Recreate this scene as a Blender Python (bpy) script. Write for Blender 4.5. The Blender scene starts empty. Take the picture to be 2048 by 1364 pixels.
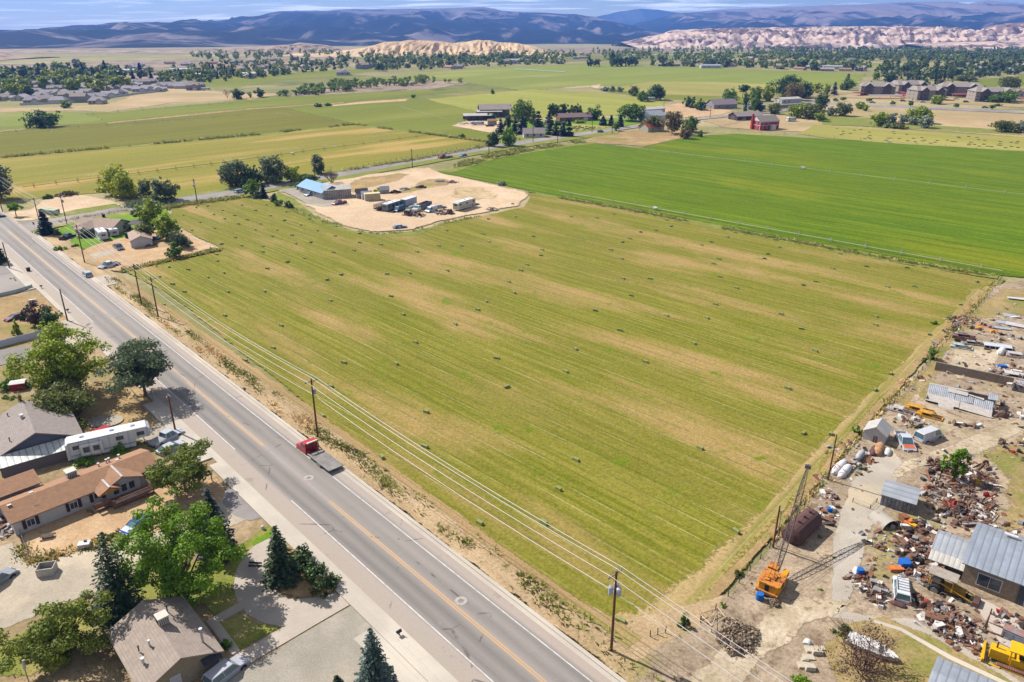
import bpy, math, random, numpy as np
from mathutils import Vector, Matrix, noise
from mathutils.geometry import tessellate_polygon
R = math.radians
rnd = random.Random(7)
SC = bpy.context.scene
COL = SC.collection
# ------------------------------------------------------------------ camera model (ground survey from the photograph)
F, CX, CY, YH, HC = 1500., 1024., 682., 45., 64.
PIT = math.atan((CY - YH) / F)
CP, SP = math.cos(PIT), math.sin(PIT)
def G(px, py, z=0.):
    """ground point (at height z) seen at a photo pixel"""
    u = (px - CX) / F; v = (CY - py) / F
    t = (z - HC) / (-SP + v * CP); y = (CP + v * SP) * t
    if z == 0 and (y > Y0 or y < 0):      # beyond Y0 the valley falls away
        y = (HC - Y0 * DIP) / max(.004, (SP - v * CP) / (CP + v * SP) - DIP); t = y / (CP + v * SP)
    return (u * t, y)
Y0, DIP = 1500., .015
def gz(y): return -max(0., y - Y0) * DIP
def G3(px, py, z=0.): return G(px, py, z) + (z,)
def hgt(bx, by, ty):
    x, y = G(bx, by); v = (CY - ty) / F
    return HC + (-SP + v * CP) * y / (CP + v * SP)
def m_px(bx, by):
    x, y = G(bx, by); return (y * CP + HC * SP) / F
RA = R(-47.3); RDX, RDY = math.cos(RA), math.sin(RA)
def RD(s, t):
    """road frame: s metres up the road, t metres to the field side of the centre line"""
    return (2.9 - s * RDX - t * RDY, 58.9 - s * RDY + t * RDX)
cam = bpy.data.objects.new('camera', bpy.data.cameras.new('camera')); COL.objects.link(cam)
cam.location = (0, 0, HC); cam.rotation_euler = (R(90) - PIT, 0, 0)
cam.data.sensor_width = 36; cam.data.lens = 36 * F / 2048; cam.data.clip_end = 90000; cam.data.clip_start = 1
SC.camera = cam
SC.view_settings.view_transform = 'Standard'; SC.view_settings.look = 'None'
SC.view_settings.exposure = 0.86; SC.view_settings.gamma = 1
try:
    SC.cycles.transparent_max_bounces = 24; SC.cycles.max_bounces = 6; SC.cycles.volume_bounces = 0
    SC.cycles.caustics_reflective = False; SC.cycles.caustics_refractive = False
    SC.cycles.use_denoising = True
except Exception: pass
# ------------------------------------------------------------------ light
SUN_EL = 44; SUN_AZ = R(146)          # direction towards the sun in the ground plane
w = bpy.data.worlds.new('World'); SC.world = w; w.use_nodes = True
nt = w.node_tree; nt.nodes.clear()
def NN(nt, typ, props=None, **inp):
    n = nt.nodes.new(typ)
    for k, v in (props or {}).items(): setattr(n, k, v)
    for k, v in inp.items():
        if k[0] == 'i' and k[1:].isdigit(): s = n.inputs[int(k[1:])]
        else: s = n.inputs[k.replace('_', ' ')]
        if hasattr(v, 'is_output') or isinstance(v, bpy.types.NodeSocket): nt.links.new(v, s)
        else: s.default_value = v
    return n
sky = NN(nt, 'ShaderNodeTexSky', dict(sky_type='NISHITA', sun_disc=False, sun_elevation=R(SUN_EL), sun_rotation=R(90) - SUN_AZ, altitude=1700., air_density=1.0, dust_density=0.1, ozone_density=2.5))
tcw = NN(nt, 'ShaderNodeTexCoord')
def mth(nt, op, a, b=None, c=None, clamp=False):
    n = nt.nodes.new('ShaderNodeMath'); n.operation = op; n.use_clamp = clamp
    for i, v in enumerate((a, b, c)):
        if v is None: continue
        if isinstance(v, bpy.types.NodeSocket): nt.links.new(v, n.inputs[i])
        else: n.inputs[i].default_value = v
    return n.outputs[0]
def mixc(nt, f, a, b, mode='MIX'):
    n = nt.nodes.new('ShaderNodeMix'); n.data_type = 'RGBA'; n.blend_type = mode; n.clamp_factor = True
    for s, v in ((n.inputs[0], f), (n.inputs[6], a), (n.inputs[7], b)):
        if isinstance(v, bpy.types.NodeSocket): nt.links.new(v, s)
        else: s.default_value = (*v, 1) if isinstance(v, tuple) and len(v) == 3 else v
    return n.outputs[2]
def mrange(nt, x, a, b, c=0., d=1., smooth=True):
    n = nt.nodes.new('ShaderNodeMapRange'); n.interpolation_type = 'SMOOTHSTEP' if smooth else 'LINEAR'
    nt.links.new(x, n.inputs[0])
    for i, v in zip((1, 2, 3, 4), (a, b, c, d)): n.inputs[i].default_value = v
    return n.outputs[0]
# thin high cirrus streaks in the sky itself (a function of sky direction)
sx = NN(nt, 'ShaderNodeSeparateXYZ', i0=tcw.outputs['Generated'])
az = mth(nt, 'ARCTAN2', sx.outputs[0], sx.outputs[1])
cv = NN(nt, 'ShaderNodeCombineXYZ', i0=mth(nt, 'MULTIPLY', az, 7.), i1=mth(nt, 'MULTIPLY', mth(nt, 'SUBTRACT', sx.outputs[2], mth(nt, 'MULTIPLY', az, 0.012)), 190.))
cn = NN(nt, 'ShaderNodeTexNoise', Vector=cv.outputs[0], Scale=1.0, Detail=5., Roughness=.62, Distortion=.4)
cf = mrange(nt, cn.outputs[0], .47, .64, 0., .9)
skyc = mixc(nt, mth(nt, 'MULTIPLY', cf, mrange(nt, sx.outputs[2], -.04, .02)), mixc(nt, 1., sky.outputs[0], (1., 1., .9), 'MULTIPLY'), (19., 19., 19.))
bg = NN(nt, 'ShaderNodeBackground', Color=skyc, Strength=0.051)
nt.links.new(bg.outputs[0], NN(nt, 'ShaderNodeOutputWorld').inputs[0])
sl = bpy.data.lights.new('sun', 'SUN'); sl.energy = 5.0; sl.angle = R(.5); sl.color = (1, .955, .88)
so = bpy.data.objects.new('sun', sl); COL.objects.link(so)
sd = Vector((math.cos(SUN_AZ) * math.cos(R(SUN_EL)), math.sin(SUN_AZ) * math.cos(R(SUN_EL)), math.sin(R(SUN_EL))))
so.rotation_euler = sd.to_track_quat('Z', 'Y').to_euler(); so.location = (0, 0, 300)
# ------------------------------------------------------------------ colour helpers: photo colour of a sunlit surface -> albedo
def lin(c):
    c /= 255.; return c / 12.92 if c <= .04045 else ((c + .055) / 1.055) ** 2.4
KE = 1.75
def A(r, g, b, k=None): return tuple(min(.88, lin(x) / (k or KE)) for x in (r, g, b))
def sca(c, f): return tuple(min(.9, x * f) for x in c)
MATS = {}
def newmat(name):
    m = bpy.data.materials.new(name); m.use_nodes = True; m.node_tree.nodes.clear(); MATS[name] = m
    return m, m.node_tree
def outp(nt, sh): nt.links.new(sh, NN(nt, 'ShaderNodeOutputMaterial').inputs[0])
def mat(name, c, rough=.85, var=.15, sc=2., metal=0., spec=.3, c2=None, th=(.35, .65), bump=0., coat=0.):
    """procedural surface: base colour broken up by noise in the object's own space"""
    if name in MATS: return MATS[name]
    m, nt = newmat(name)
    tc = NN(nt, 'ShaderNodeTexCoord')
    n = NN(nt, 'ShaderNodeTexNoise', Vector=tc.outputs['Object'], Scale=sc, Detail=5., Roughness=.6)
    col = mixc(nt, mrange(nt, n.outputs[0], *th), sca(c, 1 - var), c2 or sca(c, 1 + var))
    p = NN(nt, 'ShaderNodeBsdfPrincipled', Base_Color=col, Roughness=rough, Metallic=metal, Specular_IOR_Level=spec, Coat_Weight=coat)
    if bump:
        b = NN(nt, 'ShaderNodeBump', Height=n.outputs[0], Strength=bump, Distance=.1); nt.links.new(b.outputs[0], p.inputs['Normal'])
    outp(nt, p.outputs[0]); return m
def ribmat(name, c, c2, per, axis=0, rough=.6, metal=0., var=.2, bump=.6, sc=.7, rust=None):
    """ribbed, boarded or shingled sheet: dark joints every PER metres along a local axis, weathered by noise"""
    if name in MATS: return MATS[name]
    m, nt = newmat(name)
    tc = NN(nt, 'ShaderNodeTexCoord'); s = NN(nt, 'ShaderNodeSeparateXYZ', i0=tc.outputs['Object'])
    n = NN(nt, 'ShaderNodeTexNoise', Vector=tc.outputs['Object'], Scale=sc, Detail=6., Roughness=.65)
    if axis == 3: coord = mth(nt, 'ADD', s.outputs[0], s.outputs[1])
    else: coord = s.outputs[axis]
    fr = mth(nt, 'PINGPONG', mth(nt, 'DIVIDE', coord, per), .5)
    ln = mrange(nt, fr, .02, .16)
    col = mixc(nt, mrange(nt, n.outputs[0], .3, .7), sca(c, 1 - var), sca(c, 1 + var))
    if rust:
        col = mixc(nt, mrange(nt, n.outputs[0], .5, .62), col, rust)
    col = mixc(nt, ln, c2, col)
    p = NN(nt, 'ShaderNodeBsdfPrincipled', Base_Color=col, Roughness=rough, Metallic=metal, Specular_IOR_Level=.3)
    b = NN(nt, 'ShaderNodeBump', Height=fr, Strength=bump, Distance=.06); nt.links.new(b.outputs[0], p.inputs['Normal'])
    outp(nt, p.outputs[0]); return m
def leaf(name, c, c2, tr=.28, sc=.5):
    """foliage: two leaf tones in patches, each plant slightly different, some light through the leaves"""
    c = sca(c, 1.3); c2 = sca(c2, 1.35); m, nt = newmat(name)
    tc = NN(nt, 'ShaderNodeTexCoord'); oi = NN(nt, 'ShaderNodeObjectInfo')
    n = NN(nt, 'ShaderNodeTexNoise', Vector=tc.outputs['Object'], Scale=sc, Detail=3.)
    g = NN(nt, 'ShaderNodeNewGeometry')
    f = mth(nt, 'ADD', mrange(nt, n.outputs[0], .35, .65), mth(nt, 'MULTIPLY', mth(nt, 'SUBTRACT', oi.outputs['Random'], .5), .5), clamp=True)
    col = mixc(nt, f, c, c2)
    col = mixc(nt, mth(nt, 'MULTIPLY', g.outputs['Random Per Island'], .55), col, sca(c, .6))
    d = NN(nt, 'ShaderNodeBsdfPrincipled', Base_Color=col, Roughness=.6, Specular_IOR_Level=.25)
    t = NN(nt, 'ShaderNodeBsdfTranslucent', Color=mixc(nt, .5, col, sca(c2, 1.3)))
    x = NN(nt, 'ShaderNodeMixShader', i0=tr, i1=d.outputs[0], i2=t.outputs[0])
    outp(nt, x.outputs[0]); return m
def gmat(name, a, b, c=None, cth=(.52, .68), ang=None, su=.012, sv=.5, ls=(.03, .1), line=None, per=4.2, lw=.045, grain=.2, gs=2.2, esc=.8, spots=None, sps=.8, spth=(.6, .68), bump=.25, rough=.95):
    """ground cover: a and b in bands (along ang) or patches, c in large blotches, thin pale LINE rows, small SPOTS, fine grain; ragged at the 'edge' attribute"""
    m, nt = newmat(name)
    geo = NN(nt, 'ShaderNodeNewGeometry'); P = geo.outputs['Position']
    mp = NN(nt, 'ShaderNodeMapping', Vector=P); mp.inputs['Rotation'].default_value = (0, 0, -R(ang or 0))
    q = NN(nt, 'ShaderNodeSeparateXYZ', i0=mp.outputs[0]); U, V = q.outputs[0], q.outputs[1]
    def nz(fu, fv, det=4., ro=.55, off=0.):
        cb = NN(nt, 'ShaderNodeCombineXYZ', i0=mth(nt, 'MULTIPLY', U, fu), i1=mth(nt, 'MULTIPLY', V, fv), i2=off)
        return NN(nt, 'ShaderNodeTexNoise', Vector=cb.outputs[0], Scale=1., Detail=det, Roughness=ro).outputs[0]
    if ang is None: su = sv
    s1 = nz(su, sv, 4., .6)
    col = mixc(nt, mrange(nt, s1, .38, .62), a, b)
    s2 = nz(ls[0], ls[1], 3., .5, 3.3)
    col = mixc(nt, mth(nt, 'MULTIPLY', mrange(nt, s2, .35, .65), .5), col, sca(b, .78))
    if c: col = mixc(nt, mth(nt, 'MULTIPLY', mrange(nt, nz(ls[0] * .8, ls[1] * .8, 4., .6, 9.1), *cth), .85), col, c)
    if line:
        wob = mth(nt, 'MULTIPLY', nz(.02, .02, 2., .5, 5.), .5)
        fr = mth(nt, 'FRACT', mth(nt, 'ADD', mth(nt, 'DIVIDE', V, per), wob))
        l1 = mth(nt, 'SUBTRACT', 1., mrange(nt, mth(nt, 'ABSOLUTE', mth(nt, 'SUBTRACT', fr, .5)), lw * .5, lw * 1.4))
        l1 = mth(nt, 'MULTIPLY', l1, mrange(nt, nz(.06, .3, 3., .6, 7.), .42, .62))
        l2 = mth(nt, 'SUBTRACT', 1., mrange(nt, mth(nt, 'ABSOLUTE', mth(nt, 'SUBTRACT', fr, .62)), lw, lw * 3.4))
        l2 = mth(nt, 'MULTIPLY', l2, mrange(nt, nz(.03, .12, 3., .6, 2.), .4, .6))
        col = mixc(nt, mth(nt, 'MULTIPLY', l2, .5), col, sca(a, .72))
        col = mixc(nt, mth(nt, 'MULTIPLY', l1, .5), col, line)
    if spots:
        sp = NN(nt, 'ShaderNodeTexNoise', Vector=P, Scale=sps, Detail=5., Roughness=.65).outputs[0]
        col = mixc(nt, mth(nt, 'MULTIPLY', mrange(nt, sp, *spth), .9), col, spots)
    gn = NN(nt, 'ShaderNodeTexNoise', Vector=P, Scale=gs, Detail=4., Roughness=.7).outputs[0]
    gv = mrange(nt, gn, .3, .7, 1 - grain, 1 + grain, False)
    vm = nt.nodes.new('ShaderNodeVectorMath'); vm.operation = 'SCALE'; nt.links.new(col, vm.inputs[0]); nt.links.new(gv, vm.inputs['Scale'])
    p = NN(nt, 'ShaderNodeBsdfPrincipled', Base_Color=vm.outputs[0], Roughness=rough, Specular_IOR_Level=.1)
    if bump:
        bp = NN(nt, 'ShaderNodeBump', Height=gn, Strength=bump, Distance=.25); nt.links.new(bp.outputs[0], p.inputs['Normal'])
    at = NN(nt, 'ShaderNodeAttribute', dict(attribute_name='edge'))
    en = NN(nt, 'ShaderNodeTexNoise', Vector=P, Scale=esc, Detail=5., Roughness=.7).outputs[0]
    al = mrange(nt, mth(nt, 'ADD', at.outputs['Fac'], mth(nt, 'MULTIPLY', mth(nt, 'SUBTRACT', en, .5), 1.5)), .35, .6)
    al = mth(nt, 'MAXIMUM', al, mth(nt, 'GREATER_THAN', at.outputs['Fac'], .995))
    x = NN(nt, 'ShaderNodeMixShader', i0=al, i1=NN(nt, 'ShaderNodeBsdfTransparent').outputs[0], i2=p.outputs[0])
    outp(nt, x.outputs[0]); return m
# ------------------------------------------------------------------ mesh builder
class MB:
    def __init__(s): s.v = []; s.f = []; s.m = []
    def add(s, vs, fs, mi=0):
        o = len(s.v); s.v += [tuple(v) for v in vs]; s.f += [tuple(i + o for i in f) for f in fs]; s.m += [mi] * len(fs); return s
    def box(s, c, d, rz=0., mi=0, ry=0., rx=0., taper=1.):
        x, y, z = d[0] / 2, d[1] / 2, d[2] / 2
        M = Matrix.Translation(c) @ Matrix.Rotation(rz, 4, 'Z') @ Matrix.Rotation(ry, 4, 'Y') @ Matrix.Rotation(rx, 4, 'X')
        t = taper
        vs = [M @ Vector(p) for p in ((-x, -y, -z), (x, -y, -z), (x, y, -z), (-x, y, -z), (-x * t, -y * t, z), (x * t, -y * t, z), (x * t, y * t, z), (-x * t, y * t, z))]
        return s.add(vs, [(3, 2, 1, 0), (4, 5, 6, 7), (0, 1, 5, 4), (1, 2, 6, 5), (2, 3, 7, 6), (3, 0, 4, 7)], mi)
    def bar(s, a, b, r, n=6, mi=0, r2=None, cap=True):
        a = Vector(a); b = Vector(b); d = b - a
        if d.length < 1e-6: return s
        q = d.to_track_quat('Z', 'Y'); r2 = r if r2 is None else r2
        vs = []
        for c, rr in ((a, r), (b, r2)):
            for i in range(n):
                t = 2 * math.pi * i / n; vs.append(c + q @ Vector((rr * math.cos(t), rr * math.sin(t), 0)))
        fs = [(i, (i + 1) % n, n + (i + 1) % n, n + i) for i in range(n)]
        if cap: fs += [tuple(range(n - 1, -1, -1)), tuple(range(n, 2 * n))]
        return s.add(vs, fs, mi)
    def lathe(s, a, b, prof, n=14, mi=0):
        """surface of revolution about the axis a->b; prof = [(along 0..1, radius)]"""
        a = Vector(a); b = Vector(b); q = (b - a).to_track_quat('Z', 'Y'); vs = []
        for t, rr in prof:
            for i in range(n):
                th = 2 * math.pi * i / n; vs.append(a.lerp(b, t) + q @ Vector((rr * math.cos(th), rr * math.sin(th), 0)))
        fs = []
        for k in range(len(prof) - 1):
            for i in range(n): fs.append((k * n + i, k * n + (i + 1) % n, (k + 1) * n + (i + 1) % n, (k + 1) * n + i))
        fs += [tuple(range(n - 1, -1, -1)), tuple((len(prof) - 1) * n + i for i in range(n))]
        return s.add(vs, fs, mi)
    def ext(s, prof, y0, y1, mi=0, inset=0.):
        """side profile in x,z pushed from y0 to y1"""
        n = len(prof); vs = [(x, y0, z) for x, z in prof] + [(x, y1, z) for x, z in prof]
        fs = [(i, (i + 1) % n, n + (i + 1) % n, n + i) for i in range(n)]
        o = len(s.v); s.add(vs, fs, mi)
        tri = tessellate_polygon([[Vector((x, z, 0)) for x, z in prof]])
        s.f += [(o + a, o + b, o + c) for a, b, c in tri] + [(o + n + c, o + n + b, o + n + a) for a, b, c in tri]; s.m += [mi] * (2 * len(tri))
        return s
    def prism(s, poly, z0, z1, mi=0):
        n = len(poly); vs = [(x, y, z0) for x, y in poly] + [(x, y, z1) for x, y in poly]
        fs = [(i, (i + 1) % n, n + (i + 1) % n, n + i) for i in range(n)]
        o = len(s.v); s.add(vs, fs, mi)
        tri = tessellate_polygon([[Vector((x, y, 0)) for x, y in poly]])
        s.f += [(o + n + a, o + n + b, o + n + c) for a, b, c in tri]; s.m += [mi] * len(tri)
        return s
    def slab(s, pts, th, mi=0):
        """flat panel through 3-4 points given thickness along its normal"""
        P = [Vector(p) for p in pts]; nrm = (P[1] - P[0]).cross(P[2] - P[0]).normalized()
        if nrm.z < 0: P.reverse(); nrm = -nrm
        n = len(P); vs = [p - nrm * th for p in P] + P
        return s.add(vs, [tuple(range(n - 1, -1, -1)), tuple(range(n, 2 * n))] + [(i, (i + 1) % n, n + (i + 1) % n, n + i) for i in range(n)], mi)
    def mesh(s, name, mats, smooth=False):
        me = bpy.data.meshes.new(name); me.from_pydata(s.v, [], s.f)
        for m in (mats if isinstance(mats, (list, tuple)) else [mats]): me.materials.append(m)
        if any(s.m): me.polygons.foreach_set('material_index', s.m)
        if smooth: me.polygons.foreach_set('use_smooth', [True] * len(s.f))
        me.validate(); me.update(); return me
    def build(s, name, mats, parent=None, smooth=False):
        return link(name, s.mesh(name, mats, smooth), parent)
def link(name, data, parent=None):
    o = bpy.data.objects.new(name, data); COL.objects.link(o)
    if parent is not None: o.parent = parent
    return o
def tag(o, label=None, cat=None, group=None, kind=None):
    if label: o['label'] = label
    if cat: o['category'] = cat
    if group: o['group'] = group
    if kind: o['kind'] = kind
    return o
KIDS = {}
def thing(name, loc=(0, 0, 0), rz=0., label=None, cat=None, group=None):
    o = bpy.data.objects.new(name, None); COL.objects.link(o)
    o.location = loc if len(loc) == 3 else (*loc, gz(loc[1])); o.rotation_euler = (0, 0, rz); o.empty_display_size = .3
    return tag(o, label, cat, group)
def dup(root, loc, rz=0., label=None, group=None, scale=None, name=None):
    """copy of a thing with copies of its parts and their sub-parts"""
    r = root.copy(); COL.objects.link(r)
    r.location = loc if len(loc) == 3 else (*loc, gz(loc[1])); r.rotation_euler = (0, 0, rz)
    if name: r.name = name
    if scale is not None: r.scale = scale if hasattr(scale, '__len__') else (scale,) * 3
    if label: r['label'] = label
    if group: r['group'] = group
    for ch in root.children:
        c = ch.copy(); COL.objects.link(c); c.parent = r
        for g in ch.children:
            d = g.copy(); COL.objects.link(d); d.parent = c
    return r
def struct(o): o['kind'] = 'structure'; return o
# ------------------------------------------------------------------ ground patches
ZL = [0.0]
def patch(name, poly, m, px=True, edge=1.5, jit=None, z=None, step=None, kind='structure', seed=0.):
    """flat sheet over a polygon; its outline wanders a little and frays over EDGE metres"""
    pts = [G(*p) for p in poly] if px else [tuple(p) for p in poly]
    if z is None: ZL[0] += .006; z = ZL[0]
    d0 = sum(math.hypot(*p) for p in pts) / len(pts)
    st = step or max(1.5, d0 * .012); jt = edge * .6 if jit is None else jit
    out = []
    for i, a in enumerate(pts):
        b = pts[(i + 1) % len(pts)]; L = math.hypot(b[0] - a[0], b[1] - a[1]); n = max(1, min(220, int(L / st))) if (edge or jt) else 1
        for k in range(n):
            x = a[0] + (b[0] - a[0]) * k / n; y = a[1] + (b[1] - a[1]) * k / n
            if jt:
                f = 1 / (st * 2.5)
                x += noise.noise((x * f, y * f, 1.7 + seed)) * jt; y += noise.noise((x * f, y * f, 8.1 + seed)) * jt
            out.append((x, y))
    area = sum(out[i][0] * out[(i + 1) % len(out)][1] - out[(i + 1) % len(out)][0] * out[i][1] for i in range(len(out)))
    if area < 0: out.reverse()
    n = len(out); me = bpy.data.meshes.new(name); vs = []; fs = []; ed = []
    if edge:
        inn = []
        for i in range(n):
            a, b, c = Vector(out[i - 1]), Vector(out[i]), Vector(out[(i + 1) % n])
            e1 = (b - a); e2 = (c - b)
            nn = Vector((-e1.y, e1.x)).normalized() + Vector((-e2.y, e2.x)).normalized()
            nn = nn.normalized() if nn.length > 1e-6 else Vector((0, 0))
            inn.append(b + nn * edge)
        for _ in range(3):
            for i in range(n):
                k = (i + 1) % n; A_, B_ = Vector(out[i]), Vector(out[k])
                if (inn[k] - inn[i]).dot(B_ - A_) <= 0:
                    inn[i] = A_.lerp(inn[i], .3); inn[k] = B_.lerp(inn[k], .3)
        vs = [(x, y, z - .003) for x, y in out] + [(p.x, p.y, z) for p in inn]; ed = [0.] * n + [1.] * n
        fs = [(i, (i + 1) % n, n + (i + 1) % n, n + i) for i in range(n)]
        tri = tessellate_polygon([[Vector((p.x, p.y, 0)) for p in inn]])
        fs += [(n + a, n + b, n + c) for a, b, c in tri]
    else:
        vs = [(x, y, z) for x, y in out]; ed = [1.] * n
        fs = [tuple(t) for t in tessellate_polygon([[Vector((x, y, 0)) for x, y in out]])]
    # all faces up
    F2 = []
    for f in fs:
        a, b, c = (vs[i] for i in f[:3])
        cr = (b[0] - a[0]) * (c[1] - a[1]) - (b[1] - a[1]) * (c[0] - a[0])
        F2.append(f if cr >= 0 else tuple(reversed(f)))
    vs = [(x, y, h + gz(y)) for x, y, h in vs]
    me.from_pydata(vs, [], F2); me.materials.append(m)
    at = me.attributes.new('edge', 'FLOAT', 'POINT'); at.data.foreach_set('value', ed)
    o = link(name, me)
    return tag(o, kind=kind)
# ================================================================== ground materials
T = lambda *c: A(*c)
g_dry = gmat('dry_ground', T(192, 166, 132), T(168, 146, 108), T(140, 136, 76), (.5, .64), sv=.25, ls=(.04, .04), spots=T(120, 124, 62), spth=(.6, .72), grain=.28, gs=1.6)
g_base = gmat('valley_ground', T(172, 160, 112), T(150, 146, 92), T(196, 178, 140), (.5, .62), sv=.02, ls=(.004, .004), grain=.2, gs=.3, bump=0)
g_valley = gmat('valley_floor', T(122, 128, 66), T(144, 142, 78), T(178, 160, 118), (.5, .58), sv=.006, ls=(.002, .003), grain=.15, gs=.06, esc=.02, bump=0, spots=T(96, 106, 56), sps=.03, spth=(.54, .64))
g_hay = gmat('mown_hay', T(120, 124, 26), T(150, 142, 58), T(186, 154, 100), (.47, .67), ang=-44.5, su=.025, sv=1.05, ls=(.019, .085), line=T(206, 200, 144), per=3.3, lw=.03, grain=.36, gs=2.6, spots=T(112, 134, 22), sps=.14, spth=(.6, .7))
g_head = gmat('hay_headland', T(150, 146, 66), T(182, 160, 100), T(194, 166, 118), (.45, .6), ang=48.8, su=.02, sv=.8, ls=(.015, .2), line=T(200, 186, 140), per=2.3, grain=.26, gs=2.2, esc=2.2)
g_green = gmat('growing_alfalfa', T(88, 120, 0), T(114, 134, 4), T(148, 146, 26), (.55, .72), ang=-43, su=.008, sv=.34, ls=(.007, .028), line=T(146, 164, 44), per=6.5, lw=.09, grain=.24, gs=1.2)
g_lawn = gmat('lawn', T(112, 150, 36), T(128, 160, 44), T(160, 164, 70), (.55, .7), sv=.3, ls=(.1, .1), grain=.22, gs=3)
g_dlawn = gmat('dry_lawn', T(164, 158, 84), T(136, 146, 62), T(190, 170, 116), (.5, .65), sv=.4, ls=(.12, .12), grain=.25, gs=3)
g_dirt = gmat('pale_dirt', T(232, 204, 172), T(222, 192, 158), T(200, 172, 128), (.6, .72), sv=.12, ls=(.03, .03), grain=.16, gs=1.1, spots=T(186, 166, 112), sps=.5, spth=(.62, .74), esc=1.6)
g_odirt = gmat('orange_dirt', T(222, 188, 150), T(206, 170, 130), T(180, 156, 112), (.55, .7), sv=.3, ls=(.1, .1), grain=.2, gs=2.4, spots=T(176, 148, 92), sps=.7)
g_brush = gmat('brown_weeds', T(196, 166, 118), T(176, 148, 104), T(146, 140, 76), (.55, .66), sv=.15, ls=(.05, .05), grain=.24, gs=1.4)
g_grav = gmat('gravel', T(190, 180, 166), T(176, 168, 154), T(204, 190, 168), (.55, .7), sv=.4, ls=(.1, .1), grain=.18, gs=5)
g_gravd = gmat('gravel_drive', T(206, 192, 172), T(196, 182, 162), T(222, 204, 178), (.5, .7), sv=.3, ls=(.1, .1), grain=.16, gs=4)
g_conc = gmat('concrete', T(226, 214, 198), T(214, 202, 188), T(200, 188, 176), (.55, .7), ang=-47.3, su=.1, sv=.25, ls=(.08, .08), line=T(176, 164, 150), per=1.52, lw=.012, grain=.07, gs=6, bump=.1)
g_cdrive = gmat('concrete_drive', T(214, 200, 186), T(204, 190, 176), T(190, 178, 166), (.55, .7), sv=.3, ls=(.08, .08), grain=.07, gs=6, bump=.1)
g_asph = gmat('old_asphalt', T(168, 160, 156), T(156, 149, 146), T(180, 170, 162), (.5, .65), ang=48, su=.02, sv=.35, ls=(.04, .04), grain=.1, gs=4, bump=.1)
g_weed = gmat('green_weeds', T(126, 142, 56), T(150, 150, 74), T(176, 160, 100), (.55, .68), sv=.4, ls=(.1, .1), grain=.3, gs=2)
g_verge = gmat('verge_weeds', T(212, 184, 146), T(192, 164, 126), T(156, 142, 86), (.56, .7), ang=-47.3, su=.08, sv=.3, ls=(.05, .12), grain=.3, gs=2.6, spots=T(110, 112, 48), sps=.55, spth=(.6, .68))
g_track = gmat('farm_track', T(192, 160, 116), T(178, 150, 104), T(160, 152, 84), (.5, .65), ang=-47.3, su=.03, sv=1.2, ls=(.05, .3), grain=.26, gs=3)
g_f1 = gmat('far_green_field', T(136, 148, 58), T(146, 154, 66), T(164, 162, 84), (.55, .7), ang=40, su=.004, sv=.05, ls=(.003, .01), grain=.08, gs=.3, esc=.1, bump=0)
g_f2 = gmat('stubble_field', T(178, 168, 92), T(166, 160, 84), T(190, 174, 106), (.55, .7), ang=-40, su=.004, sv=.05, ls=(.003, .01), grain=.1, gs=.3, esc=.1, bump=0)
g_f3 = gmat('pale_field', T(158, 162, 64), T(170, 168, 80), T(184, 176, 100), (.55, .7), ang=-43, su=.004, sv=.12, ls=(.003, .03), line=T(206, 206, 150), per=26, lw=.02, grain=.1, gs=.4, esc=.15, bump=0)
g_f4 = gmat('olive_field', T(118, 118, 28), T(130, 126, 38), T(104, 120, 26), (.55, .7), ang=46, su=.006, sv=.12, ls=(.004, .02), grain=.16, gs=.6, esc=.2, bump=0)
g_f5 = gmat('mid_green_field', T(122, 134, 38), T(134, 138, 48), T(146, 146, 58), (.5, .7), ang=46, su=.006, sv=.1, ls=(.004, .02), grain=.13, gs=.5, esc=.2, bump=0)
g_f6 = gmat('mown_tan_field', T(140, 140, 42), T(158, 146, 60), T(196, 164, 96), (.5, .62), ang=44, su=.006, sv=.22, ls=(.006, .045), grain=.16, gs=.8, esc=.3, bump=0)
g_bales = gmat('bale_stubble', T(166, 160, 74), T(174, 166, 86), T(186, 174, 100), (.5, .7), ang=-43, su=.01, sv=.2, ls=(.006, .03), grain=.12, gs=.6, esc=.2, bump=0)
g_ydry = gmat('yard_dry_grass', T(186, 160, 116), T(170, 150, 98), T(140, 140, 70), (.5, .62), sv=.4, ls=(.12, .12), grain=.3, gs=3, esc=1.6)
g_sand = gmat('yard_sand', T(216, 198, 172), T(196, 176, 148), T(160, 148, 110), (.52, .64), sv=.3, ls=(.08, .08), grain=.26, gs=2, spots=T(164, 140, 112), sps=.9, spth=(.54, .64), esc=1.6)
g_dryfar = gmat('dry_lot', T(206, 178, 138), T(192, 166, 122), T(172, 158, 108), (.5, .65), sv=.03, ls=(.012, .02), grain=.14, gs=.5, esc=.15, bump=0)
g_bare = gmat('far_bare_earth', T(184, 162, 140), T(166, 146, 124), T(150, 136, 104), (.5, .62), sv=.012, ls=(.004, .004), grain=.2, gs=.15, esc=.06, bump=0, spots=T(104, 100, 70), sps=.045, spth=(.52, .6))
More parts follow.
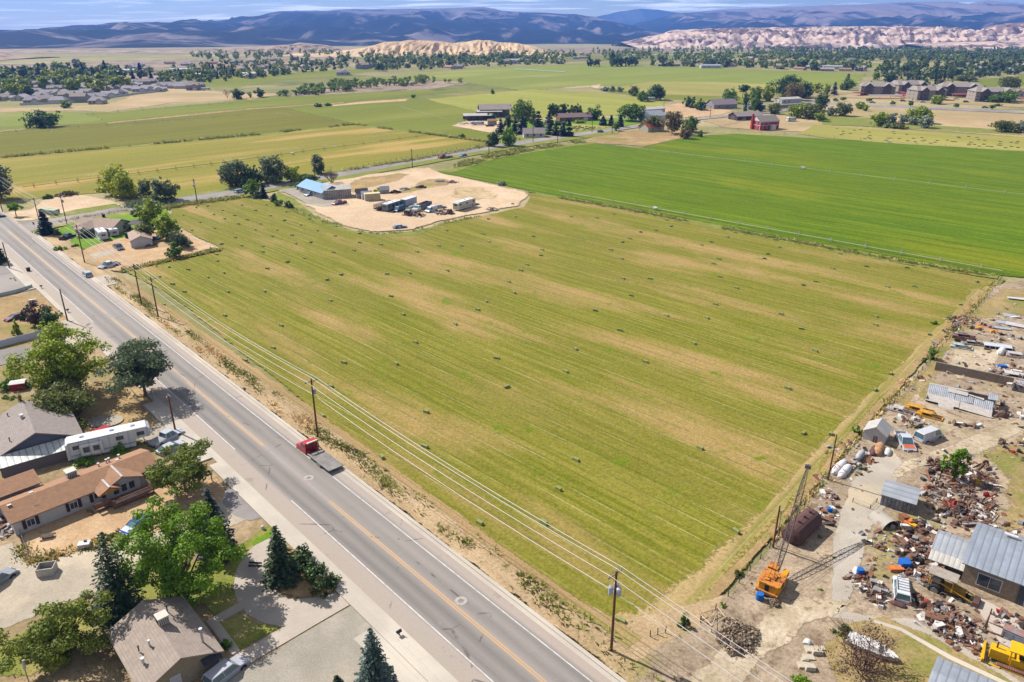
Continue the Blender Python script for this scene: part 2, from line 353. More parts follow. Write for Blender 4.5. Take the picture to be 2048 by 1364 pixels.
# main road: lanes, wheel tracks and dusty shoulders across its width
def road_mat():
    m, nt = newmat('street_asphalt')
    geo = NN(nt, 'ShaderNodeNewGeometry'); mp = NN(nt, 'ShaderNodeMapping', Vector=geo.outputs['Position'])
    # rotate so that x runs along the street and y is the offset from the centre line
    c, s = math.cos(-RA), math.sin(-RA); ox, oy = 2.9, 58.9
    mp.inputs['Rotation'].default_value = (0, 0, -RA); mp.inputs['Location'].default_value = (0, -(s * ox + c * oy), 0)
    q = NN(nt, 'ShaderNodeSeparateXYZ', i0=mp.outputs[0])
    cb = NN(nt, 'ShaderNodeCombineXYZ', i0=mth(nt, 'MULTIPLY', q.outputs[0], .03), i1=mth(nt, 'MULTIPLY', q.outputs[1], .9))
    ns = NN(nt, 'ShaderNodeTexNoise', Vector=cb.outputs[0], Scale=1., Detail=5., Roughness=.6).outputs[0]
    rp = NN(nt, 'ShaderNodeValToRGB', Fac=mth(nt, 'ADD', mrange(nt, q.outputs[1], -7, 7, 0, 1, False), mth(nt, 'MULTIPLY', mth(nt, 'SUBTRACT', ns, .5), .06)))
    e = rp.color_ramp.elements
    sh, ln, tr = T(186, 170, 153), T(132, 126, 122), T(154, 146, 140)
    st = [(0, sh), (.19, T(186, 171, 160)), (.225, tr), (.27, ln), (.33, tr), (.40, ln), (.455, tr), (.5, T(176, 165, 158)), (.545, tr), (.60, ln), (.66, tr), (.73, ln), (.775, tr), (.81, T(188, 172, 160)), (1, sh)]
    e[0].position, e[0].color = st[0][0], (*st[0][1], 1); e[1].position, e[1].color = 1, (*sh, 1)
    for p_, c_ in st[1:-1]: x = e.new(p_); x.color = (*c_, 1)
    cb2 = NN(nt, 'ShaderNodeCombineXYZ', i0=mth(nt, 'MULTIPLY', q.outputs[0], .012), i1=mth(nt, 'MULTIPLY', q.outputs[1], .16))
    big = NN(nt, 'ShaderNodeTexNoise', Vector=cb2.outputs[0], Scale=1., Detail=6., Roughness=.6).outputs[0]
    col = mixc(nt, mth(nt, 'MULTIPLY', mrange(nt, big, .4, .7), .5), rp.outputs[0], T(180, 170, 162))
    # tar-sealed cracks
    vo = NN(nt, 'ShaderNodeTexVoronoi', dict(feature='DISTANCE_TO_EDGE'), Vector=geo.outputs['Position'], Scale=.07)
    wv = NN(nt, 'ShaderNodeTexNoise', Vector=geo.outputs['Position'], Scale=.35, Detail=4.).outputs[0]
    ck = mth(nt, 'MULTIPLY', mth(nt, 'LESS_THAN', vo.outputs[0], .006), mrange(nt, wv, .5, .6))
    col = mixc(nt, mth(nt, 'MULTIPLY', ck, .7), col, T(96, 88, 86))
    oil = NN(nt, 'ShaderNodeTexNoise', Vector=geo.outputs['Position'], Scale=.22, Detail=6., Roughness=.75).outputs[0]
    col = mixc(nt, mth(nt, 'MULTIPLY', mrange(nt, oil, .6, .74), .5), col, T(118, 110, 108)); col = mixc(nt, mth(nt, 'MULTIPLY', mrange(nt, oil, .4, .26), .4), col, T(196, 184, 172))
    g = NN(nt, 'ShaderNodeTexNoise', Vector=geo.outputs['Position'], Scale=7., Detail=3., Roughness=.7).outputs[0]
    vm = nt.nodes.new('ShaderNodeVectorMath'); vm.operation = 'SCALE'; nt.links.new(col, vm.inputs[0]); nt.links.new(mrange(nt, g, .3, .7, .92, 1.08, False), vm.inputs['Scale'])
    p = NN(nt, 'ShaderNodeBsdfPrincipled', Base_Color=vm.outputs[0], Roughness=.85, Specular_IOR_Level=.25); outp(nt, p.outputs[0]); return m
m_road = road_mat()
def paint(name, c, wear=.5):
    m, nt = newmat(name); geo = NN(nt, 'ShaderNodeNewGeometry')
    n = NN(nt, 'ShaderNodeTexNoise', Vector=geo.outputs['Position'], Scale=1.4, Detail=6., Roughness=.7).outputs[0]
    col = mixc(nt, mth(nt, 'MULTIPLY', mrange(nt, n, .4, .65), wear), c, T(168, 158, 152))
    outp(nt, NN(nt, 'ShaderNodeBsdfPrincipled', Base_Color=col, Roughness=.7).outputs[0]); return m
m_yel = paint('yellow_paint', T(226, 172, 92), .4); m_wht = paint('white_paint', T(232, 226, 222), .55)
# ================================================================== ground sheets
gb = MB(); Z0 = -.02
gb.add([(-16500, -640, Z0), (16500, -640, Z0), (16500, Y0, Z0), (-16500, Y0, Z0), (16500, 12800, gz(12800)), (-16500, 12800, gz(12800))], [(0, 1, 2, 3), (3, 2, 4, 5)])
ground = gb.build('ground', g_base); at = ground.data.attributes.new('edge', 'FLOAT', 'POINT'); at.data.foreach_set('value', [1.] * 6); struct(ground)
P = patch
P('valley_floor', [(-300, 128), (0, 128), (250, 124), (620, 109.5), (2600, 109.5), (2600, 160), (2048, 200), (1650, 190), (1200, 180), (900, 170), (640, 150), (560, 162), (330, 172), (0, 205), (-300, 210)], g_valley, edge=40)
P('valley_floor', [(-800, 108.5), (700, 108.5), (2600, 108.5), (2700, 92), (1400, 94), (700, 98), (-800, 98)], g_bare, edge=30, z=.2)
P('bare_hillside', [(-300, 140), (0, 128), (300, 119), (560, 112), (700, 112), (740, 124), (560, 150), (380, 165), (250, 168), (-300, 178)], g_bare, edge=40)
P('field_far_sliver', [(1100, 108), (2300, 108), (2300, 100), (1500, 102)], g_valley, edge=25, z=.5)
P('field_far_green', [(640, 168), (790, 150), (960, 135), (1180, 128), (1312, 132), (1500, 138), (1740, 147), (1722, 172), (1560, 172), (1400, 183), (1290, 178), (1180, 172), (1040, 182), (940, 168), (800, 164)], g_f1, edge=12)
P('field_far_sliver', [(330, 160), (480, 150), (700, 138), (820, 134), (700, 150), (560, 162), (480, 176), (380, 176)], g_f5, edge=15)
P('field_far_strip', [(1340, 110), (1480, 110), (1490, 115), (1345, 116)], g_f1, edge=10)
P('field_far_strip', [(1520, 127), (1610, 124), (1790, 126), (1795, 134), (1640, 137), (1530, 133)], g_f1, edge=12)
P('field_far_strip', [(1812, 96), (1930, 93), (1930, 99), (1815, 102)], g_f1, edge=12)
P('field_far_strip', [(1520, 127), (1600, 125), (1610, 129), (1524, 130)], g_dryfar, edge=8)
P('field_hill_green', [(1868, 182), (1900, 170), (1960, 158), (2060, 148), (2200, 150), (2200, 172), (2060, 172), (1960, 178)], g_f5, edge=10)
P('field_stubble', [(1200, 178), (1290, 163), (1430, 163), (1600, 172), (1640, 184), (1590, 197), (1440, 192), (1320, 188)], g_f2, edge=8)
P('field_green_strip', [(1320, 188), (1440, 192), (1560, 196), (1500, 206), (1340, 200), (1210, 186), (1180, 176)], g_f5, edge=8)
P('bare_patch', [(1176, 171), (1200, 168), (1208, 173), (1196, 177), (1182, 175)], g_dirt, edge=6)
P('orchard_ground', [(540, 200), (600, 182), (660, 170), (860, 158), (955, 166), (860, 180), (700, 188), (600, 196)], g_bare, edge=10)
P('field_pale', [(830, 200), (1060, 178), (1190, 184), (1340, 202), (1330, 222), (1230, 232), (1130, 238), (1000, 232), (930, 222), (880, 212)], g_f3, edge=7)
P('field_dark_olive', [(-200, 282), (0, 262), (512, 215), (690, 207), (830, 190), (860, 182), (700, 186), (500, 198), (230, 244), (-200, 262)], g_f5, edge=6)
P('field_left_upper', [(-200, 250), (0, 245), (60, 222), (220, 225), (512, 196), (700, 187), (850, 180), (940, 184), (830, 192), (690, 206), (512, 216), (210, 245), (-200, 268)], g_f5, edge=6)
P('field_left_yellow', [(-200, 230), (0, 228), (60, 221), (180, 226), (215, 240), (150, 250), (-200, 262)], g_f1, edge=6)
P('field_left_olive', [(-200, 300), (0, 262), (512, 216), (690, 207), (900, 212), (960, 226), (707, 250), (512, 270), (0, 315), (-200, 336)], g_f4, edge=5)
P('field_middle_green', [(690, 206), (830, 192), (930, 216), (1010, 236), (985, 292), (940, 286), (707, 249), (560, 216)], g_f5, edge=5)
P('vacant_town_lot', [(-200, 214), (0, 216), (120, 214), (205, 208), (270, 188), (345, 175), (480, 186), (560, 186), (600, 184), (500, 200), (350, 206), (220, 226), (130, 222), (0, 226), (-200, 236)], g_dryfar, edge=8)
P('farm_lane', [(210, 245), (512, 216), (690, 204.5), (690, 206.5), (512, 218.4), (212, 248)], g_brush, edge=2, jit=2)
P('farm_lane', [(660, 210), (740, 202), (820, 197), (815, 202), (740, 207), (665, 213)], g_odirt, edge=3)
P('field_mown_tan', [(-200, 336), (0, 316), (512, 271), (707, 250), (985, 285), (975, 292), (830, 325), (690, 345), (480, 378), (350, 398), (280, 395), (230, 384), (60, 400), (-200, 420)], g_f6, edge=3)
P('ditch_bank', [(-200, 336), (0, 314), (512, 269), (707, 248), (707, 251), (512, 272), (0, 318), (-200, 340)], g_weed, edge=1.5)
P('ditch_bank', [(707, 248), (860, 266), (985, 283), (985, 288), (860, 271), (707, 252)], g_weed, edge=1.5)
P('farmyard', [(915, 246), (960, 238), (1000, 238), (1010, 262), (980, 266), (900, 252)], g_dirt, edge=3)
P('farmyard', [(1010, 248), (1100, 240), (1240, 235), (1330, 240), (1240, 255), (1160, 265), (1100, 272), (1030, 270)], g_lawn, edge=4)
P('bale_yard', [(1140, 248), (1230, 252), (1190, 262), (1140, 268)], g_f2, edge=2)
P('farmyard', [(1310, 215), (1350, 206), (1400, 210), (1470, 222), (1450, 230), (1400, 236), (1340, 236)], g_odirt, edge=4)
P('dry_lots', [(1400, 240), (1470, 234), (1560, 228), (1640, 208), (1800, 216), (2048, 228), (2300, 240), (2300, 300), (2048, 276), (1850, 262), (1680, 250), (1620, 266), (1560, 262), (1440, 256)], g_dryfar, edge=5)
P('dry_lots', [(1640, 192), (1740, 198), (2048, 216), (2300, 230), (2300, 216), (2048, 204), (1760, 186)], g_dryfar, edge=5)
P('pasture', [(1640, 228), (1720, 232), (1800, 246), (2048, 262), (2048, 272), (1800, 258), (1640, 250)], g_weed, edge=5)
P('highway', [(1570, 200), (1600, 200), (1660, 206), (1760, 211), (1860, 214), (2048, 222), (2300, 232), (2300, 238), (2048, 227), (1860, 219), (1760, 216), (1660, 210), (1600, 206)], g_asph, edge=0, jit=0)
P('field_bales', [(1590, 268), (1625, 250), (1700, 254), (1790, 260), (2048, 274), (2300, 288), (2300, 322), (2048, 304), (1800, 290), (1650, 277)], g_bales, edge=4)
P('fallow_plot', [(1150, 285), (1200, 270), (1262, 261), (1400, 257), (1392, 270), (1340, 284), (1290, 294), (1220, 290)], g_brush, edge=4)
P('field_alfalfa', [(868, 344), (905, 343), (1000, 316), (1100, 299), (1190, 287), (1280, 296), (1390, 272), (1470, 268), (1600, 275), (1700, 281), (1800, 288), (2048, 303), (2300, 318), (2300, 600), (2048, 557), (2005, 553), (1800, 518), (1500, 463), (1250, 415), (1062, 384), (980, 366)], g_green, edge=1.2)
P('weedy_bank', [(868, 343), (905, 338), (1000, 309), (1160, 286), (1200, 283), (1190, 288), (1100, 300), (1000, 317), (905, 346)], g_weed, edge=1.5)
P('fence_bank', [(1056, 382), (1250, 414), (1500, 462), (1800, 517), (2004, 551), (2000, 561), (1800, 530), (1500, 474), (1250, 424), (1050, 390)], g_weed, edge=1.5)
hayfield = P('hay_field', [(343, 416), (400, 405), (480, 395), (540, 402), (575, 416), (625, 438), (690, 460), (760, 470), (830, 464), (880, 448), (960, 434), (1046, 414), (1062, 388), (1250, 422), (1500, 472), (1800, 528), (1992, 560), (1975, 590), (1850, 724), (1785, 792), (1690, 896), (1600, 1010), (1530, 1096), (1420, 1226), (1330, 1300), (1230, 1256), (1080, 1178), (930, 1066), (823, 992), (758, 937), (692, 889), (640, 842), (560, 770), (470, 700), (400, 640), (330, 588), (246, 545), (330, 527), (440, 504), (432, 494), (385, 472), (338, 440)], g_hay, edge=1.0)
P('field_headland', [(1955, 576), (1880, 640), (1790, 725), (1690, 815), (1590, 930), (1500, 1020), (1400, 1110), (1310, 1180), (1250, 1215), (1215, 1236), (1240, 1256), (1330, 1300), (1420, 1228), (1530, 1098), (1600, 1012), (1690, 898), (1785, 794), (1850, 726), (1975, 590)], g_head, edge=3.2, jit=.8)
P('field_track', [(1985, 572), (1900, 665), (1850, 722), (1790, 790), (1700, 892), (1560, 1062), (1470, 1165), (1400, 1240), (1370, 1230), (1500, 1100), (1580, 1010), (1690, 875), (1780, 775), (1835, 712), (1890, 655), (1968, 574)], g_track, edge=.35, jit=.3)
P('green_ditch', [(1988, 562), (2004, 556), (2010, 562), (1960, 622), (1905, 680), (1880, 712), (1872, 708), (1920, 655)], g_weed, edge=.6)
P('dirt_lot', [(590, 396), (625, 424), (660, 444), (700, 458), (760, 466), (830, 460), (880, 445), (960, 430), (1042, 412), (1062, 386), (980, 368), (900, 349), (860, 336), (820, 336), (790, 344), (700, 352), (650, 366), (600, 372), (560, 376), (555, 384)], g_dirt, edge=2.6, jit=2.4)
P('lot_weeds', [(690, 366), (720, 357), (790, 346), (826, 350), (800, 362), (760, 374), (700, 386), (680, 380)], g_brush, edge=4, jit=3)
P('lot_weeds', [(820, 372), (850, 358), (880, 356), (910, 362), (905, 370), (860, 380), (790, 392), (770, 388)], g_brush, edge=4, jit=3)
P('lot_weeds', [(905, 380), (960, 374), (1010, 388), (1000, 400), (940, 402), (880, 396)], gmat('sparse_weeds', T(226, 198, 160), T(206, 180, 136), T(170, 156, 100), (.52, .64), sv=.3, ls=(.1, .1), grain=.25, gs=1.4, esc=.4), edge=5, jit=4)
P('gravel_drive', [(556, 380), (596, 372), (640, 388), (692, 404), (700, 412), (640, 416), (610, 408), (585, 394)], g_grav, edge=.8)
P('field_edge_weeds', [(555, 384), (590, 398), (630, 432), (700, 460), (760, 470), (830, 464), (890, 446), (885, 451), (835, 472), (760, 476), (690, 466), (615, 438), (570, 412), (540, 398)], g_weed, edge=.6, jit=.6)
# cross street and its verges
P('street_verge', [(-60, 470), (0, 450), (110, 428), (330, 396), (480, 372), (690, 337), (830, 313), (1000, 283), (1160, 261), (1240, 252), (1240, 268), (1160, 279), (1000, 303), (830, 334), (700, 358), (600, 374), (480, 397), (380, 411), (250, 434), (150, 450), (0, 480)], g_weed, edge=1.5)
cross_lo = [(-200, 512), (0, 476), (70, 462), (160, 441), (250, 425), (380, 404), (480, 390), (600, 368), (700, 351), (830, 326), (1000, 296), (1160, 272), (1240, 261), (1330, 248), (1400, 240), (1480, 232), (1560, 225), (1660, 212)]
cross_hi = [(1640, 209), (1550, 222), (1475, 229), (1395, 236.5), (1325, 243.5), (1236, 256), (1156, 266.5), (996, 289), (826, 318.5), (696, 342.5), (596, 358), (476, 380), (376, 394), (246, 414), (156, 429), (66, 443), (0, 446), (-200, 470)]
P('cross_street', cross_lo + cross_hi, g_asph, edge=0, jit=0)
P('corner_lot', [(-100, 442), (0, 428), (60, 420), (90, 398), (160, 390), (225, 402), (252, 413), (150, 428), (66, 442), (0, 445)], g_dirt, edge=1.2)
P('corner_weeds', [(96, 434), (150, 420), (232, 408), (246, 414), (160, 430), (100, 440)], g_weed, edge=1)
P('house_lawn', [(100, 465), (150, 446), (250, 430), (336, 417), (344, 440), (300, 466), (262, 478), (200, 500), (130, 500)], g_lawn, edge=1)
P('house_yard', [(128, 516), (190, 490), (240, 478), (300, 467), (345, 442), (385, 472), (432, 497), (330, 523), (240, 546), (196, 540), (160, 524)], g_odirt, edge=1.2)
P('yard_drive', [(148, 520), (190, 506), (232, 500), (236, 508), (200, 516), (168, 530)], g_gravd, edge=.8)
P('yard_drive', [(100, 482), (140, 470), (160, 472), (132, 488), (112, 492)], g_gravd, edge=.4)
P('ditch_bank', [(240, 540), (330, 521), (430, 496), (442, 502), (330, 527), (246, 547)], g_weed, edge=.9)
# near left side
P('left_yards', [RD(-60, -7), RD(250, -7), RD(250, -130), RD(-60, -130)], g_dry, px=False, edge=0, jit=0)
P('right_verge', [RD(-60, 6), RD(236, 6), RD(236, 12), RD(30, 11.5), RD(0, 12.5), RD(-8, 30), RD(-60, 30)], g_verge, px=False, edge=.9)
P('verge_track', [RD(175, 10.8), RD(120, 10.6), RD(60, 10.3), RD(10, 9.6), RD(-4, 10), RD(-4, 12.6), RD(10, 12), RD(60, 12.6), RD(120, 13), RD(175, 12.4)], g_track, px=False, edge=.8)
P('sandy_yard', [(60, 1130), (40, 1075), (150, 1010), (300, 950), (440, 960), (470, 1000), (400, 1040), (300, 1085), (200, 1100)], g_odirt, edge=.8)
P('side_yard', [(150, 790), (200, 760), (330, 790), (360, 850), (300, 880), (170, 880), (150, 850)], g_brush, edge=1)
P('front_yard', [(-60, 600), (80, 590), (160, 640), (120, 680), (0, 700), (-60, 700)], g_brush, edge=1)
P('alley', [(-60, 1110), (30, 1086), (62, 1132), (200, 1098), (260, 1075), (330, 1066), (420, 1018), (470, 985), (560, 1020), (498, 1046), (420, 1080), (300, 1136), (192, 1190), (66, 1242), (-60, 1290)], g_gravd, edge=.6)
P('alley_mouth', [(452, 980), (510, 965), (566, 1030), (500, 1046), (470, 1036), (445, 1010)], g_asph, edge=0, jit=0)
P('side_lawn', [(192, 1200), (260, 1160), (340, 1140), (470, 1100), (520, 1060), (560, 1045), (540, 1080), (480, 1150), (470, 1180), (500, 1215), (430, 1240), (360, 1185), (210, 1265), (60, 1364), (-40, 1364), (-40, 1310), (60, 1260)], g_dlawn, edge=.8)
P('lawn_patch', [(500, 1090), (540, 1062), (560, 1072), (540, 1090), (515, 1105)], g_lawn, edge=.6)
P('curved_drive', [(547, 1078), (565, 1075), (600, 1080), (560, 1092), (540, 1112), (533, 1140), (540, 1172), (562, 1196), (590, 1204), (640, 1200), (672, 1190), (690, 1212), (640, 1236), (566, 1258), (530, 1252), (496, 1234), (476, 1208), (468, 1180), (472, 1150), (484, 1122), (510, 1096), (538, 1082)], g_cdrive, edge=0, jit=0)
P('tree_island', [(565, 1100), (600, 1088), (640, 1110), (680, 1150), (676, 1176), (640, 1196), (596, 1202), (562, 1192), (540, 1166), (536, 1136)], g_brush, edge=.4)
P('front_lawn', [(438, 1253), (478, 1232), (520, 1252), (566, 1258), (480, 1308)], g_dlawn, edge=.3)
P('drive', [(470, 1318), (566, 1260), (672, 1192), (712, 1208), (640, 1250), (480, 1345)], g_cdrive, edge=0, jit=0)
P('front_path', [(412, 1248), (480, 1210), (492, 1222), (440, 1250), (482, 1306), (464, 1316), (424, 1262)], g_cdrive, edge=0, jit=0)
P('gravel_yard', [(440, 1380), (484, 1346), (640, 1252), (706, 1213), (775, 1262), (830, 1320), (900, 1390), (440, 1420)], g_grav, edge=.3)
P('walk_weeds', [(776, 1262), (792, 1280), (880, 1380), (830, 1400), (790, 1320)], g_brush, edge=.6)
P('side_street', [(-60, 712), (0, 704), (60, 696), (120, 686), (190, 672), (212, 690), (150, 700), (60, 722), (0, 735), (-60, 748)], g_asph, edge=0, jit=0)
P('parking_lot', [(-60, 550), (0, 536), (26, 526), (50, 552), (70, 582), (40, 588), (-60, 602)], g_asph, edge=0, jit=0)
P('driveway_gravel', [(270, 880), (345, 830), (380, 850), (400, 870), (320, 912)], g_gravd, edge=.8)
# street: carriageway, painted lines, gutters, kerbs and the walk
def strip(name, t0, t1, s0, s1, m, z, top=None, kind='structure'):
    n = max(1, int((s1 - s0) / 8)); b = MB()
    for i in range(n):
        a0 = s0 + (s1 - s0) * i / n; a1 = s0 + (s1 - s0) * (i + 1) / n
        q = [RD(a0, t0), RD(a0, t1), RD(a1, t1), RD(a1, t0)]
        if top is None: b.add([(x, y, z) for x, y in q], [(0, 3, 2, 1) if (t1 > t0) == False else (0, 1, 2, 3)])
        else: b.box(((q[0][0] + q[2][0]) / 2, (q[0][1] + q[2][1]) / 2, (z + top) / 2), (a1 - a0, abs(t1 - t0), top - z), RA)
    o = b.build(name, m)
    at = o.data.attributes.new('edge', 'FLOAT', 'POINT'); at.data.foreach_set('value', [1.] * len(o.data.vertices))
    return tag(o, kind=kind)
ZR = ZL[0] + .01
strip('street', -6.7, 5.2, -60, 330, m_road, ZR)
strip('gutter', 5.2, 5.75, -60, 237, g_conc, ZR + .004); strip('kerb', 5.75, 6.25, -60, 237, g_conc, 0, ZR + .13)
strip('gutter', -7.15, -6.6, -60, 232, g_conc, ZR + .004); strip('sidewalk', -9.0, -7.15, -60, 64, g_conc, 0, ZR + .12)
strip('kerb', -7.7, -7.15, 64, 128, g_conc, 0, ZR + .12); strip('sidewalk', -9.4, -7.15, 128, 132, g_conc, 0, ZR + .1); strip('kerb', -7.8, -7.15, 146, 178, g_conc, 0, ZR + .12)
strip('sidewalk', -9.4, -7.15, 178, 226, g_conc, 0, ZR + .12); strip('sidewalk', -9.6, -7.15, 66, 92, g_conc, 0, ZR + .1)
strip('apron', -13.0, -7.2, 128, 147, g_cdrive, ZR - .004); strip('apron', -9.5, -6.6, 126, 148, g_cdrive, ZR + .002)
strip('apron', 6.25, 9.5, 168, 178, g_cdrive, ZR - .004); strip('apron', -11.5, -9.0, 6, 18, g_conc, ZR - .004)
for s0, s1 in ((-60, 43), (64, 96), (112, 142), (146, 250)):
    strip('yellow_line', -.28, -.14, s0, s1, m_yel, ZR + .004)
    if s1 < 60 or s0 > 140: strip('yellow_line', .06, .2, s0, s1, m_yel, ZR + .004)
strip('yellow_line', .06, .2, 64, 142, m_yel, ZR + .004)
for t, rng in ((3.62, [(-60, 235)]), (-3.98, [(-60, 47), (66, 120), (142, 232)])):
    for s0, s1 in rng: strip('white_line', t - .07, t + .07, s0, s1, m_wht, ZR + .004)
# kerb return into the cross street
kb = MB(); pts = [RD(237, 6.0)] + [G(*p) for p in ((67, 470), (70, 462), (80, 458), (100, 452))]
for a, b in zip(pts, pts[1:]): kb.bar((*a, .1), (*b, .1), .22, 6)
struct(kb.build('kerb', mat('kerb_concrete', T(226, 214, 198)))); 
# ================================================================== junkyard ground
P('yard_ground', [(1290, 1310), (1420, 1232), (1540, 1098), (1700, 898), (1790, 800), (1850, 730), (1990, 572), (2048, 562), (2300, 600), (2300, 1500), (1250, 1500), (1262, 1330)], gmat('yard_earth', T(198, 176, 150), T(172, 152, 128), T(164, 152, 92), (.56, .66), sv=.3, ls=(.07, .07), grain=.34, gs=2.2, spots=T(138, 116, 96), sps=.6, spth=(.54, .64)), edge=.8)
P('yard_grass', [(1830, 740), (1900, 650), (1990, 580), (2048, 575), (2200, 600), (2200, 640), (1980, 640), (1920, 690), (1860, 790), (1810, 820)], g_ydry, edge=3)
P('yard_grass', [(1930, 900), (2100, 860), (2200, 1100), (2000, 1070), (1980, 1020), (1990, 960)], g_ydry, edge=3, jit=2)
P('sand_patch', [(1900, 700), (1960, 680), (2010, 700), (1990, 760), (1920, 765), (1880, 740)], g_sand, edge=1.5)
P('sand_patch', [(1790, 830), (1830, 790), (1900, 830), (1960, 850), (1880, 880), (1820, 870)], g_sand, edge=1.2)
P('yard_pavement', [(1654, 1205), (1660, 1080), (1690, 985), (1735, 915), (1785, 900), (1806, 930), (1794, 985), (1764, 1040), (1738, 1085), (1714, 1170), (1700, 1230), (1760, 1240), (1820, 1240), (1930, 1300), (2060, 1380), (2060, 1400), (1900, 1330), (1760, 1270), (1600, 1230)], gmat('cracked_pavement', T(208, 196, 182), T(196, 184, 168), T(216, 196, 164), (.5, .66), sv=.3, ls=(.1, .1), grain=.12, gs=4, spots=T(150, 150, 84), sps=.9, spth=(.64, .7)), edge=.7)
P('yard_road', [(1770, 960), (1800, 925), (1900, 890), (2060, 826), (2200, 780), (2200, 830), (2060, 866), (1960, 915), (1880, 930), (1800, 962)], g_sand, edge=1)
P('yard_road', [(1330, 1390), (1420, 1308), (1540, 1225), (1596, 1195), (1720, 1206), (1700, 1236), (1620, 1262), (1545, 1318), (1470, 1390)], g_sand, edge=1., jit=.8)
P('yard_lawn', [(1700, 1250), (1760, 1236), (1850, 1268), (1960, 1330), (2060, 1390), (1700, 1420), (1630, 1300)], g_ydry, edge=.8)
P('kerb_strip', [(1746, 1246), (1800, 1262), (1900, 1318), (2060, 1394), (2060, 1402), (1895, 1325), (1798, 1268), (1746, 1252)], g_conc, edge=0, jit=0)
P('shop_apron', [(1905, 1190), (1960, 1200), (2060, 1250), (2060, 1330), (1990, 1290), (1960, 1240)], g_cdrive, edge=.5)
# ================================================================== hills and mountains
def hillmat(name, a, b, sx_, sy_, th, top=None, gul=None, gsx=.02, zr=(0, 100), cl=.5):
    m, nt = newmat(name); geo = NN(nt, 'ShaderNodeNewGeometry'); Pn = geo.outputs['Position']
    q = NN(nt, 'ShaderNodeSeparateXYZ', i0=Pn)
    def nz(fx, fy, fz, det=6., ro=.62, off=0.):
        cb = NN(nt, 'ShaderNodeCombineXYZ', i0=mth(nt, 'MULTIPLY', q.outputs[0], fx), i1=mth(nt, 'ADD', mth(nt, 'MULTIPLY', q.outputs[1], fy), off), i2=mth(nt, 'MULTIPLY', q.outputs[2], fz))
        return NN(nt, 'ShaderNodeTexNoise', Vector=cb.outputs[0], Scale=1., Detail=det, Roughness=ro, Distortion=.3).outputs[0]
    hz = mrange(nt, q.outputs[2], zr[0], zr[1], -.5, .5, False)
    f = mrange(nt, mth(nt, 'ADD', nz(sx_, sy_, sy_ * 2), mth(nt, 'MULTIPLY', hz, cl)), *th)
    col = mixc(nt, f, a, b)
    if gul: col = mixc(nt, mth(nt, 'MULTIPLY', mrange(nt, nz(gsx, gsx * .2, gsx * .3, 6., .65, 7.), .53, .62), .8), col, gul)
    if top: col = mixc(nt, mrange(nt, mth(nt, 'ADD', hz, mth(nt, 'MULTIPLY', mth(nt, 'SUBTRACT', nz(.002, .002, .01), .5), .5)), .2, .34), col, top)
    sp = NN(nt, 'ShaderNodeTexNoise', Vector=Pn, Scale=.06, Detail=3., Roughness=.7).outputs[0]
    vm = nt.nodes.new('ShaderNodeVectorMath'); vm.operation = 'SCALE'; nt.links.new(col, vm.inputs[0]); nt.links.new(mrange(nt, sp, .3, .7, .8, 1.2, False), vm.inputs['Scale'])
    outp(nt, NN(nt, 'ShaderNodeBsdfPrincipled', Base_Color=vm.outputs[0], Roughness=.95, Specular_IOR_Level=.05).outputs[0]); return m
def interp(tab, x):
    if x <= tab[0][0]: return tab[0][1]
    for (x0, y0), (x1, y1) in zip(tab, tab[1:]):
        if x <= x1:
            t = (x - x0) / (x1 - x0); t = t * t * (3 - 2 * t) * .5 + t * .5; return y0 + (y1 - y0) * t
    return tab[-1][1]
def ridge(name, sky, D0, D1, m, pw=1.6, amp=.12, fx=.004, fy=.002, nx=300, ny=46, back=.35, rid=.0, seed=0., D0r=None):
    """range of hills: crest along SKY (surveyed from the photograph) at distance D1, foot at D0, falling away again behind"""
    x0 = (sky[0][0] - CX) / F * D1 / CP; x1 = (sky[-1][0] - CX) / F * D1 / CP
    vs = []; fs = []; nb = max(4, ny // 4)
    for i in range(nx + 1):
        x = x0 + (x1 - x0) * i / nx
        px = CX + x * F / (D1 / (CP)) ; py = interp(sky, px)
        v = (CY - py) / F; zr = max(gz(D1) + 2, HC + (-SP + v * CP) * D1 / (CP + v * SP)); g1 = gz(D1)
        Da = D0 + ((D0r or D0) - D0) * max(0, min(1, (px - 600) / 450)); endf = min(1, min(i, nx - i) / (nx * .04))
        for j in range(ny + nb + 1):
            if j <= ny: r = j / ny; y = Da + (D1 - Da) * r; pr = r ** pw
            else: r2 = (j - ny) / nb; y = D1 + (D1 - D0) * back * r2; pr = 1 - r2 ** 1.3; r = 1
            n = noise.fractal(Vector((x * fx, y * fy, 3.1 + seed)), .9, 2.1, 5)
            n2 = 1 - abs(noise.noise(Vector((x * fx * 2.3 + .4 * n, y * fy * 1.2, 9. + seed)))) * 2
            z = gz(y) * (1 - pr) + zr * pr + (zr - g1) * amp * (n * .7 + (n2 - .6) * rid) * (4 * pr * (1 - pr) + .08) * endf
            vs.append((x, y, z - 4 if j in (0, ny + nb) else z))
    w_ = ny + nb + 1
    for i in range(nx):
        for j in range(w_ - 1): fs.append((i * w_ + j, (i + 1) * w_ + j, (i + 1) * w_ + j + 1, i * w_ + j + 1))
    me = bpy.data.meshes.new(name); me.from_pydata(vs, [], fs); me.materials.append(m); me.polygons.foreach_set('use_smooth', [True] * len(fs))
    return struct(link(name, me))
h_blue = hillmat('juniper_mountain', T(146, 134, 132), T(20, 32, 34), .0009, .002, (.35, .44), top=T(130, 120, 124), gul=T(150, 134, 128), gsx=.0035, zr=(-100, 240), cl=.0)
h_plat = hillmat('plateau_slope', T(20, 32, 34), T(146, 130, 128), .0009, .0018, (.41, .53), gul=T(40, 52, 54), gsx=.0035, zr=(-110, 330), cl=.75)
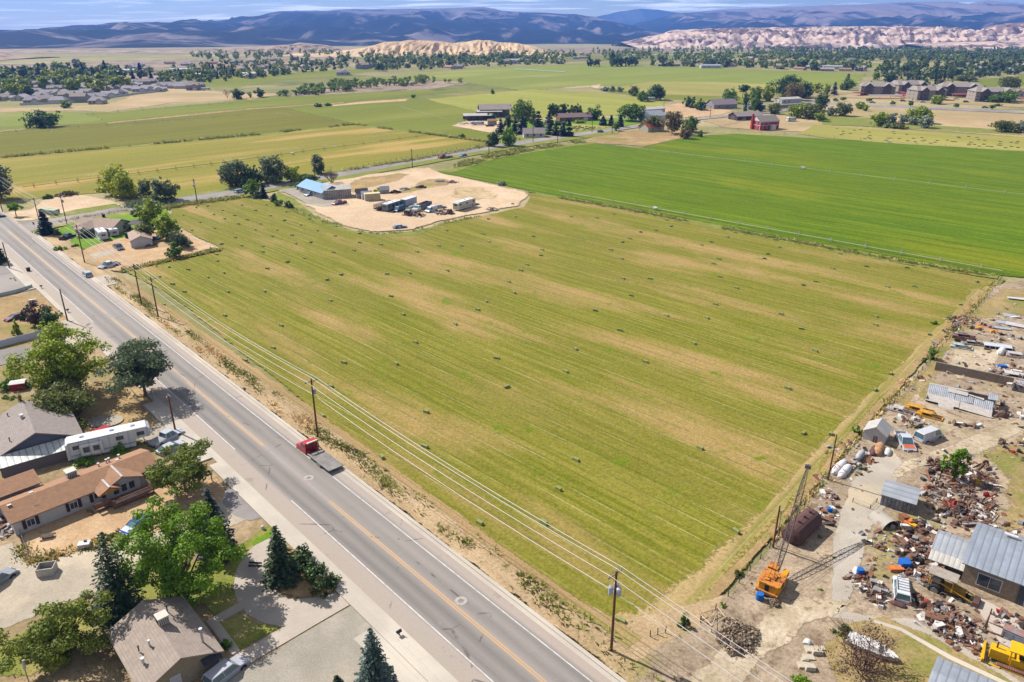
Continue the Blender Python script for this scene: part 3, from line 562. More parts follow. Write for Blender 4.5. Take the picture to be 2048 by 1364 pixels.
h_snow = hillmat('snow_peak', T(56, 72, 76), T(40, 54, 60), .001, .002, (.4, .6), top=T(250, 246, 250), gul=T(110, 110, 114), gsx=.001, zr=(60, 420), cl=0)
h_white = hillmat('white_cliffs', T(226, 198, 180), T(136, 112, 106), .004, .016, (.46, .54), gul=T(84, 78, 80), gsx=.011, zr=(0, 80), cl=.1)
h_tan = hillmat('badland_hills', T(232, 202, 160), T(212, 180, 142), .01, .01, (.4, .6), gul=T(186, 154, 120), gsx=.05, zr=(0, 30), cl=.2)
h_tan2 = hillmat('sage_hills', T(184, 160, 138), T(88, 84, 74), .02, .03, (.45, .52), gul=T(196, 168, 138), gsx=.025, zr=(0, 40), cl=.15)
ridge('mountain', [(-420, 80), (0, 77), (80, 65), (140, 66), (200, 69), (262, 61), (330, 61), (400, 48), (460, 45), (528, 46), (545, 38), (620, 31), (660, 21), (700, 21), (760, 18), (900, 17), (975, 14), (992, 17), (1010, 22), (1060, 25), (1130, 28), (1160, 33), (1190, 40), (1230, 52), (1260, 66), (1300, 74)], 2100, 8000, h_blue, pw=1.1, amp=.2, fx=.002, fy=.0009, nx=560, ny=80, rid=.9, D0r=4200)
ridge('snow_mountain', [(1060, 50), (1150, 38), (1180, 30), (1210, 22), (1240, 17.5), (1268, 19), (1300, 25), (1330, 30), (1420, 40), (1500, 50)], 9500, 11500, h_snow, pw=1.3, amp=.1, fx=.0014, fy=.0007, nx=120, ny=30)
ridge('mountain', [(1080, 78), (1190, 66), (1240, 44), (1310, 26), (1370, 20), (1500, 13), (1640, 7), (1700, 4), (1770, 3), (1784, 8), (1796, 20), (1804, 9), (1812, 2), (1822, 0), (1828, 7), (1836, 5), (1846, 18), (1866, 12), (1890, 7), (1910, 4), (1960, -2), (2060, -10), (2500, -16)], 3550, 8800, h_plat, pw=1.1, amp=.2, fx=.002, fy=.0009, nx=560, ny=70, rid=.9, seed=4)
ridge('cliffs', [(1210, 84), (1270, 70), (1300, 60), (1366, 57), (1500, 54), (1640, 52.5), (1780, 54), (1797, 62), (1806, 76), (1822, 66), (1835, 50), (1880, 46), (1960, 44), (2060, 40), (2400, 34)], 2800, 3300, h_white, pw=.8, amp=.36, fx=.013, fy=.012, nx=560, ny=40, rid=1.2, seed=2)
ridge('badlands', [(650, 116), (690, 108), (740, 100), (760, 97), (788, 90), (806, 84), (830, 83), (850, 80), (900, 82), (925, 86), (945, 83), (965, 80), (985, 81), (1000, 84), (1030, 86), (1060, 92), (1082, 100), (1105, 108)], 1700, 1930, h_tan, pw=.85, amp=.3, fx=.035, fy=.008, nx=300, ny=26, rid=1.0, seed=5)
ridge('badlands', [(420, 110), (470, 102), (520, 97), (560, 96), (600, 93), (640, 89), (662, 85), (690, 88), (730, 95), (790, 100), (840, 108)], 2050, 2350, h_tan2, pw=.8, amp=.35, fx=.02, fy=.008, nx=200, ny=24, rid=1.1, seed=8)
ridge('low_hills', [(-500, 80), (0, 87), (60, 92), (98, 100), (130, 108), (165, 117), (200, 126)], 1250, 1560, h_tan2, pw=.8, amp=.3, fx=.02, fy=.01, nx=160, ny=24, rid=.9, seed=11)
ridge('low_hills', [(100, 112), (200, 106), (300, 104), (400, 104), (480, 107), (560, 108), (640, 110), (700, 114)], 1700, 2250, h_tan2, pw=.8, amp=.4, fx=.012, fy=.01, nx=160, ny=20, rid=.9, seed=14)
ridge('low_hills', [(1700, 88), (1790, 84), (1870, 82), (1940, 78), (2060, 68), (2300, 62)], 2400, 2650, h_white, pw=.9, amp=.3, fx=.015, fy=.01, nx=120, ny=20, rid=.8, seed=17)
# air
hz = MB(); hz.box((0, 6100, 150), (34000, 13600, 780))
m, nt = newmat('haze_air')
pv = NN(nt, 'ShaderNodeVolumePrincipled', Color=(.16, .36, 1., 1), Density=8.5e-5, Anisotropy=.1)
nt.links.new(pv.outputs[0], NN(nt, 'ShaderNodeOutputMaterial').inputs['Volume'])
tag(hz.build('haze', m), kind='stuff')
# ================================================================== plants
def np_mesh(name, V, Fc, mats, mi=None, smooth=False):
    me = bpy.data.meshes.new(name); nv = len(V); nf = len(Fc)
    me.vertices.add(nv); me.vertices.foreach_set('co', np.asarray(V, np.float32).ravel())
    k = Fc.shape[1]; me.loops.add(nf * k); me.loops.foreach_set('vertex_index', Fc.astype(np.int32).ravel())
    me.polygons.add(nf); me.polygons.foreach_set('loop_start', np.arange(0, nf * k, k, dtype=np.int32))
    for m in mats: me.materials.append(m)
    if mi is not None: me.polygons.foreach_set('material_index', np.asarray(mi, np.int32))
    me.update(calc_edges=True); return me
def quads(C, Nn, size, rs, asp=1.5):
    """leaf cards: centres C, facing Nn, with size per card"""
    n = len(C); Nn = Nn / (np.linalg.norm(Nn, axis=1, keepdims=True) + 1e-9)
    a = rs.normal(size=(n, 3)); a -= Nn * (a * Nn).sum(1, keepdims=True); a /= np.linalg.norm(a, axis=1, keepdims=True) + 1e-9
    b = np.cross(Nn, a); s = size.reshape(-1, 1)
    a = a * s * asp * .5; b = b * s * .5; f = Nn * s * .18
    V = np.stack([C - a * .9 - b * .55 - f, C + a * .25 - b, C + a, C - a * .1 + b], 1).reshape(-1, 3)
    return V, np.arange(4 * n).reshape(n, 4)
def crown(seed, n, leaf_s, h=1., w=1., z0=.22, K=46, shape='round', clump=.19, gap=.0):
    """leaf cards gathered in clumps through an uneven crown; returns verts, faces in metres"""
    rs = np.random.RandomState(seed)
    ph = rs.rand(6) * 6.28
    C = []
    while len(C) < K:
        p = rs.normal(size=3); p /= np.linalg.norm(p); p *= rs.rand() ** .36 * (1.28 if rs.rand() < .14 and shape != 'dome' else 1)
        th = math.atan2(p[1], p[0]); lob = 1 + .24 * math.sin(2 * th + ph[0]) + .18 * math.sin(3 * th + ph[1] + 2 * p[2]) + .1 * math.sin(5 * th + ph[2])
        zz = p[2]
        if shape == 'tall': rad = (1 - abs(zz) ** 2.2) ** .5 * .9 + .08
        elif shape == 'vase': rad = .55 + .55 * (zz * .5 + .5)
        elif shape == 'dome': zz = abs(zz) * 1.9 - 1; rad = 1.05
        else: rad = 1.
        C.append((p[0] * lob * rad, p[1] * lob * rad, zz + rs.normal() * .05))
    C = np.array(C); r = clump * (.65 + .7 * rs.rand(K)) * 2.0
    pk = r ** 2 / (r ** 2).sum(); idx = rs.choice(K, n, p=pk)
    d = rs.normal(size=(n, 3)); d /= np.linalg.norm(d, axis=1, keepdims=True); d[:, 2] *= .78
    rr = rs.rand(n) ** .45
    p = C[idx] + d * (r[idx] * rr)[:, None]
    hw = w / 2; zc = h * (z0 + 1) / 2; hh = h * (1 - z0) / 2
    ext = np.percentile(np.abs(p[:, :2]), 98); p[:, :2] /= ext; zl, zh = np.percentile(p[:, 2], 1), np.percentile(p[:, 2], 99); p[:, 2] = (p[:, 2] - zl) / (zh - zl) * 2 - 1
    Cw = p * np.array([hw, hw, hh]) + np.array([0, 0, zc])
    Nn = d * .8 + rs.normal(size=(n, 3)) * .45 + np.array([0, 0, .45])
    V, Fc = quads(Cw, Nn, leaf_s * (.6 + .8 * rs.rand(n)), rs)
    cl = C / np.array([ext, ext, 1]); cl[:, 2] = (C[:, 2] - zl) / (zh - zl) * 2 - 1
    return V, Fc, cl * np.array([hw, hw, hh]) + np.array([0, 0, zc])
def trunk_mb(h, w, z0, cl, r, seed, n=7, lean=0.):
    b = MB(); q = random.Random(seed); top = (lean * w * .2, q.uniform(-.05, .05) * w, h * (z0 + .22))
    b.bar((0, 0, -.1), (top[0] * .4, top[1] * .4, h * z0 * .6), r * 1.25, 8, 0, r * .95); b.bar((top[0] * .4, top[1] * .4, h * z0 * .6), top, r * .95, 8, 0, r * .7)
    ks = list(range(len(cl))); q.shuffle(ks)
    for k in ks[:n]:
        e = cl[k]; st = Vector((top[0] * .6, top[1] * .6, h * z0 * q.uniform(.75, 1.1))).lerp(Vector(top), q.random())
        md = st.lerp(Vector(e), .5) + Vector((0, 0, h * .03))
        b.bar(st, md, r * .45, 5, 0, r * .28, cap=False); b.bar(md, e, r * .28, 5, 0, r * .08, cap=False)
    return b
def spruce(seed, n_lv, h, w, leaf_s, per=16, droop=.28, z0=.04):
    rs = np.random.RandomState(seed); C = []; N_ = []; S = []
    for L in range(n_lv):
        f = (L + rs.rand() * .6) / n_lv; z = h * (z0 + (1 - z0) * f); R_ = w / 2 * ((1 - f) ** .85) * (1 - .45 * max(0, .1 - f) * 10 * .4) + .04 * w
        nb = max(4, int(13 * (1 - f) + 4))
        for k in range(nb):
            th = 6.283 * (k + rs.rand() * .8) / nb; ln = R_ * rs.uniform(.72, 1.12)
            npc = max(3, int(per * ln / (w / 2)) + 2)
            t = rs.rand(npc) ** .7
            side = rs.normal(size=npc) * .14 * ln * (1.15 - t)
            x = math.cos(th) * ln * t - math.sin(th) * side; y = math.sin(th) * ln * t + math.cos(th) * side
            zz = z - droop * ln * t + .12 * ln * t ** 2 + rs.normal(size=npc) * .02 * h / n_lv
            C.append(np.stack([x, y, zz], 1)); nn = np.stack([np.cos(th) * .5 + rs.normal(size=npc) * .35, np.sin(th) * .5 + rs.normal(size=npc) * .35, .7 + rs.rand(npc) * .4], 1); N_.append(nn)
            S.append(leaf_s * (.6 + .7 * rs.rand(npc)))
    C = np.concatenate(C); C[:, 2] = np.maximum(C[:, 2], .1)
    return quads(C, np.concatenate(N_), np.concatenate(S), rs, 2.)
def twigs(seed, h, w, n0=9, r=.09, depth=3):
    """bare branches"""
    q = random.Random(seed); b = MB()
    def grow(p, d, L, rr, k):
        e = p + d * L; b.bar(p, e, rr, 4 if k < 2 else 3, 0, rr * .55, cap=False)
        if k >= depth: return
        for _ in range(q.choice((3, 4, 4, 5))):
            d2 = (d + Vector((q.uniform(-1, 1), q.uniform(-1, 1), q.uniform(-.25, .8))) * .75).normalized()
            grow(p.lerp(e, q.uniform(.45, 1)), d2, L * q.uniform(.5, .8), rr * .5, k + 1)
    for i in range(n0):
        a = 6.283 * i / n0 + q.uniform(-.3, .3); d = Vector((math.cos(a) * w / h * .6, math.sin(a) * w / h * .6, 1)).normalized()
        grow(Vector((q.uniform(-.2, .2), q.uniform(-.2, .2), 0)), d, h * .42 * q.uniform(.8, 1.2), r, 0)
    return b
L_ = dict(
    green=leaf('leaf_green', T(92, 122, 40), T(124, 152, 46)), bright=leaf('leaf_bright', T(92, 134, 14), T(134, 168, 30)), dark=leaf('leaf_dark', T(62, 92, 38), T(90, 116, 50)),
    yellow=leaf('leaf_yellow', T(140, 158, 18), T(178, 184, 30)), leafy=leaf('leaf_mid_green', T(92, 112, 34), T(140, 150, 54)), lime=leaf('leaf_lime', T(118, 142, 16), T(166, 180, 40)), olive=leaf('leaf_olive', T(98, 110, 48), T(130, 136, 66)),
    silver=leaf('leaf_silver', T(128, 138, 110), T(164, 172, 146)), grey=leaf('leaf_grey_green', T(88, 104, 72), T(120, 134, 94)), spruce=leaf('needles_green', T(50, 72, 44), T(74, 96, 56), .1), blue=leaf('needles_blue', T(72, 92, 84), T(112, 130, 122), .1),
    navy=leaf('needles_dark', T(36, 54, 52), T(54, 72, 66), .1), far=leaf('leaf_far', T(108, 130, 56), T(142, 156, 74), sc=.15), fardark=leaf('leaf_far_dark', T(74, 98, 50), T(104, 124, 60), sc=.15), purple=leaf('leaf_purple', T(96, 72, 66), T(126, 96, 84), .15), orchard=leaf('leaf_orchard', T(108, 136, 50), T(140, 158, 66)), brown=leaf('leaf_brown', T(118, 104, 66), T(140, 122, 78)), juniper=leaf('needles_juniper', T(52, 76, 30), T(82, 108, 42), .1))
m_bark = mat('bark', T(128, 108, 88), var=.35, sc=5.); m_barkd = mat('dark_bark', T(92, 78, 68), var=.3, sc=5.); m_twig = mat('dead_twigs', T(164, 142, 126), var=.2); m_twigp = mat('purple_twigs', T(112, 82, 76), var=.25)
def tree(kind, bx, by, ty, wpx, label, n=None, name=None, cat='tree', z0=None, shape='round', seed=None, K=None, clump=.19, group=None, ls=None):
    """one tree where the photo shows it: foot at (bx, by), top at ty, crown wpx wide"""
    x, y = G(bx, by); h = max(.5, hgt(bx, by, ty)); w = wpx * m_px(bx, by)
    # the picture shows a leaning column of the crown: heights are read at the foot's distance
    d = math.hypot(x, y, HC); seed = seed if seed is not None else int(bx * 7 + by * 13) % 9999
    con = kind in ('spruce', 'blue', 'navy')
    if not con:      # the far side of a wide crown shows above its top: solve for the true height
        ct, st = y / math.hypot(y, HC), HC / math.hypot(y, HC); Z = .2 if z0 is None else z0; lo, hi, ha = .25 * h, h, h
        for _ in range(24):
            h = (lo + hi) / 2; b_ = h * (1 - Z) / 2
            if h * (1 + Z) / 2 * ct + math.hypot(b_ * ct, w / 2 * st) > ha * ct: hi = h
            else: lo = h
    ls = ls or max(.15, min(1.0, d * .002))
    nm = name or ('spruce_tree' if con else 'tree')
    o = thing(nm, (x, y, gz(y)), rnd.uniform(0, 6.28), label, cat, group)
    if con:
        nl = int(max(9, min(34, h / ls * .85))); V, Fc = spruce(seed, nl, h, w, ls * 1.0, per=int(max(6, min(26, w / ls * 1.7))))
        link('crown', np_mesh('crown', V, Fc, [L_[kind]]), o)
        MB().bar((0, 0, -.1), (0, 0, h * .85), .018 * h + .05, 7, 0, .02).build('trunk', m_barkd, o)
    else:
        z0 = .2 if z0 is None else z0
        n = n or int(max(160, min(30000, 2.0 * (w * w * 1.6 + w * h * 2.2) / (ls * ls))))
        V, Fc, cl = crown(seed, n, ls, h, w, z0, K or int(max(16, min(90, 14 + w * 5))), shape, clump * (.8 if d < 150 else 1))
        link('crown', np_mesh('crown', V, Fc, [L_[kind]]), o)
        trunk_mb(h, w, max(z0, .06), cl, .022 * h + .05, seed, 9 if d < 160 else 4).build('trunk', m_bark, o)
    return o
def bush(kind, bx, by, ty, wpx, label, **k):
    k.setdefault('z0', .02); k.setdefault('shape', 'dome')
    return tree(kind, bx, by, ty, wpx, label, name=k.pop('name', 'shrub'), cat=k.pop('cat', 'shrub'), **k)
# ---- near trees on the left of the street
tree('lime', 138, 790, 650, 142, 'big yellow-green tree beside the white vinyl wall at the side street', z0=.16, clump=.15, K=80)
tree('grey', 292, 794, 676, 140, 'wide grey-green street tree with a bare trunk, by the pavement', z0=.34, clump=.16, shape='vase')
tree('olive', 128, 836, 762, 128, 'low olive tree behind the grey-roofed house', z0=.12, clump=.17)
tree('leafy', 372, 986, 884, 135, 'dark green tree at the end of the brown mobile home', z0=.3, clump=.17)
tree('bright', 374, 1194, 992, 196, 'big bright green tree shading the curved concrete drive', z0=.12, clump=.115, K=120)
tree('spruce', 247, 1238, 1062, 118, 'tall dark spruce between the alley and the house with the white roof cooler')
tree('leafy', 130, 1318, 1172, 178, 'spreading olive-green tree beside the gravel alley', z0=.03, clump=.13, shape='vase', K=70)
tree('navy', 438, 1112, 976, 86, 'dark spruce half hidden behind the big bright green tree')
tree('spruce', 566, 1166, 1050, 80, 'spruce on the island inside the curved drive')
tree('blue', 752, 1385, 1256, 92, 'blue-grey spruce on the gravel beside the pavement')
tree('spruce', 676, 1376, 1350, 30, 'small young conifer on the gravel yard left of the blue spruce')
tree('spruce', 0, 528, 474, 34, 'dark conifer beside the car park at the left edge')
for jx, jy, lb in ((604, 1132, 'juniper nearest the island spruce'), (626, 1156, 'middle juniper of the row along the curved drive island'), (650, 1182, 'juniper at the street end of the curved drive island')): bush('juniper', jx, jy, jy - 40, 52, K=44, clump=.22, label='low dark ' + lb)
bush('juniper', 57, 640, 612, 28, 'round clipped evergreen shrub beside the dark red car')
tree('dark', 108, 664, 616, 42, 'dusty green small tree near the end of the white vinyl wall', z0=.06)
bush('green', 132, 868, 836, 44, 'dark green bush under the low olive tree')
bush('bright', 245, 906, 882, 34, 'leafy green bush between the long white trailer and brown roof')
bush('bright', 172, 928, 908, 44, 'green bush beside the brown roof and blue-grey house')
bush('lime', 318, 952, 920, 34, 'small green bush at the corner of the mobile home')
bush('green', 20, 800, 788, 24, 'low green shrub in the dry yard behind the grey-roofed house')
bush('green', 24, 776, 750, 60, 'green weedy shrub by the dark red garden shed')
bush('green', 268, 1318, 1300, 24, 'dark little shrub by the fence post beside the alley')
bush('bright', 452, 1300, 1276, 30, 'bright green bush against the wall by the silver car')
bush('green', 132, 1112, 1098, 36, 'green weed clump along the sandy yard edge')
bush('green', 225, 1075, 1060, 34, 'green weed clump beside the blue car')
bush('brown', 55, 855, 790, 20, 'dry scrub behind the grey-roofed house')
bush('lime', 36, 672, 640, 14, 'yellow-green shrub against the wall under the red roof')
# bare and purple shrubs
def bare(nm, bx, by, ty, wpx, label, m=m_twig, n0=9, dep=3, seed=1, r=.07):
    x, y = G(bx, by); h = hgt(bx, by, ty); w = wpx * m_px(bx, by)
    o = thing(nm, (x, y, 0), 0, label, 'tree' if nm.endswith('tree') else 'shrub')
    twigs(seed, h, w, n0, r, dep).build('branches', m, o); return o
def purple(bx, by, ty, wpx, label, seed):
    o = bare('shrub', bx, by, ty, wpx, label, m_twigp, 12, 3, seed, .06)
    h = hgt(bx, by, ty); w = wpx * m_px(bx, by)
    V, Fc, cl = crown(seed, int(260 * w), max(.14, .0019 * math.hypot(*G(bx, by))), h, w, .12, 40, 'dome', .16)
    link('foliage', np_mesh('foliage', V, Fc, [L_['purple']]), o); return o
purple(84, 656, 606, 50, 'dark purple-leaved shrub near the street lamp-less pole', 3)
purple(1722, 1352, 1262, 130, 'big purple-brown bare shrub in front of the white boat', 5)
bush('olive', 1686, 1275, 1244, 40, 'green topped bush beside the purple-brown shrub')
bare('dead_tree', 664, 366, 334, 44, 'bare reddish tree behind the blue-roofed house', m_twigp, 8, 4, 8, .12)
bare('dead_tree', 455, 196, 174, 22, 'bare dead tree leaning at the edge of the vacant lot', m_twigp, 6, 3, 4, .12)
bush('silver', 1002, 370, 362, 20, 'grey tumbleweed bush on the edge of the bright green field')
# ---- corner house garden
tree('navy', 94, 470, 416, 34, 'dark blue spruce at the street corner beside the stop sign')
bush('olive', 116, 472, 458, 13, 'clipped round shrub beside the corner spruce')
bush('dark', 174, 476, 458, 30, 'dark clipped shrub in front of the cream corner house')
tree('grey', 280, 440, 414, 24, 'small dark tree on the lawn behind the garden shed')
tree('lime', 306, 452, 398, 44, 'tall loose yellow-green tree behind the garden shed', z0=.1)
tree('lime', 337, 482, 430, 52, 'dense round yellow-green tree at the field corner', z0=.04)
tree('olive', 292, 482, 446, 38, 'olive-green tree standing in front of the garden shed', z0=.1, shape='vase')
tree('grey', 364, 496, 463, 42, 'dark spreading tree at the edge of the hay field', z0=.12)
tree('green', 350, 516, 484, 30, 'pale green small tree nearest to the hay in the corner yard', z0=.06)
bush('dark', 256, 460, 454, 14, 'low dark shrub on the corner lawn')
bush('green', 152, 494, 488, 18, 'flower bed greenery on the corner lawn edge')
bush('bright', 120, 502, 492, 26, 'leafy flower bed along the pavement')
tree('bright', 33, 434, 407, 24, 'small pollarded street tree with a thin trunk near the junction', z0=.55)
tree('grey', 4, 398, 334, 52, 'tall grey-green tree at the far left of the street', z0=.08)
tree('yellow', 232, 388, 331, 58, 'tall yellow-green tree at the edge of the tan hay field', z0=.05)
tree('yellow', 256, 396, 346, 54, 'broad yellow-green tree nearest to the cross street', z0=.04)
tree('grey', 294, 396, 362, 26, 'grey-green young tree beside the yellow-green pair', z0=.05)
tree('grey', 330, 402, 357, 46, 'grey-green willow beside the cross street', z0=.03)
bush('grey', 300, 408, 394, 80, 'grey-green scrub along the cross street ditch', name='thicket')
bush('dark', 97, 398, 388, 18, 'dark green bush on the edge of the corner lot')
bush('brown', 134, 392, 382, 38, 'low scrubby bushes behind the corner lot')
bush('yellow', 203, 384, 374, 16, 'small yellow-green bush beside the tan hay field')
tree('grey', 472, 372, 322, 58, 'tall grey poplar beside the bend of the cross street', z0=.04)
tree('dark', 505, 372, 336, 44, 'dark green tree between the two grey poplars', z0=.04)
tree('grey', 545, 366, 312, 50, 'tallest grey poplar beside the white car', z0=.04)
tree('lime', 584, 364, 334, 30, 'round lime-green tree behind the blue-roofed house', z0=.03)
tree('grey', 638, 348, 310, 28, 'slender grey-green tree behind the bare reddish tree', z0=.05)
bush('dark', 612, 360, 348, 50, 'dark hedge of bushes behind the blue-roofed house', name='thicket')
tree('green', 505, 392, 360, 32, 'pale blossoming small tree by the parked white car', z0=.2)
tree('navy', 528, 396, 365, 16, 'narrow dark conifer beside the gravel drive')
bush('grey', 516, 396, 382, 22, 'grey bush beside the narrow dark conifer')
bush('dark', 549, 404, 388, 17, 'dark round bush on the corner of the gravel drive')
bush('green', 558, 412, 399, 18, 'green bush second from the gravel drive corner')
bush('dark', 578, 416, 402, 17, 'dark bush nearest the dirt lot on the field edge')
tree('green', 598, 380, 364, 14, 'small conifer shaped tree at the end of the blue-roofed house', z0=.03)
bush('yellow', 756, 388, 376, 16, 'yellow-green bush behind the row of small sheds')
# ---- middle distance along the cross street
MID = [
 ('dark', 88, 254, 222, 58, 'lone dark round tree on the left green field', .02), ('green', 133, 216, 202, 20, 'small round tree at the edge of the vacant lot', .05), ('dark', 476, 198, 178, 24, 'dark round tree next to the leaning dead tree', .03),
 ('dark', 520, 194, 176, 20, 'dark shrubby tree at the start of the orchard', .03), ('dark', 988, 294, 262, 26, 'dark green tree at the road in front of the small white house', .04), ('bright', 1018, 292, 256, 30, 'bright green tree at the road in front of the small white house', .04),
 ('green', 1045, 258, 202, 44, 'tall pale green cottonwood beside the farm barns', .04), ('dark', 1017, 264, 232, 14, 'dark narrow tree behind the white house', .05), ('lime', 1160, 246, 238, 20, 'low yellowish hedge tree behind the conifers', .03),
 ('green', 1262, 242, 209, 48, 'round green shade tree on the farm lawn', .16), ('green', 1188, 240, 212, 26, 'mixed green tree beside the long brick house', .05), ('dark', 1122, 250, 242, 22, 'bushy dark tree in front of the brick house', .05),
 ('olive', 1306, 262, 232, 34, 'green tree covering the orange-roofed cottage', .1), ('brown', 1344, 268, 224, 38, 'grey-brown half bare tree beside the orange-roofed cottage', .2), ('green', 1380, 264, 234, 34, 'leafy green tree at the corner of the alfalfa field', .06),
 ('brown', 1372, 278, 252, 24, 'pale bare shrub at the corner of the alfalfa field', .05), ('green', 1400, 274, 262, 12, 'small green bush at the alfalfa corner', .03), ('green', 1232, 262, 246, 14, 'young green tree beside the road', .2),
 ('olive', 1268, 192, 172, 22, 'olive tree west of the tall field trees', .03), ('silver', 1240, 184, 174, 14, 'silver shrub on the pale field edge', .02), ('silver', 1224, 183, 172, 12, 'silvery narrow shrub on the pale field edge', .02), ('silver', 1212, 182, 174, 18, 'silvery thicket next to the bare patch', .02),
 ('green', 1285, 203, 182, 24, 'light green tree in front of the tall field trees', .03), ('dark', 1312, 200, 170, 38, 'dense tall dark tree in the middle of the pale fields', .03),
 ('dark', 1376, 214, 193, 18, 'dark tree west of the dirt farmyard', .05), ('dark', 1400, 220, 204, 26, 'bushy dark tree on the dirt farmyard', .03), ('lime', 1396, 218, 202, 20, 'lime tree on the dirt farmyard', .03),
 ('green', 1458, 206, 178, 34, 'green tree above the mauve-roofed house', .03), ('dark', 1485, 196, 170, 20, 'odd dark tree with a clipped round head', .5), ('dark', 1490, 224, 184, 12, 'narrow columnar poplar beside the road', .02), ('green', 1510, 202, 174, 30, 'large green tree behind the columnar poplar', .04), ('green', 1508, 222, 196, 22, 'green bush tree by the road bend', .03),
 ('lime', 1536, 202, 172, 26, 'yellowish tall tree in the clump by the road', .03), ('dark', 1572, 192, 152, 52, 'tallest dark tree of the clump by the road', .02), ('brown', 1586, 200, 166, 42, 'grey-brown hazy tree of the clump by the road', .03), ('dark', 1606, 196, 164, 34, 'deep green tree east of the clump by the road', .03),
 ('olive', 1548, 228, 206, 28, 'olive tree south of the clump by the road', .03), ('dark', 1518, 222, 202, 18, 'dark little tree near the grey sheds', .03), ('lime', 1598, 236, 208, 44, 'bright green thicket tree behind the red house', .03), ('olive', 1622, 238, 210, 40, 'green thicket tree beside the dry lots', .03), ('dark', 1640, 222, 190, 34, 'dark green tree west of the highway', .03), ('lime', 1640, 243, 226, 20, 'lime bush beside the pasture', .02),
 ('yellow', 1634, 186, 166, 22, 'brilliant yellow tree left of the apartments', .08), ('lime', 1652, 190, 168, 14, 'narrow lime tree left of the apartments', .03), ('green', 1694, 180, 160, 26, 'green tree under the tall conifer', .05), ('lime', 1690, 180, 168, 18, 'yellow-green bush under the tall conifer', .03),
 ('olive', 1686, 232, 206, 34, 'olive round tree by the highway verge', .03), ('lime', 1720, 218, 204, 18, 'bright bush tree beside the highway', .03), ('lime', 1730, 222, 210, 14, 'bright smaller bush beside the highway', .02), ('silver', 1660, 232, 214, 16, 'silver shrub by the highway verge', .02),
 ('lime', 1756, 252, 226, 32, 'bright green tree in the dry lots west', .03), ('lime', 1836, 246, 214, 46, 'biggest bright green tree in the dry lots', .04), ('silver', 1850, 256, 232, 28, 'pale silver olive tree below the biggest bright tree', .02), ('silver', 1782, 246, 226, 22, 'silver shrub tree east of the bright tree', .02), ('silver', 1806, 248, 230, 22, 'silver middle shrub in the dry lots', .02), ('silver', 1826, 250, 234, 18, 'small silver shrub in the dry lots', .02),
 ('olive', 2008, 264, 242, 44, 'olive round thicket at the right edge pasture', .02), ('silver', 2042, 266, 242, 26, 'silver thicket at the right edge pasture', .02), ('olive', 1790, 256, 246, 40, 'low green thicket along the bale stubble', .02),
 ('green', 1742, 190, 181, 16, 'street tree at the left apartment block', .04), ('lime', 1872, 208, 191, 28, 'bright green tree in front of the middle apartment block', .03), ('green', 1986, 205, 190, 22, 'green tree in front of the right apartment block', .03), ('green', 2014, 206, 182, 28, 'large green tree at the right end of the apartments', .03), ('green', 1826, 195, 186, 10, 'small tree between the apartment blocks', .05), ('green', 1852, 172, 158, 12, 'lime tree behind the apartment blocks', .03),
 ('brown', 1882, 172, 158, 14, 'brown-leaved tree behind the apartment blocks', .03), ('olive', 2018, 178, 154, 40, 'olive tree on the hill right of the apartments', .03), ('olive', 1930, 162, 150, 40, 'tree line hump below the green hill', .02),
 ('lime', 1752, 160, 142, 16, 'lime green tree above the left apartment block', .03), ('dark', 1778, 164, 146, 26, 'dark tree above the left apartment block', .03), ('lime', 924, 276, 267, 14, 'yellow-green bush in the middle green field', .02), ('dark', 980, 240, 226, 22, 'brown-green shrub in front of the open barn', .03), ('dark', 656, 212, 207, 14, 'dark bush on the farm lane', .02), ('dark', 637, 214, 207, 14, 'second dark bush on the farm lane', .02), ('green', 985, 188, 179, 6, 'tiny lone tree in the far field', .1), ('green', 827, 196, 189, 7, 'tiny lone tree beside the dark field', .1),
]
for k, bx, by, ty, wp, lb, z0 in MID: tree(k, bx, by, ty, wp, lb, z0=z0, name='tree' if by - ty > 9 and k != 'silver' else 'shrub', cat='tree' if by - ty > 9 and k != 'silver' else 'shrub')
CON = [('navy', 1001, 268, 236, 20, 'front conifer of the pair by the white house'), ('spruce', 1030, 264, 232, 18, 'conifer beside the tall pale cottonwood'), ('navy', 1044, 268, 228, 26, 'dark spruce behind the white house'), ('navy', 1076, 254, 220, 26, 'broad dark spruce in the farm grove'), ('navy', 1098, 250, 222, 22, 'dark spruce next to the broad one in the farm grove'), ('navy', 1099, 270, 237, 20, 'leftmost spruce of four by the road'), ('navy', 1112, 272, 240, 18, 'second spruce of four by the road'), ('navy', 1125, 273, 245, 22, 'third spruce of four by the road'), ('navy', 1138, 273, 237, 20, 'rightmost spruce of four by the road'),
 ('navy', 1206, 251, 231, 18, 'left spruce of three on the roadside lawn'), ('navy', 1222, 252, 230, 14, 'thin middle spruce of three on the roadside lawn'), ('navy', 1240, 254, 229, 18, 'right spruce of three on the roadside lawn'), ('spruce', 1178, 238, 214, 16, 'dark conifer beside the long brick house'), ('navy', 1067, 246, 216, 14, 'slim spruce behind the farm grove'), ('spruce', 1693, 176, 146, 20, 'tall ragged conifer left of the apartments'), ('navy', 1668, 188, 162, 14, 'pointed dark conifer left of the apartments'), ('spruce', 1386, 216, 192, 16, 'conifer by the dirt farmyard'), ('spruce', 1400, 216, 196, 10, 'small conifer by the dirt farmyard')]
for c in CON: tree(*c)
for i, (bx, w_) in enumerate([(1104, 18), (1116, 17), (1128, 16), (1146, 18), (1158, 16)]):
    tree('dark', bx, 232 + i % 2, 207 + (i * 3) % 5, w_, 'dark pine in the shelter row behind the brick house', name='pine_tree', group='pines of the shelter row', z0=.08)
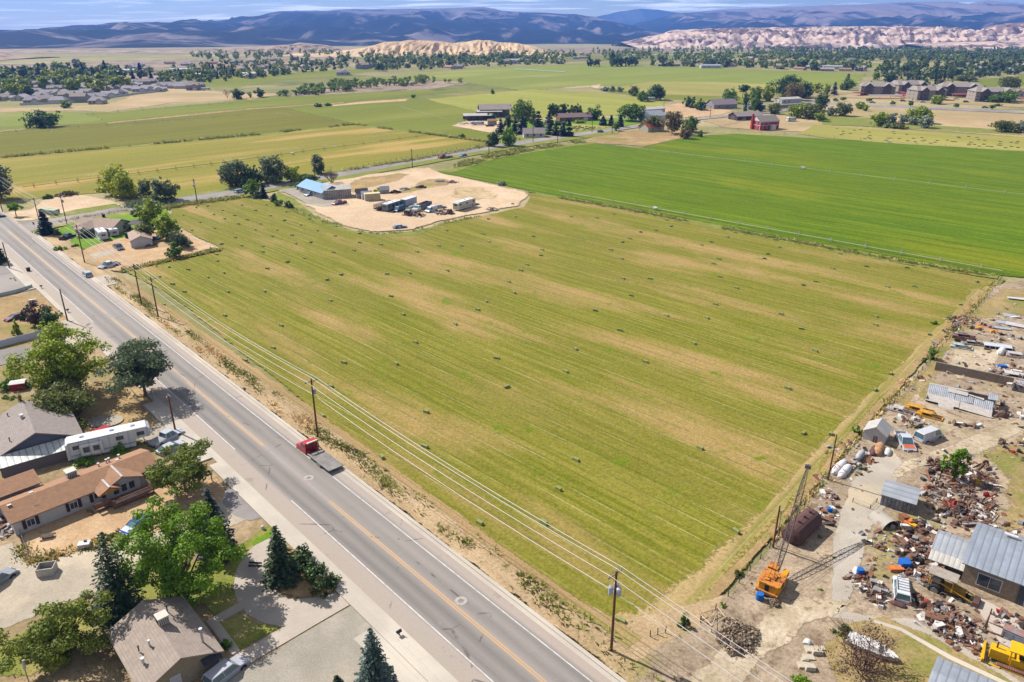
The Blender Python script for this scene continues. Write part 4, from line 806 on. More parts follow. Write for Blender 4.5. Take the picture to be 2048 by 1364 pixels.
for i, bx in enumerate((1670, 1686, 1738, 1784, 1820, 1912, 1984, 1996)):
    tree('green', bx, [203, 202, 204, 211, 214, 216, 219, 212][i], [197, 195, 197, 202, 202, 208, 210, 208][i], 11, 'small round planted tree on the highway verge', name='verge_tree', group='planted trees along the highway', z0=.35)
# ---- junkyard greenery
tree('bright', 1906, 962, 896, 42, 'slender bright green young tree in the scrap heap', z0=.02, shape='tall')
tree('green', 1862, 722, 694, 20, 'feathery sapling on the boundary fence', z0=.02)
bush('green', 1846, 724, 716, 10, 'small weed bush beside the fence sapling')
bush('green', 1712, 866, 850, 18, 'green bush against the small white shed')
bush('lime', 1444, 1218, 1204, 12, 'small green bush below the power lines at the yard gate')
bush('bright', 1600, 1372, 1344, 40, 'leafy green bush at the bottom edge by the stone heap')
bush('dark', 1366, 1256, 1226, 22, 'dark green bush at the field corner')
for i, (bx, by, s) in enumerate([(1668, 1122, 18), (1700, 1160, 12), (1736, 1020, 10), (1720, 944, 20), (1712, 958, 16), (1690, 1188, 16), (1682, 1204, 14), (1655, 1165, 12), (1634, 1114, 10), (1640, 1184, 20), (1676, 1226, 18), (1840, 760, 16), (1790, 850, 16), (1784, 900, 12), (1980, 1330, 26), (1790, 1250, 10), (1846, 1276, 10), (1900, 1300, 10), (1870, 650, 14), (1900, 640, 12), (1940, 660, 16), (1910, 665, 14), (1820, 1070, 14), (1870, 1030, 24), (1900, 1030, 22), (1800, 1150, 12), (1830, 860, 20), (1640, 1080, 14), (1652, 1108, 10), (1480, 1150, 20), (1500, 1175, 18), (1520, 1180, 16), (1560, 1110, 12), (1470, 1240, 14)]):
    bush(('green', 'lime', 'olive')[i % 3], bx, by, by - s * .55, s, 'clump of green weeds growing among the scrap', name='weed_clump', cat='weed', group='weed clumps in the scrap yard', n=60 + s * 8, K=10, ls=.3)
x, y = G(1662, 1213)
V, Fc, cl = crown(3, 300, .16, .5, 1.0, .02, 14, 'dome')
tag(link('flowering_shrub', np_mesh('flowering_shrub', V, Fc, [leaf('yellow_flowers', T(214, 190, 10), T(236, 212, 30))])), 'small bush of bright yellow flowers on the cracked pavement', 'shrub').location = (x, y, 0)
# ---- distant trees: each an object, sharing a few crown shapes
def proto(kind, seed, n, ls, h, w, z0, shape='round', K=14):
    V, Fc, cl = crown(seed, n, ls, h, w, z0, K, shape, .22)
    me = np_mesh('far_crown', V, Fc, [L_[kind]]); tr = MB().bar((0, 0, -.2), (0, 0, h * .5), .25, 5, 0, .12, cap=False).mesh('far_trunk', m_bark)
    return me, tr
FP = {k: [proto(k, 100 + 7 * i + j, 330, 1.35, 10, 9, .06, K=13) for j in range(3)] for i, k in enumerate(('far', 'fardark', 'grey', 'lime'))}
FP['tall'] = [proto('far', 150 + j, 330, 1.35, 14, 7, .04, 'tall') for j in range(2)] + [proto('fardark', 160, 330, 1.35, 14, 7, .04, 'tall')]
FP['yellow'] = [proto('yellow', 170, 300, 1.3, 9, 9, .06)]
FP['orchard'] = [proto('orchard', 180 + j, 200, .9, 5.5, 6.5, .12, K=10) for j in range(3)]
V, Fc = spruce(9, 12, 13, 6, 1.3, 8); SPF = (np_mesh('far_crown', V, Fc, [L_['navy']]), MB().bar((0, 0, 0), (0, 0, 9), .2, 5, 0, .05).mesh('far_trunk', m_barkd))
def inpoly(p, poly):
    x, y = p; c = False
    for (x0, y0), (x1, y1) in zip(poly, poly[1:] + poly[:1]):
        if (y0 > y) != (y1 > y) and x < (x1 - x0) * (y - y0) / (y1 - y0) + x0: c = not c
    return c
def scatter(poly, n, rs):
    xs = [p[0] for p in poly]; ys = [p[1] for p in poly]; out = []
    while len(out) < n:
        p = (rs.uniform(min(xs), max(xs)), rs.uniform(min(ys), max(ys)))
        if inpoly(p, poly): out.append(p)
    return out
def fartree(px, py, kind, q, name, label, group, sc=1.):
    me, tr = q.choice(FP[kind]) if kind != 'spruce' else SPF
    o = thing(name, G(px, py), q.uniform(0, 6.28), label, 'tree', group)
    s = sc * q.uniform(.7, 1.2); o.scale = (s * q.uniform(.85, 1.25), s * q.uniform(.85, 1.25), s)
    link('crown', me, o); link('trunk', tr, o); return o
FARPTS = []; q = random.Random(21)
ZON = [([(0, 160), (60, 150), (150, 156), (240, 164), (262, 186), (180, 192), (90, 196), (0, 200)], 52, ('far', 'fardark', 'far', 'far', 'lime', 'yellow'), 1.3),
 ([(0, 150), (110, 140), (260, 142), (300, 160), (250, 168), (120, 152), (0, 168)], 44, ('far', 'fardark', 'spruce'), 1.2),
 ([(262, 180), (330, 150), (420, 140), (560, 138), (700, 118), (700, 130), (560, 152), (420, 160), (330, 172)], 86, ('far', 'far', 'lime', 'spruce', 'fardark'), .9),
 ([(720, 128), (800, 118), (1000, 117), (1130, 116), (1130, 128), (980, 132), (900, 136), (760, 146)], 70, ('far', 'fardark', 'far', 'tall', 'grey'), 1.),
 ([(1170, 132), (1276, 131), (1280, 133), (1172, 134)], 16, ('fardark', 'tall', 'fardark'), 1.15),
 ([(1300, 126), (1480, 128), (1740, 140), (1745, 146), (1500, 136), (1300, 133)], 46, ('far', 'far', 'grey', 'fardark'), 1.),
 ([(1745, 150), (1770, 130), (2048, 128), (2048, 150), (1960, 158), (1880, 170), (1800, 168)], 70, ('far', 'fardark', 'grey', 'tall'), 1.05)]
for pl, n, kinds, sc in ZON:
    for p in sorted(scatter(pl, n, q), key=lambda p: p[1]): FARPTS.append((p[0], p[1], q.choice(kinds), sc))
for px, py, k, sc in FARPTS:
    fartree(px, py, k, q, 'valley_tree', dict(far='leafy green tree in the far valley settlement', fardark='dark green tree in the far valley settlement', grey='grey-green tree in the far valley settlement', lime='lime-green tree in the far valley settlement', tall='tall narrow tree in the far valley settlement', yellow='bright yellow tree among the subdivision roofs', spruce='pointed dark conifer in the far valley settlement')[k], dict(far='green valley trees', fardark='dark valley trees', grey='grey valley trees', lime='lime valley trees', tall='tall valley trees', yellow='yellow trees in town', spruce='valley conifers')[k], sc)
for p in scatter([(545, 194), (600, 180), (660, 168), (860, 158), (860, 168), (700, 184), (610, 192)], 110, q): fartree(p[0], p[1], 'orchard', q, 'orchard_tree', 'small round tree of the old orchard strip', 'orchard trees', 1.)
for p in ((868, 166), (890, 164), (900, 165), (920, 165), (868, 159), (500, 196)): fartree(p[0], p[1], 'orchard', q, 'orchard_tree', 'small round tree of the old orchard strip', 'orchard trees', .9)
# the woods beyond about two kilometres read as one mass
rs = np.random.RandomState(5); AV = []; AF = []; AM = []; nv = 0
for pl, n, mi in [([(1130, 108), (1300, 100), (1480, 92), (1800, 86), (2100, 88), (2100, 128), (1780, 126), (1480, 118), (1290, 122), (1130, 118)], 620, 0), ([(1500, 100), (1800, 92), (2100, 94), (2100, 124), (1800, 120), (1600, 122)], 380, 1), ([(700, 112), (1130, 106), (1130, 116), (740, 120)], 110, 0), ([(1560, 112), (1800, 104), (2100, 110), (2100, 122), (1800, 124)], 120, 2), ([(1225, 92), (1330, 90), (1330, 93), (1225, 95)], 24, 1), ([(380, 112), (700, 106), (700, 112), (400, 120)], 60, 0), ([(250, 150), (420, 126), (700, 114), (740, 132), (560, 154), (330, 172)], 190, 0), ([(0, 140), (250, 132), (300, 150), (0, 160)], 60, 0), ([(730, 122), (1130, 118), (1130, 128), (760, 142)], 150, 0), ([(1745, 132), (2100, 124), (2100, 146), (1900, 160), (1760, 160)], 170, 1), ([(1300, 122), (1740, 124), (1740, 140), (1500, 134)], 150, 0)]:
    for px, py in scatter(pl, n, q):
        x, y = G(px, py); sm = .62 if py > 124 else 1.; h = rs.uniform(6, 14) * sm; w_ = rs.uniform(7, 13) * sm
        V, Fc, cl = crown(rs.randint(1 << 30), 46, 2.6 * (.8 if py > 124 else 1), h, w_, .02, 7, 'round', .26)
        AV.append(V + np.array([x, y, gz(y)])); AF.append(Fc + nv); AM.append(np.full(len(Fc), mi)); nv += len(V)
tag(link('distant_woods', np_mesh('distant_woods', np.concatenate(AV), np.concatenate(AF), [L_['far'], L_['fardark'], L_['grey']], np.concatenate(AM))), kind='stuff')
# ---- verge weeds and grass: uncountable tufts of blades
def tufts(name, spots, mats, hh, per=7, ww=.09):
    rs = np.random.RandomState(len(spots)); C = np.array([(x, y) for x, y, s, mi in spots]); S = np.array([s for x, y, s, mi in spots]); M_ = np.array([mi for x, y, s, mi in spots])
    n = len(C); k = per; th = rs.rand(n, k) * 6.28; ln = hh * S[:, None] * (.5 + .8 * rs.rand(n, k)); sp = .95 * ln
    bx = C[:, 0, None] + np.cos(th) * .12 * S[:, None]; by_ = C[:, 1, None] + np.sin(th) * .12 * S[:, None]
    dx, dy = -np.sin(th) * ww * S[:, None], np.cos(th) * ww * S[:, None]
    z0 = np.zeros_like(bx); ex, ey = bx + np.cos(th) * sp, by_ + np.sin(th) * sp
    V = np.stack([np.stack([bx - dx, by_ - dy, z0], -1), np.stack([bx + dx, by_ + dy, z0], -1), np.stack([ex + dx * .6, ey + dy * .6, ln], -1), np.stack([ex - dx * .6, ey - dy * .6, ln], -1)], 2).reshape(-1, 3)
    Fc = np.arange(len(V)).reshape(-1, 4)
    return tag(link(name, np_mesh(name, V, Fc, mats, np.repeat(M_, k))), kind='stuff')
wm = [leaf('weed_green', T(132, 140, 50), T(164, 160, 76), .3, .4), leaf('weed_straw', T(222, 186, 120), T(238, 204, 144), .3, .4), leaf('weed_grey', T(190, 172, 146), T(208, 192, 166), .3, .4)]
q = random.Random(5); sp = []
for _ in range(4200):
    s = q.uniform(-14, 175); t = q.uniform(6.6, 10.2)
    n = noise.noise((s * .09, t * .5, 0)); n2 = noise.noise((s * .05, 4, 2))
    if n > -.08 and 7.8 + n2 < t: sp.append((*RD(s, t), q.uniform(.7, 1.7), 0 if n2 > -.12 else 1))
    elif q.random() < .75: sp.append((*RD(s, t), q.uniform(.35, .9), q.choice((1, 1, 1, 2, 0))))
tufts('verge_weeds', sp, wm, .42, 8, .07)
sp = []
for pl, n, w_ in [([(0, 700), (0, 1000), (150, 860), (330, 790), (220, 720)], 500, .3), ([(0, 580), (120, 590), (150, 650), (100, 680), (0, 690)], 260, .3), ([(60, 1250), (200, 1190), (210, 1270), (240, 1364), (0, 1364)], 500, .6), ([(1300, 1310), (1440, 1225), (1540, 1110), (1640, 1000), (1660, 1080), (1560, 1160), (1450, 1260), (1340, 1350)], 900, .2), ([(1660, 1100), (1760, 1080), (1900, 1150), (1880, 1260), (1700, 1220)], 700, .15), ([(1760, 1000), (1800, 980), (2048, 900), (2048, 1060), (1900, 1060)], 800, .45), ([(1800, 800), (1900, 650), (2048, 580), (2048, 840), (1820, 880)], 900, .45), ([(1660, 1290), (1760, 1250), (1860, 1290), (1800, 1364), (1640, 1364)], 300, .5), ([(780, 1270), (860, 1364), (800, 1364)], 60, .3), ([(560, 1100), (680, 1160), (650, 1195), (570, 1190)], 120, .3)]:
    for p in scatter(pl, n, q): sp.append((*G(*p), q.uniform(.5, 1.2), 0 if q.random() < w_ else q.choice((1, 1, 2))))
tufts('yard_weeds', sp, wm, .34, 6, .07)
sp = []
def along(pts, n, wd, s0, s1, pg):
    W_ = [Vector(G(*p)) for p in pts]; L = [(b - a).length for a, b in zip(W_, W_[1:])]; T_ = sum(L)
    for _ in range(n):
        d = q.random() * T_; i = 0
        while d > L[i] and i < len(L) - 1: d -= L[i]; i += 1
        p = W_[i].lerp(W_[i + 1], min(1, d / L[i]))
        if noise.noise((p.x * .05, p.y * .05, 3)) > -.15: sp.append((p.x + q.gauss(0, wd), p.y + q.gauss(0, wd), q.uniform(s0, s1), 0 if q.random() < pg else 1))
along([(868, 342), (905, 336), (1000, 309), (1160, 284)], 1500, 2.2, 1., 2.6, .95); along([(540, 400), (580, 414), (630, 438), (700, 461), (760, 470), (830, 464), (890, 447), (960, 434)], 600, 1., .5, 1.2, .95); along([(1056, 386), (1250, 419), (1500, 468), (1800, 523), (2000, 556)], 1500, .8, .6, 1.5, .95); along([(330, 418), (400, 406), (480, 396)], 500, 1.2, .8, 2., .9); along([(246, 543), (330, 524), (440, 500)], 380, .7, .7, 1.6, .8); along([(1330, 1288), (1420, 1230), (1534, 1102), (1700, 904), (1850, 732), (1995, 568)], 1000, .8, .5, 1.2, .45); along([(0, 316), (512, 270), (707, 249), (985, 286)], 900, .8, 1.4, 2.6, .9); along([(250, 422), (160, 438), (100, 448)], 120, .8, .6, 1.4, .6); along([(690, 343), (830, 320), (990, 290)], 500, 1., 1., 2.2, .85); along([(30, 1095), (66, 1128), (200, 1092), (258, 1070)], 220, .4, .6, 1.5, .8)
tufts('bank_weeds', sp, wm, .5, 8, .09)
# ================================================================== buildings
def shing(n, c): return ribmat(n, c, sca(c, .84), .3, 1, rough=.95, var=.14, bump=.4, sc=1.6)
def metal(n, c, per=.5, ax=0, rough=.45, rust=None, met=.25): return ribmat(n, c, sca(c, .68), per, ax, rough=rough, metal=met, var=.12, bump=.5, sc=.5, rust=rust)
def siding(n, c): return ribmat(n, c, sca(c, .75), .28, 2, rough=.7, var=.08, bump=.5)
m_glass = mat('window_glass', A(74, 84, 98), rough=.12, var=.2, spec=.6); m_wtrim = mat('white_trim', A(232, 228, 226), var=.05)
r_grey = shing('grey_shingles', A(166, 154, 148)); r_grey2 = shing('taupe_shingles', A(176, 160, 148)); r_brown = shing('brown_shingles', A(176, 134, 104)); r_tan = shing('tan_shingles', A(186, 162, 146)); r_dark = shing('dark_shingles', A(104, 96, 100))
r_blue = metal('blue_metal_roof', A(54, 116, 164)); r_galv = metal('galvanised_roof', A(196, 200, 208), .7); r_tin = metal('weathered_tin', A(222, 216, 210), .75, 0, .5); r_white = metal('white_metal_roof', A(228, 222, 214), .6); r_pink = metal('faded_red_roof', A(214, 156, 150), .6); r_rust = metal('rusty_tin', A(196, 186, 176), .6, 0, .7, rust=A(150, 96, 70))
w_cream = siding('cream_siding', A(214, 208, 184)); w_white = siding('white_siding', A(224, 220, 222)); w_grey = siding('grey_siding', A(176, 172, 176)); w_stucco = mat('tan_stucco', A(170, 156, 132), var=.08, sc=4.); w_slate = siding('slate_blue_siding', A(112, 118, 138)); w_wood = ribmat('weathered_boards', A(188, 178, 172), A(120, 106, 96), .3, 3, var=.22); w_red = siding('barn_red', A(196, 44, 58)); w_brick = mat('brown_brick', A(132, 92, 80), var=.2, sc=6.); w_block = mat('block_wall', A(168, 148, 124), var=.14, sc=5.)
m_concw = mat('board_marked_concrete', A(178, 158, 140), var=.2, sc=1.5)
def gable(b, L, W, ze, zr, wall=0, hip=0.):
    """walls with gable ends, ridge along x, floor at z=0"""
    x, y = L / 2, W / 2
    b.add([(-x, -y, 0), (x, -y, 0), (x, y, 0), (-x, y, 0), (-x, -y, ze), (x, -y, ze), (x, y, ze), (-x, y, ze)], [(0, 1, 5, 4), (2, 3, 7, 6)] + ([(1, 2, 6, 5), (3, 0, 4, 7)] if hip else []), wall)
    if not hip: b.add([(x, -y, 0), (x, y, 0), (x, y, ze), (x, 0, zr), (x, -y, ze)], [(0, 1, 2, 3, 4)], wall); b.add([(-x, y, 0), (-x, -y, 0), (-x, -y, ze), (-x, 0, zr), (-x, y, ze)], [(0, 1, 2, 3, 4)], wall)
    return b
def gable_roof(b, L, W, ze, zr, oh=.5, th=.16, hip=0., x0=0.):
    x = L / 2 + oh; k = (zr - ze) / (W / 2); ye = W / 2 + oh; z = ze - k * oh + .06; hp = hip
    for s in (-1, 1):
        b.slab([(x0 - x, s * ye, z), (x0 + x, s * ye, z), (x0 + x - hp, 0, zr + .06), (x0 - x + hp, 0, zr + .06)], th)
    if hp:
        for s in (-1, 1): b.slab([(x0 + s * x, -ye, z), (x0 + s * x, ye, z), (x0 + s * (x - hp), 0, zr + .06)], th)
    return b
def opening(par, kind, L, W, side, u, z, w, h, pane=None, frame=None, z_base=0.):
    """window or door set in a wall: side 'f' (-y), 'b' (+y), 'r' (+x), 'l' (-x); frame proud of the wall, pane inside it"""
    rz, c = dict(f=(0, (u, -W / 2)), b=(math.pi, (-u, W / 2)), r=(math.pi / 2, (L / 2, u)), l=(-math.pi / 2, (-L / 2, -u)))[side]
    M = lambda x, y, zz: (c[0] + x * math.cos(rz) - y * math.sin(rz), c[1] + x * math.sin(rz) + y * math.cos(rz), zz)
    o = MB(); t = .1
    for cx, cz, dx, dz in ((0, z + h / 2 - t / 2, w, t), (0, z - h / 2 + t / 2, w, t), (-w / 2 + t / 2, z, t, h - 2 * t), (w / 2 - t / 2, z, t, h - 2 * t), (0, z, .05, h - 2 * t)):
        o.box(M(cx, -.03, cz), (dx, .1, dz), rz)
    fr = o.build(kind, frame or m_wtrim, par)
    MB().box(M(0, .0, z), (w - .1, .05, h - .1), rz).build('pane' if kind == 'window' else 'panel', pane or m_glass, fr)
    return fr
def house(name, label, c, rz, L, W, ze, zr, roof, wall, hip=0., oh=.5, wins=(), cat='house', group=None, z=0.):
    o = thing(name, (c[0], c[1], z), rz, label, cat, group)
    gable(MB(), L, W, ze, zr, hip=hip).build('wall', wall, o)
    gable_roof(MB(), L, W, ze, zr, oh, hip=hip).build('roof', roof, o)
    for wd in wins: opening(o, wd[0], L, W, *wd[1:])
    return o
def vent(par, x, y, z, r=.12, h=.6, m=None, nm='vent_pipe'): return MB().bar((x, y, z - .3), (x, y, z + h), r, 8).bar((x, y, z + h), (x, y, z + h + .12), r * 1.6, 8).build(nm, m or m_wtrim, par)
def cooler(par, x, y, z, s=1.1):
    b = MB().box((x, y, z + s * .5), (s, s, s * .8)).box((x, y, z + s * .95), (s * 1.1, s * 1.1, .1)); o = b.build('roof_cooler', mat('cooler_white', A(226, 220, 208), var=.06), par)
    l = MB()
    for i in range(5): l.box((x - s * .36 + i * s * .18, y - s * .51, z + s * .48), (.07, .05, s * .6)); l.box((x + s * .51, y - s * .36 + i * s * .18, z + s * .48), (.05, .07, s * .6))
    l.build('grille', mat('grille_dark', A(70, 66, 66)), o)
PERP = R(42.7)
# house with the white cooler, bottom left
hA = house('house', 'tan stucco house with taupe shingle roof and a white roof cooler', (-37.55, 61.8), RA, 10.2, 7.4, 2.7, 4.4, r_grey2, w_stucco, oh=.55, wins=[('door', 'r', -.8, 1.15, 1.1, 2.1, mat('door_white', A(214, 216, 226), var=.05)), ('window', 'r', -2.6, 1.5, 1.5, 1.2), ('window', 'f', 1.5, 1.5, 1.6, 1.1), ('window', 'f', -2.5, 1.5, 1.6, 1.1), ('window', 'b', 2., 1.5, 1.8, 1.2), ('window', 'b', -2, 1.5, 1.2, 1.2)])
cooler(hA, -.8, .5, 4.3); vent(hA, 3.6, 2.9, 3.4, .13, 1.5, mat('galv_pipe', A(200, 200, 204), metal=.5, rough=.4)); vent(hA, -2.8, 1.6, 4.1, .07, .4, m_barkd); vent(hA, 1.0, -1.6, 4.1, .1, .3); vent(hA, .6, -2.6, 3.7, .07, .3, m_barkd); vent(hA, 2.4, -2.8, 3.6, .14, .25)
MB().box((2.6, -3.8, 1.1), (2.4, .12, .14)).slab([(5.12, 1.9, 2.5), (5.12, 3.9, 2.5), (5.9, 3.9, 2.1), (5.9, 1.9, 2.1)], .06).build('awning', mat('dark_awning', A(74, 76, 86)), hA)
dk = MB()
for i in range(6): dk.box((2.4 + i * .5, -4.7, .55), (.3, 1.6, .08))
for i in range(2):
    for j in (-5.4, -4.1): dk.box((2.3 + i * 2.7, j, .3), (.12, .12, .6))
dk.build('porch_steps', mat('new_timber', A(226, 190, 150), var=.1), hA)
# long brown-roofed mobile home, local x along its length
hB = house('mobile_home', 'long white mobile home with brown shingle roof, shutters and a timber deck', ((-66.9 - 54.4 - 57.7 - 71.6) / 4 + .15, (82.9 + 96.3 + 101 + 88) / 4 - .1), R(46.2), 19.2, 6.6, 2.6, 3.7, r_brown, w_white, oh=.35, wins=[('window', 'f', -7.6, 1.5, 1.1, 1.2), ('window', 'f', -2.2, 1.5, 1.1, 1.2), ('window', 'f', .9, 1.6, .9, 1.1), ('window', 'f', 8.6, 1.6, 1., 1.2), ('window', 'r', 1.0, 1.5, 1.3, 1.1)])
sh = mat('brown_shutters', A(78, 56, 52))
for u in (-7.6, -2.2, .9, 8.6):
    for s in (-1, 1): MB().box((u + s * .78, -3.35, 1.5), (.42, .1, 1.3)).build('shutter', sh, hB)
bp = MB(); bp.box((4.3, -3.75, 1.3), (4.6, .9, 2.6)); bp.add([(2.0, -4.2, 2.6), (6.6, -4.2, 2.6), (4.3, -4.2, 3.55)], [(0, 1, 2)]); bp.build('bay', w_white, hB)
br = MB()
for s in (-1, 1): br.slab([(4.3, -.2, 3.72), (4.3, -4.6, 3.72), (4.3 + s * 2.8, -4.6, 2.58), (4.3 + s * 2.8, -3., 2.62)], .12)
for s in (-1, 1): br.slab([(2.2, -2.6, 3.3), (2.2, -5.4, 3.3), (2.2 + s * 1.6, -5.4, 2.5), (2.2 + s * 1.6, -3.2, 2.5)], .12)
br.build('porch_roof', r_brown, hB)
MB().add([(.9, -5.38, 2.45), (3.5, -5.38, 2.45), (2.2, -5.38, 3.12)], [(0, 1, 2)]).build('porch_gable', mat('ochre_board', A(206, 150, 70)), hB)
for u in (3.2, 4.3, 5.4): o = MB().box((u, -4.24, 1.75), (.9, .1, 1.25)).build('window', m_wtrim, hB); MB().box((u, -4.3, 1.75), (.74, .04, 1.1)).build('pane', m_glass, o)
dk = MB(); dk.box((4.6, -5.6, .75), (5.6, 2.4, .12)); dk.box((1.2, -5.0, .7), (2.6, 1.6, .12)); dk.box((-.6, -5.0, .4), (1.1, 1.5, .1), ry=.45)
for x in (1.9, 3.3, 4.7, 6.1, 7.35): dk.box((x, -6.75, .9), (.14, .14, 1.8))
for zz in (1.2, 1.75): dk.box((4.6, -6.75, zz), (5.5, .08, .14)); dk.box((7.35, -5.6, zz), (.08, 2.3, .14))
for x in np.arange(2.1, 7.3, .18): dk.box((float(x), -6.75, 1.45), (.05, .05, .6))
for x in (0, 1.2): dk.box((x, -5.75, .9), (.1, .1, 1.8))
dk.box((.9, -5.75, 1.5), (2.2, .08, .5)); dk.build('deck', mat('deck_boards', A(146, 108, 88), var=.25, sc=3.), hB)
MB().box((4.6, -6.82, 1.45), (4.9, .03, .45)).build('deck_screen', mat('screen_cloth', A(196, 178, 170)), hB)
cooler(hB, -.6, 1.4, 3.2, 1.3)
for x, y in ((3.2, 1.6), (4.4, 1.9), (4.8, 2.0), (6.2, 1.9)): vent(hB, x, y, 3.4, .12, .3)
for x, y in ((-6, .6), (-9, -.6), (5.6, .8)): MB().box((x, y, 3.72), (.5, .35, .05), ry=.0).build('roof_hatch', m_wtrim, hB)
for x0, sg in ((4.3, -1), (2.2, -1)): MB().box((x0, -2.4 if x0 > 4 else -4.0, 3.76 if x0 > 4 else 3.34), (.3, 4.3 if x0 > 4 else 2.8, .04)).build('ridge_flashing', mat('flashing', A(170, 168, 168), metal=.4, rough=.5), hB)
b = MB(); b.box((-7.2, 4.9, 1.3), (6., 3.4, 2.6)); b.build('annexe', w_white, hB)
b = MB(); b.slab([(-10.4, 3.1, 3.25), (-4., 3.1, 3.25), (-4., 6.3, 4.1), (-10.4, 6.3, 4.1)], .14); b.slab([(-10.4, 6.3, 4.1), (-4., 6.3, 4.1), (-4., 7.4, 3.3), (-10.4, 7.4, 3.3)], .14); b.build('annexe_roof', r_brown, hB)
MB().box((-2.9, 4.2, .8), (1.1, .9, 1.4)).build('air_conditioner', mat('ac_white', A(216, 208, 196), var=.08), hB)
# grey-roofed blue house
hC = house('house', 'slate-blue house with a wide grey shingle roof', (-78.4, 107.2), R(-52), 12.5, 11.5, 2.7, 5.2, r_grey, w_slate, oh=.6, wins=[('window', 'r', 3.5, 1.5, 1.2, 1.2), ('window', 'b', 2, 1.5, 1.5, 1.2)])
b = MB(); b.slab([(6.7, -5.6, 3.0), (6.7, 3.4, 3.0), (9.6, 3.4, 2.3), (9.6, -5.6, 2.3)], .06); b.build('patio_cover', ribmat('translucent_sheet', A(232, 230, 222), A(150, 170, 180), .9, 1, rough=.4), hC)
MB().box((9.4, -1.1, 1.1), (.12, 8.8, 2.2)).box((7.8, -5.4, 1.1), (3.0, .12, 2.2)).build('lean_to_wall', siding('grey_lean_to', A(120, 112, 116)), hC)
for y in (4.2, 5.0): MB().bar((6.9, y, 0), (6.9, y, 2.8), .09, 6).build('porch_post', m_wtrim, hC)
vent(hC, -.8, -.9, 4.9, .22, .5); vent(hC, -4.5, -2.6, 4.2, .07, .4, m_barkd); vent(hC, 4.4, -3.4, 4.0, .07, .4, m_barkd)
# building under the faded red roof at the left edge
hD = house('house', 'white building under a faded red metal roof at the left edge', RD(152, -33.5), PERP, 13, 8, 3.0, 4.1, r_pink, mat('white_block', A(222, 218, 210), var=.06), oh=.4, wins=[('window', 'r', 0, 1.5, 1.2, 1.0)])
# cream corner house
hF = house('house', 'cream house with a tan shingle roof on the street corner', (-135.5, 243.5), R(-10), 13.5, 9.5, 2.7, 4.6, r_tan, w_cream, oh=.6, wins=[('window', 'r', 1.5, 1.5, 1.6, 1.6), ('window', 'r', -2.2, 1.5, 1., 1.), ('window', 'f', 2., 1.5, 1.8, 1.4), ('window', 'f', -3., 1.5, 1.2, 1.3), ('door', 'f', 0, 1.05, 1., 2.1, w_slate)])
b = MB(); b.slab([(-2.6, -7.2, 2.5), (-2.6, -1, 4.3), (-5.6, -1, 2.6), (-5.6, -7.2, 2.5)], .14); b.slab([(-2.6, -7.2, 4.0), (-2.6, -.6, 4.3), (.6, -4., 2.8), (.6, -7.2, 2.6)], .14); b.build('porch_roof', r_tan, hF)
b = MB(); b.slab([(7.2, 1., 2.9), (7.2, 6.2, 2.9), (11.6, 6.2, 2.5), (11.6, 1., 2.5)], .12); b.build('carport_roof', r_dark, hF)
for x, y in ((11.3, 1.3), (11.3, 5.9), (9.4, 1.3), (9.4, 5.9)): MB().bar((x, y, 0), (x, y, 2.6), .08, 6).build('carport_post', m_wtrim, hF)
vent(hF, -4, 2, 4.0, .12, .4); MB().bar((-5.5, 1.5, 3.6), (-5.5, 1.5, 4.6), .04, 6).lathe((-5.5, 1.4, 4.6), (-5.4, 1.2, 4.8), [(0, .1), (.5, .3), (1, .38)]).build('satellite_dish', m_wtrim, hF)
hG = house('shed', 'long white garden shed with a tan shingle roof among the corner trees', (-116.5, 229.), R(-62), 11, 6, 2.6, 3.8, r_tan, w_white, oh=.3, wins=[('window', 'l', 0, 1.5, 1, .9), ('window', 'f', 2, 1.4, 1, .9)], cat='shed')
# blue-roofed house and the sheds on the dirt lot
def at_px(a, b): return ((a[0] + b[0]) / 2, (a[1] + b[1]) / 2)
hH = house('house', 'white house with a bright blue metal roof beside the dirt lot', G(640, 389), R(-47), 19, 8.5, 2.9, 4.9, r_blue, w_white, oh=.6, wins=[('window', 'f', -6, 1.7, 1.6, 1.2), ('window', 'f', -1, 1.7, 1.6, 1.2), ('window', 'f', 4, 1.7, 1.2, 1.2), ('door', 'f', 1.5, 1.1, 1., 2.1), ('window', 'r', 0, 1.8, 1.6, 1.3)])
b = MB(); b.slab([(4, 0, 4.8), (10.2, 0, 4.8), (10.2, 8, 2.4), (4, 8, 2.4)], .14); b.build('wing_roof', r_blue, hH); MB().box((7.2, 5.8, 1.2), (5., 3.4, 2.4)).build('wing_wall', w_white, hH)
hI = house('garage', 'white metal garage with weathered board side behind the red pickup', G(674, 394), R(20), 10.5, 6.5, 3.6, 4.7, r_white, ribmat('peeling_white_boards', A(206, 196, 190), A(150, 136, 130), .9, 3, var=.25, rust=A(166, 142, 126)), oh=.3, wins=[('door', 'l', .4, 1.5, 2.8, 2.8, m_wtrim)], cat='garage')
def shed(px, py, rz, L, W, ze, zr, roof, wall, label, nm='shed', cat='shed', wins=(), oh=.2): return house(nm, label, G(px, py), rz, L, W, ze, zr, roof, wall, oh=oh, wins=wins, cat=cat)
shed(724, 396, R(20), 4.6, 3., 2.4, 3.8, r_dark, w_grey, 'small grey shed with a dark barn roof behind the tan container', wins=[('door', 'l', 0, 1., 1.2, 1.9)])
shed(734, 399, R(20), 4, 2.6, 2.4, 3.4, r_galv, w_white, 'small white shed between the dark barn-roofed one and the tan container')
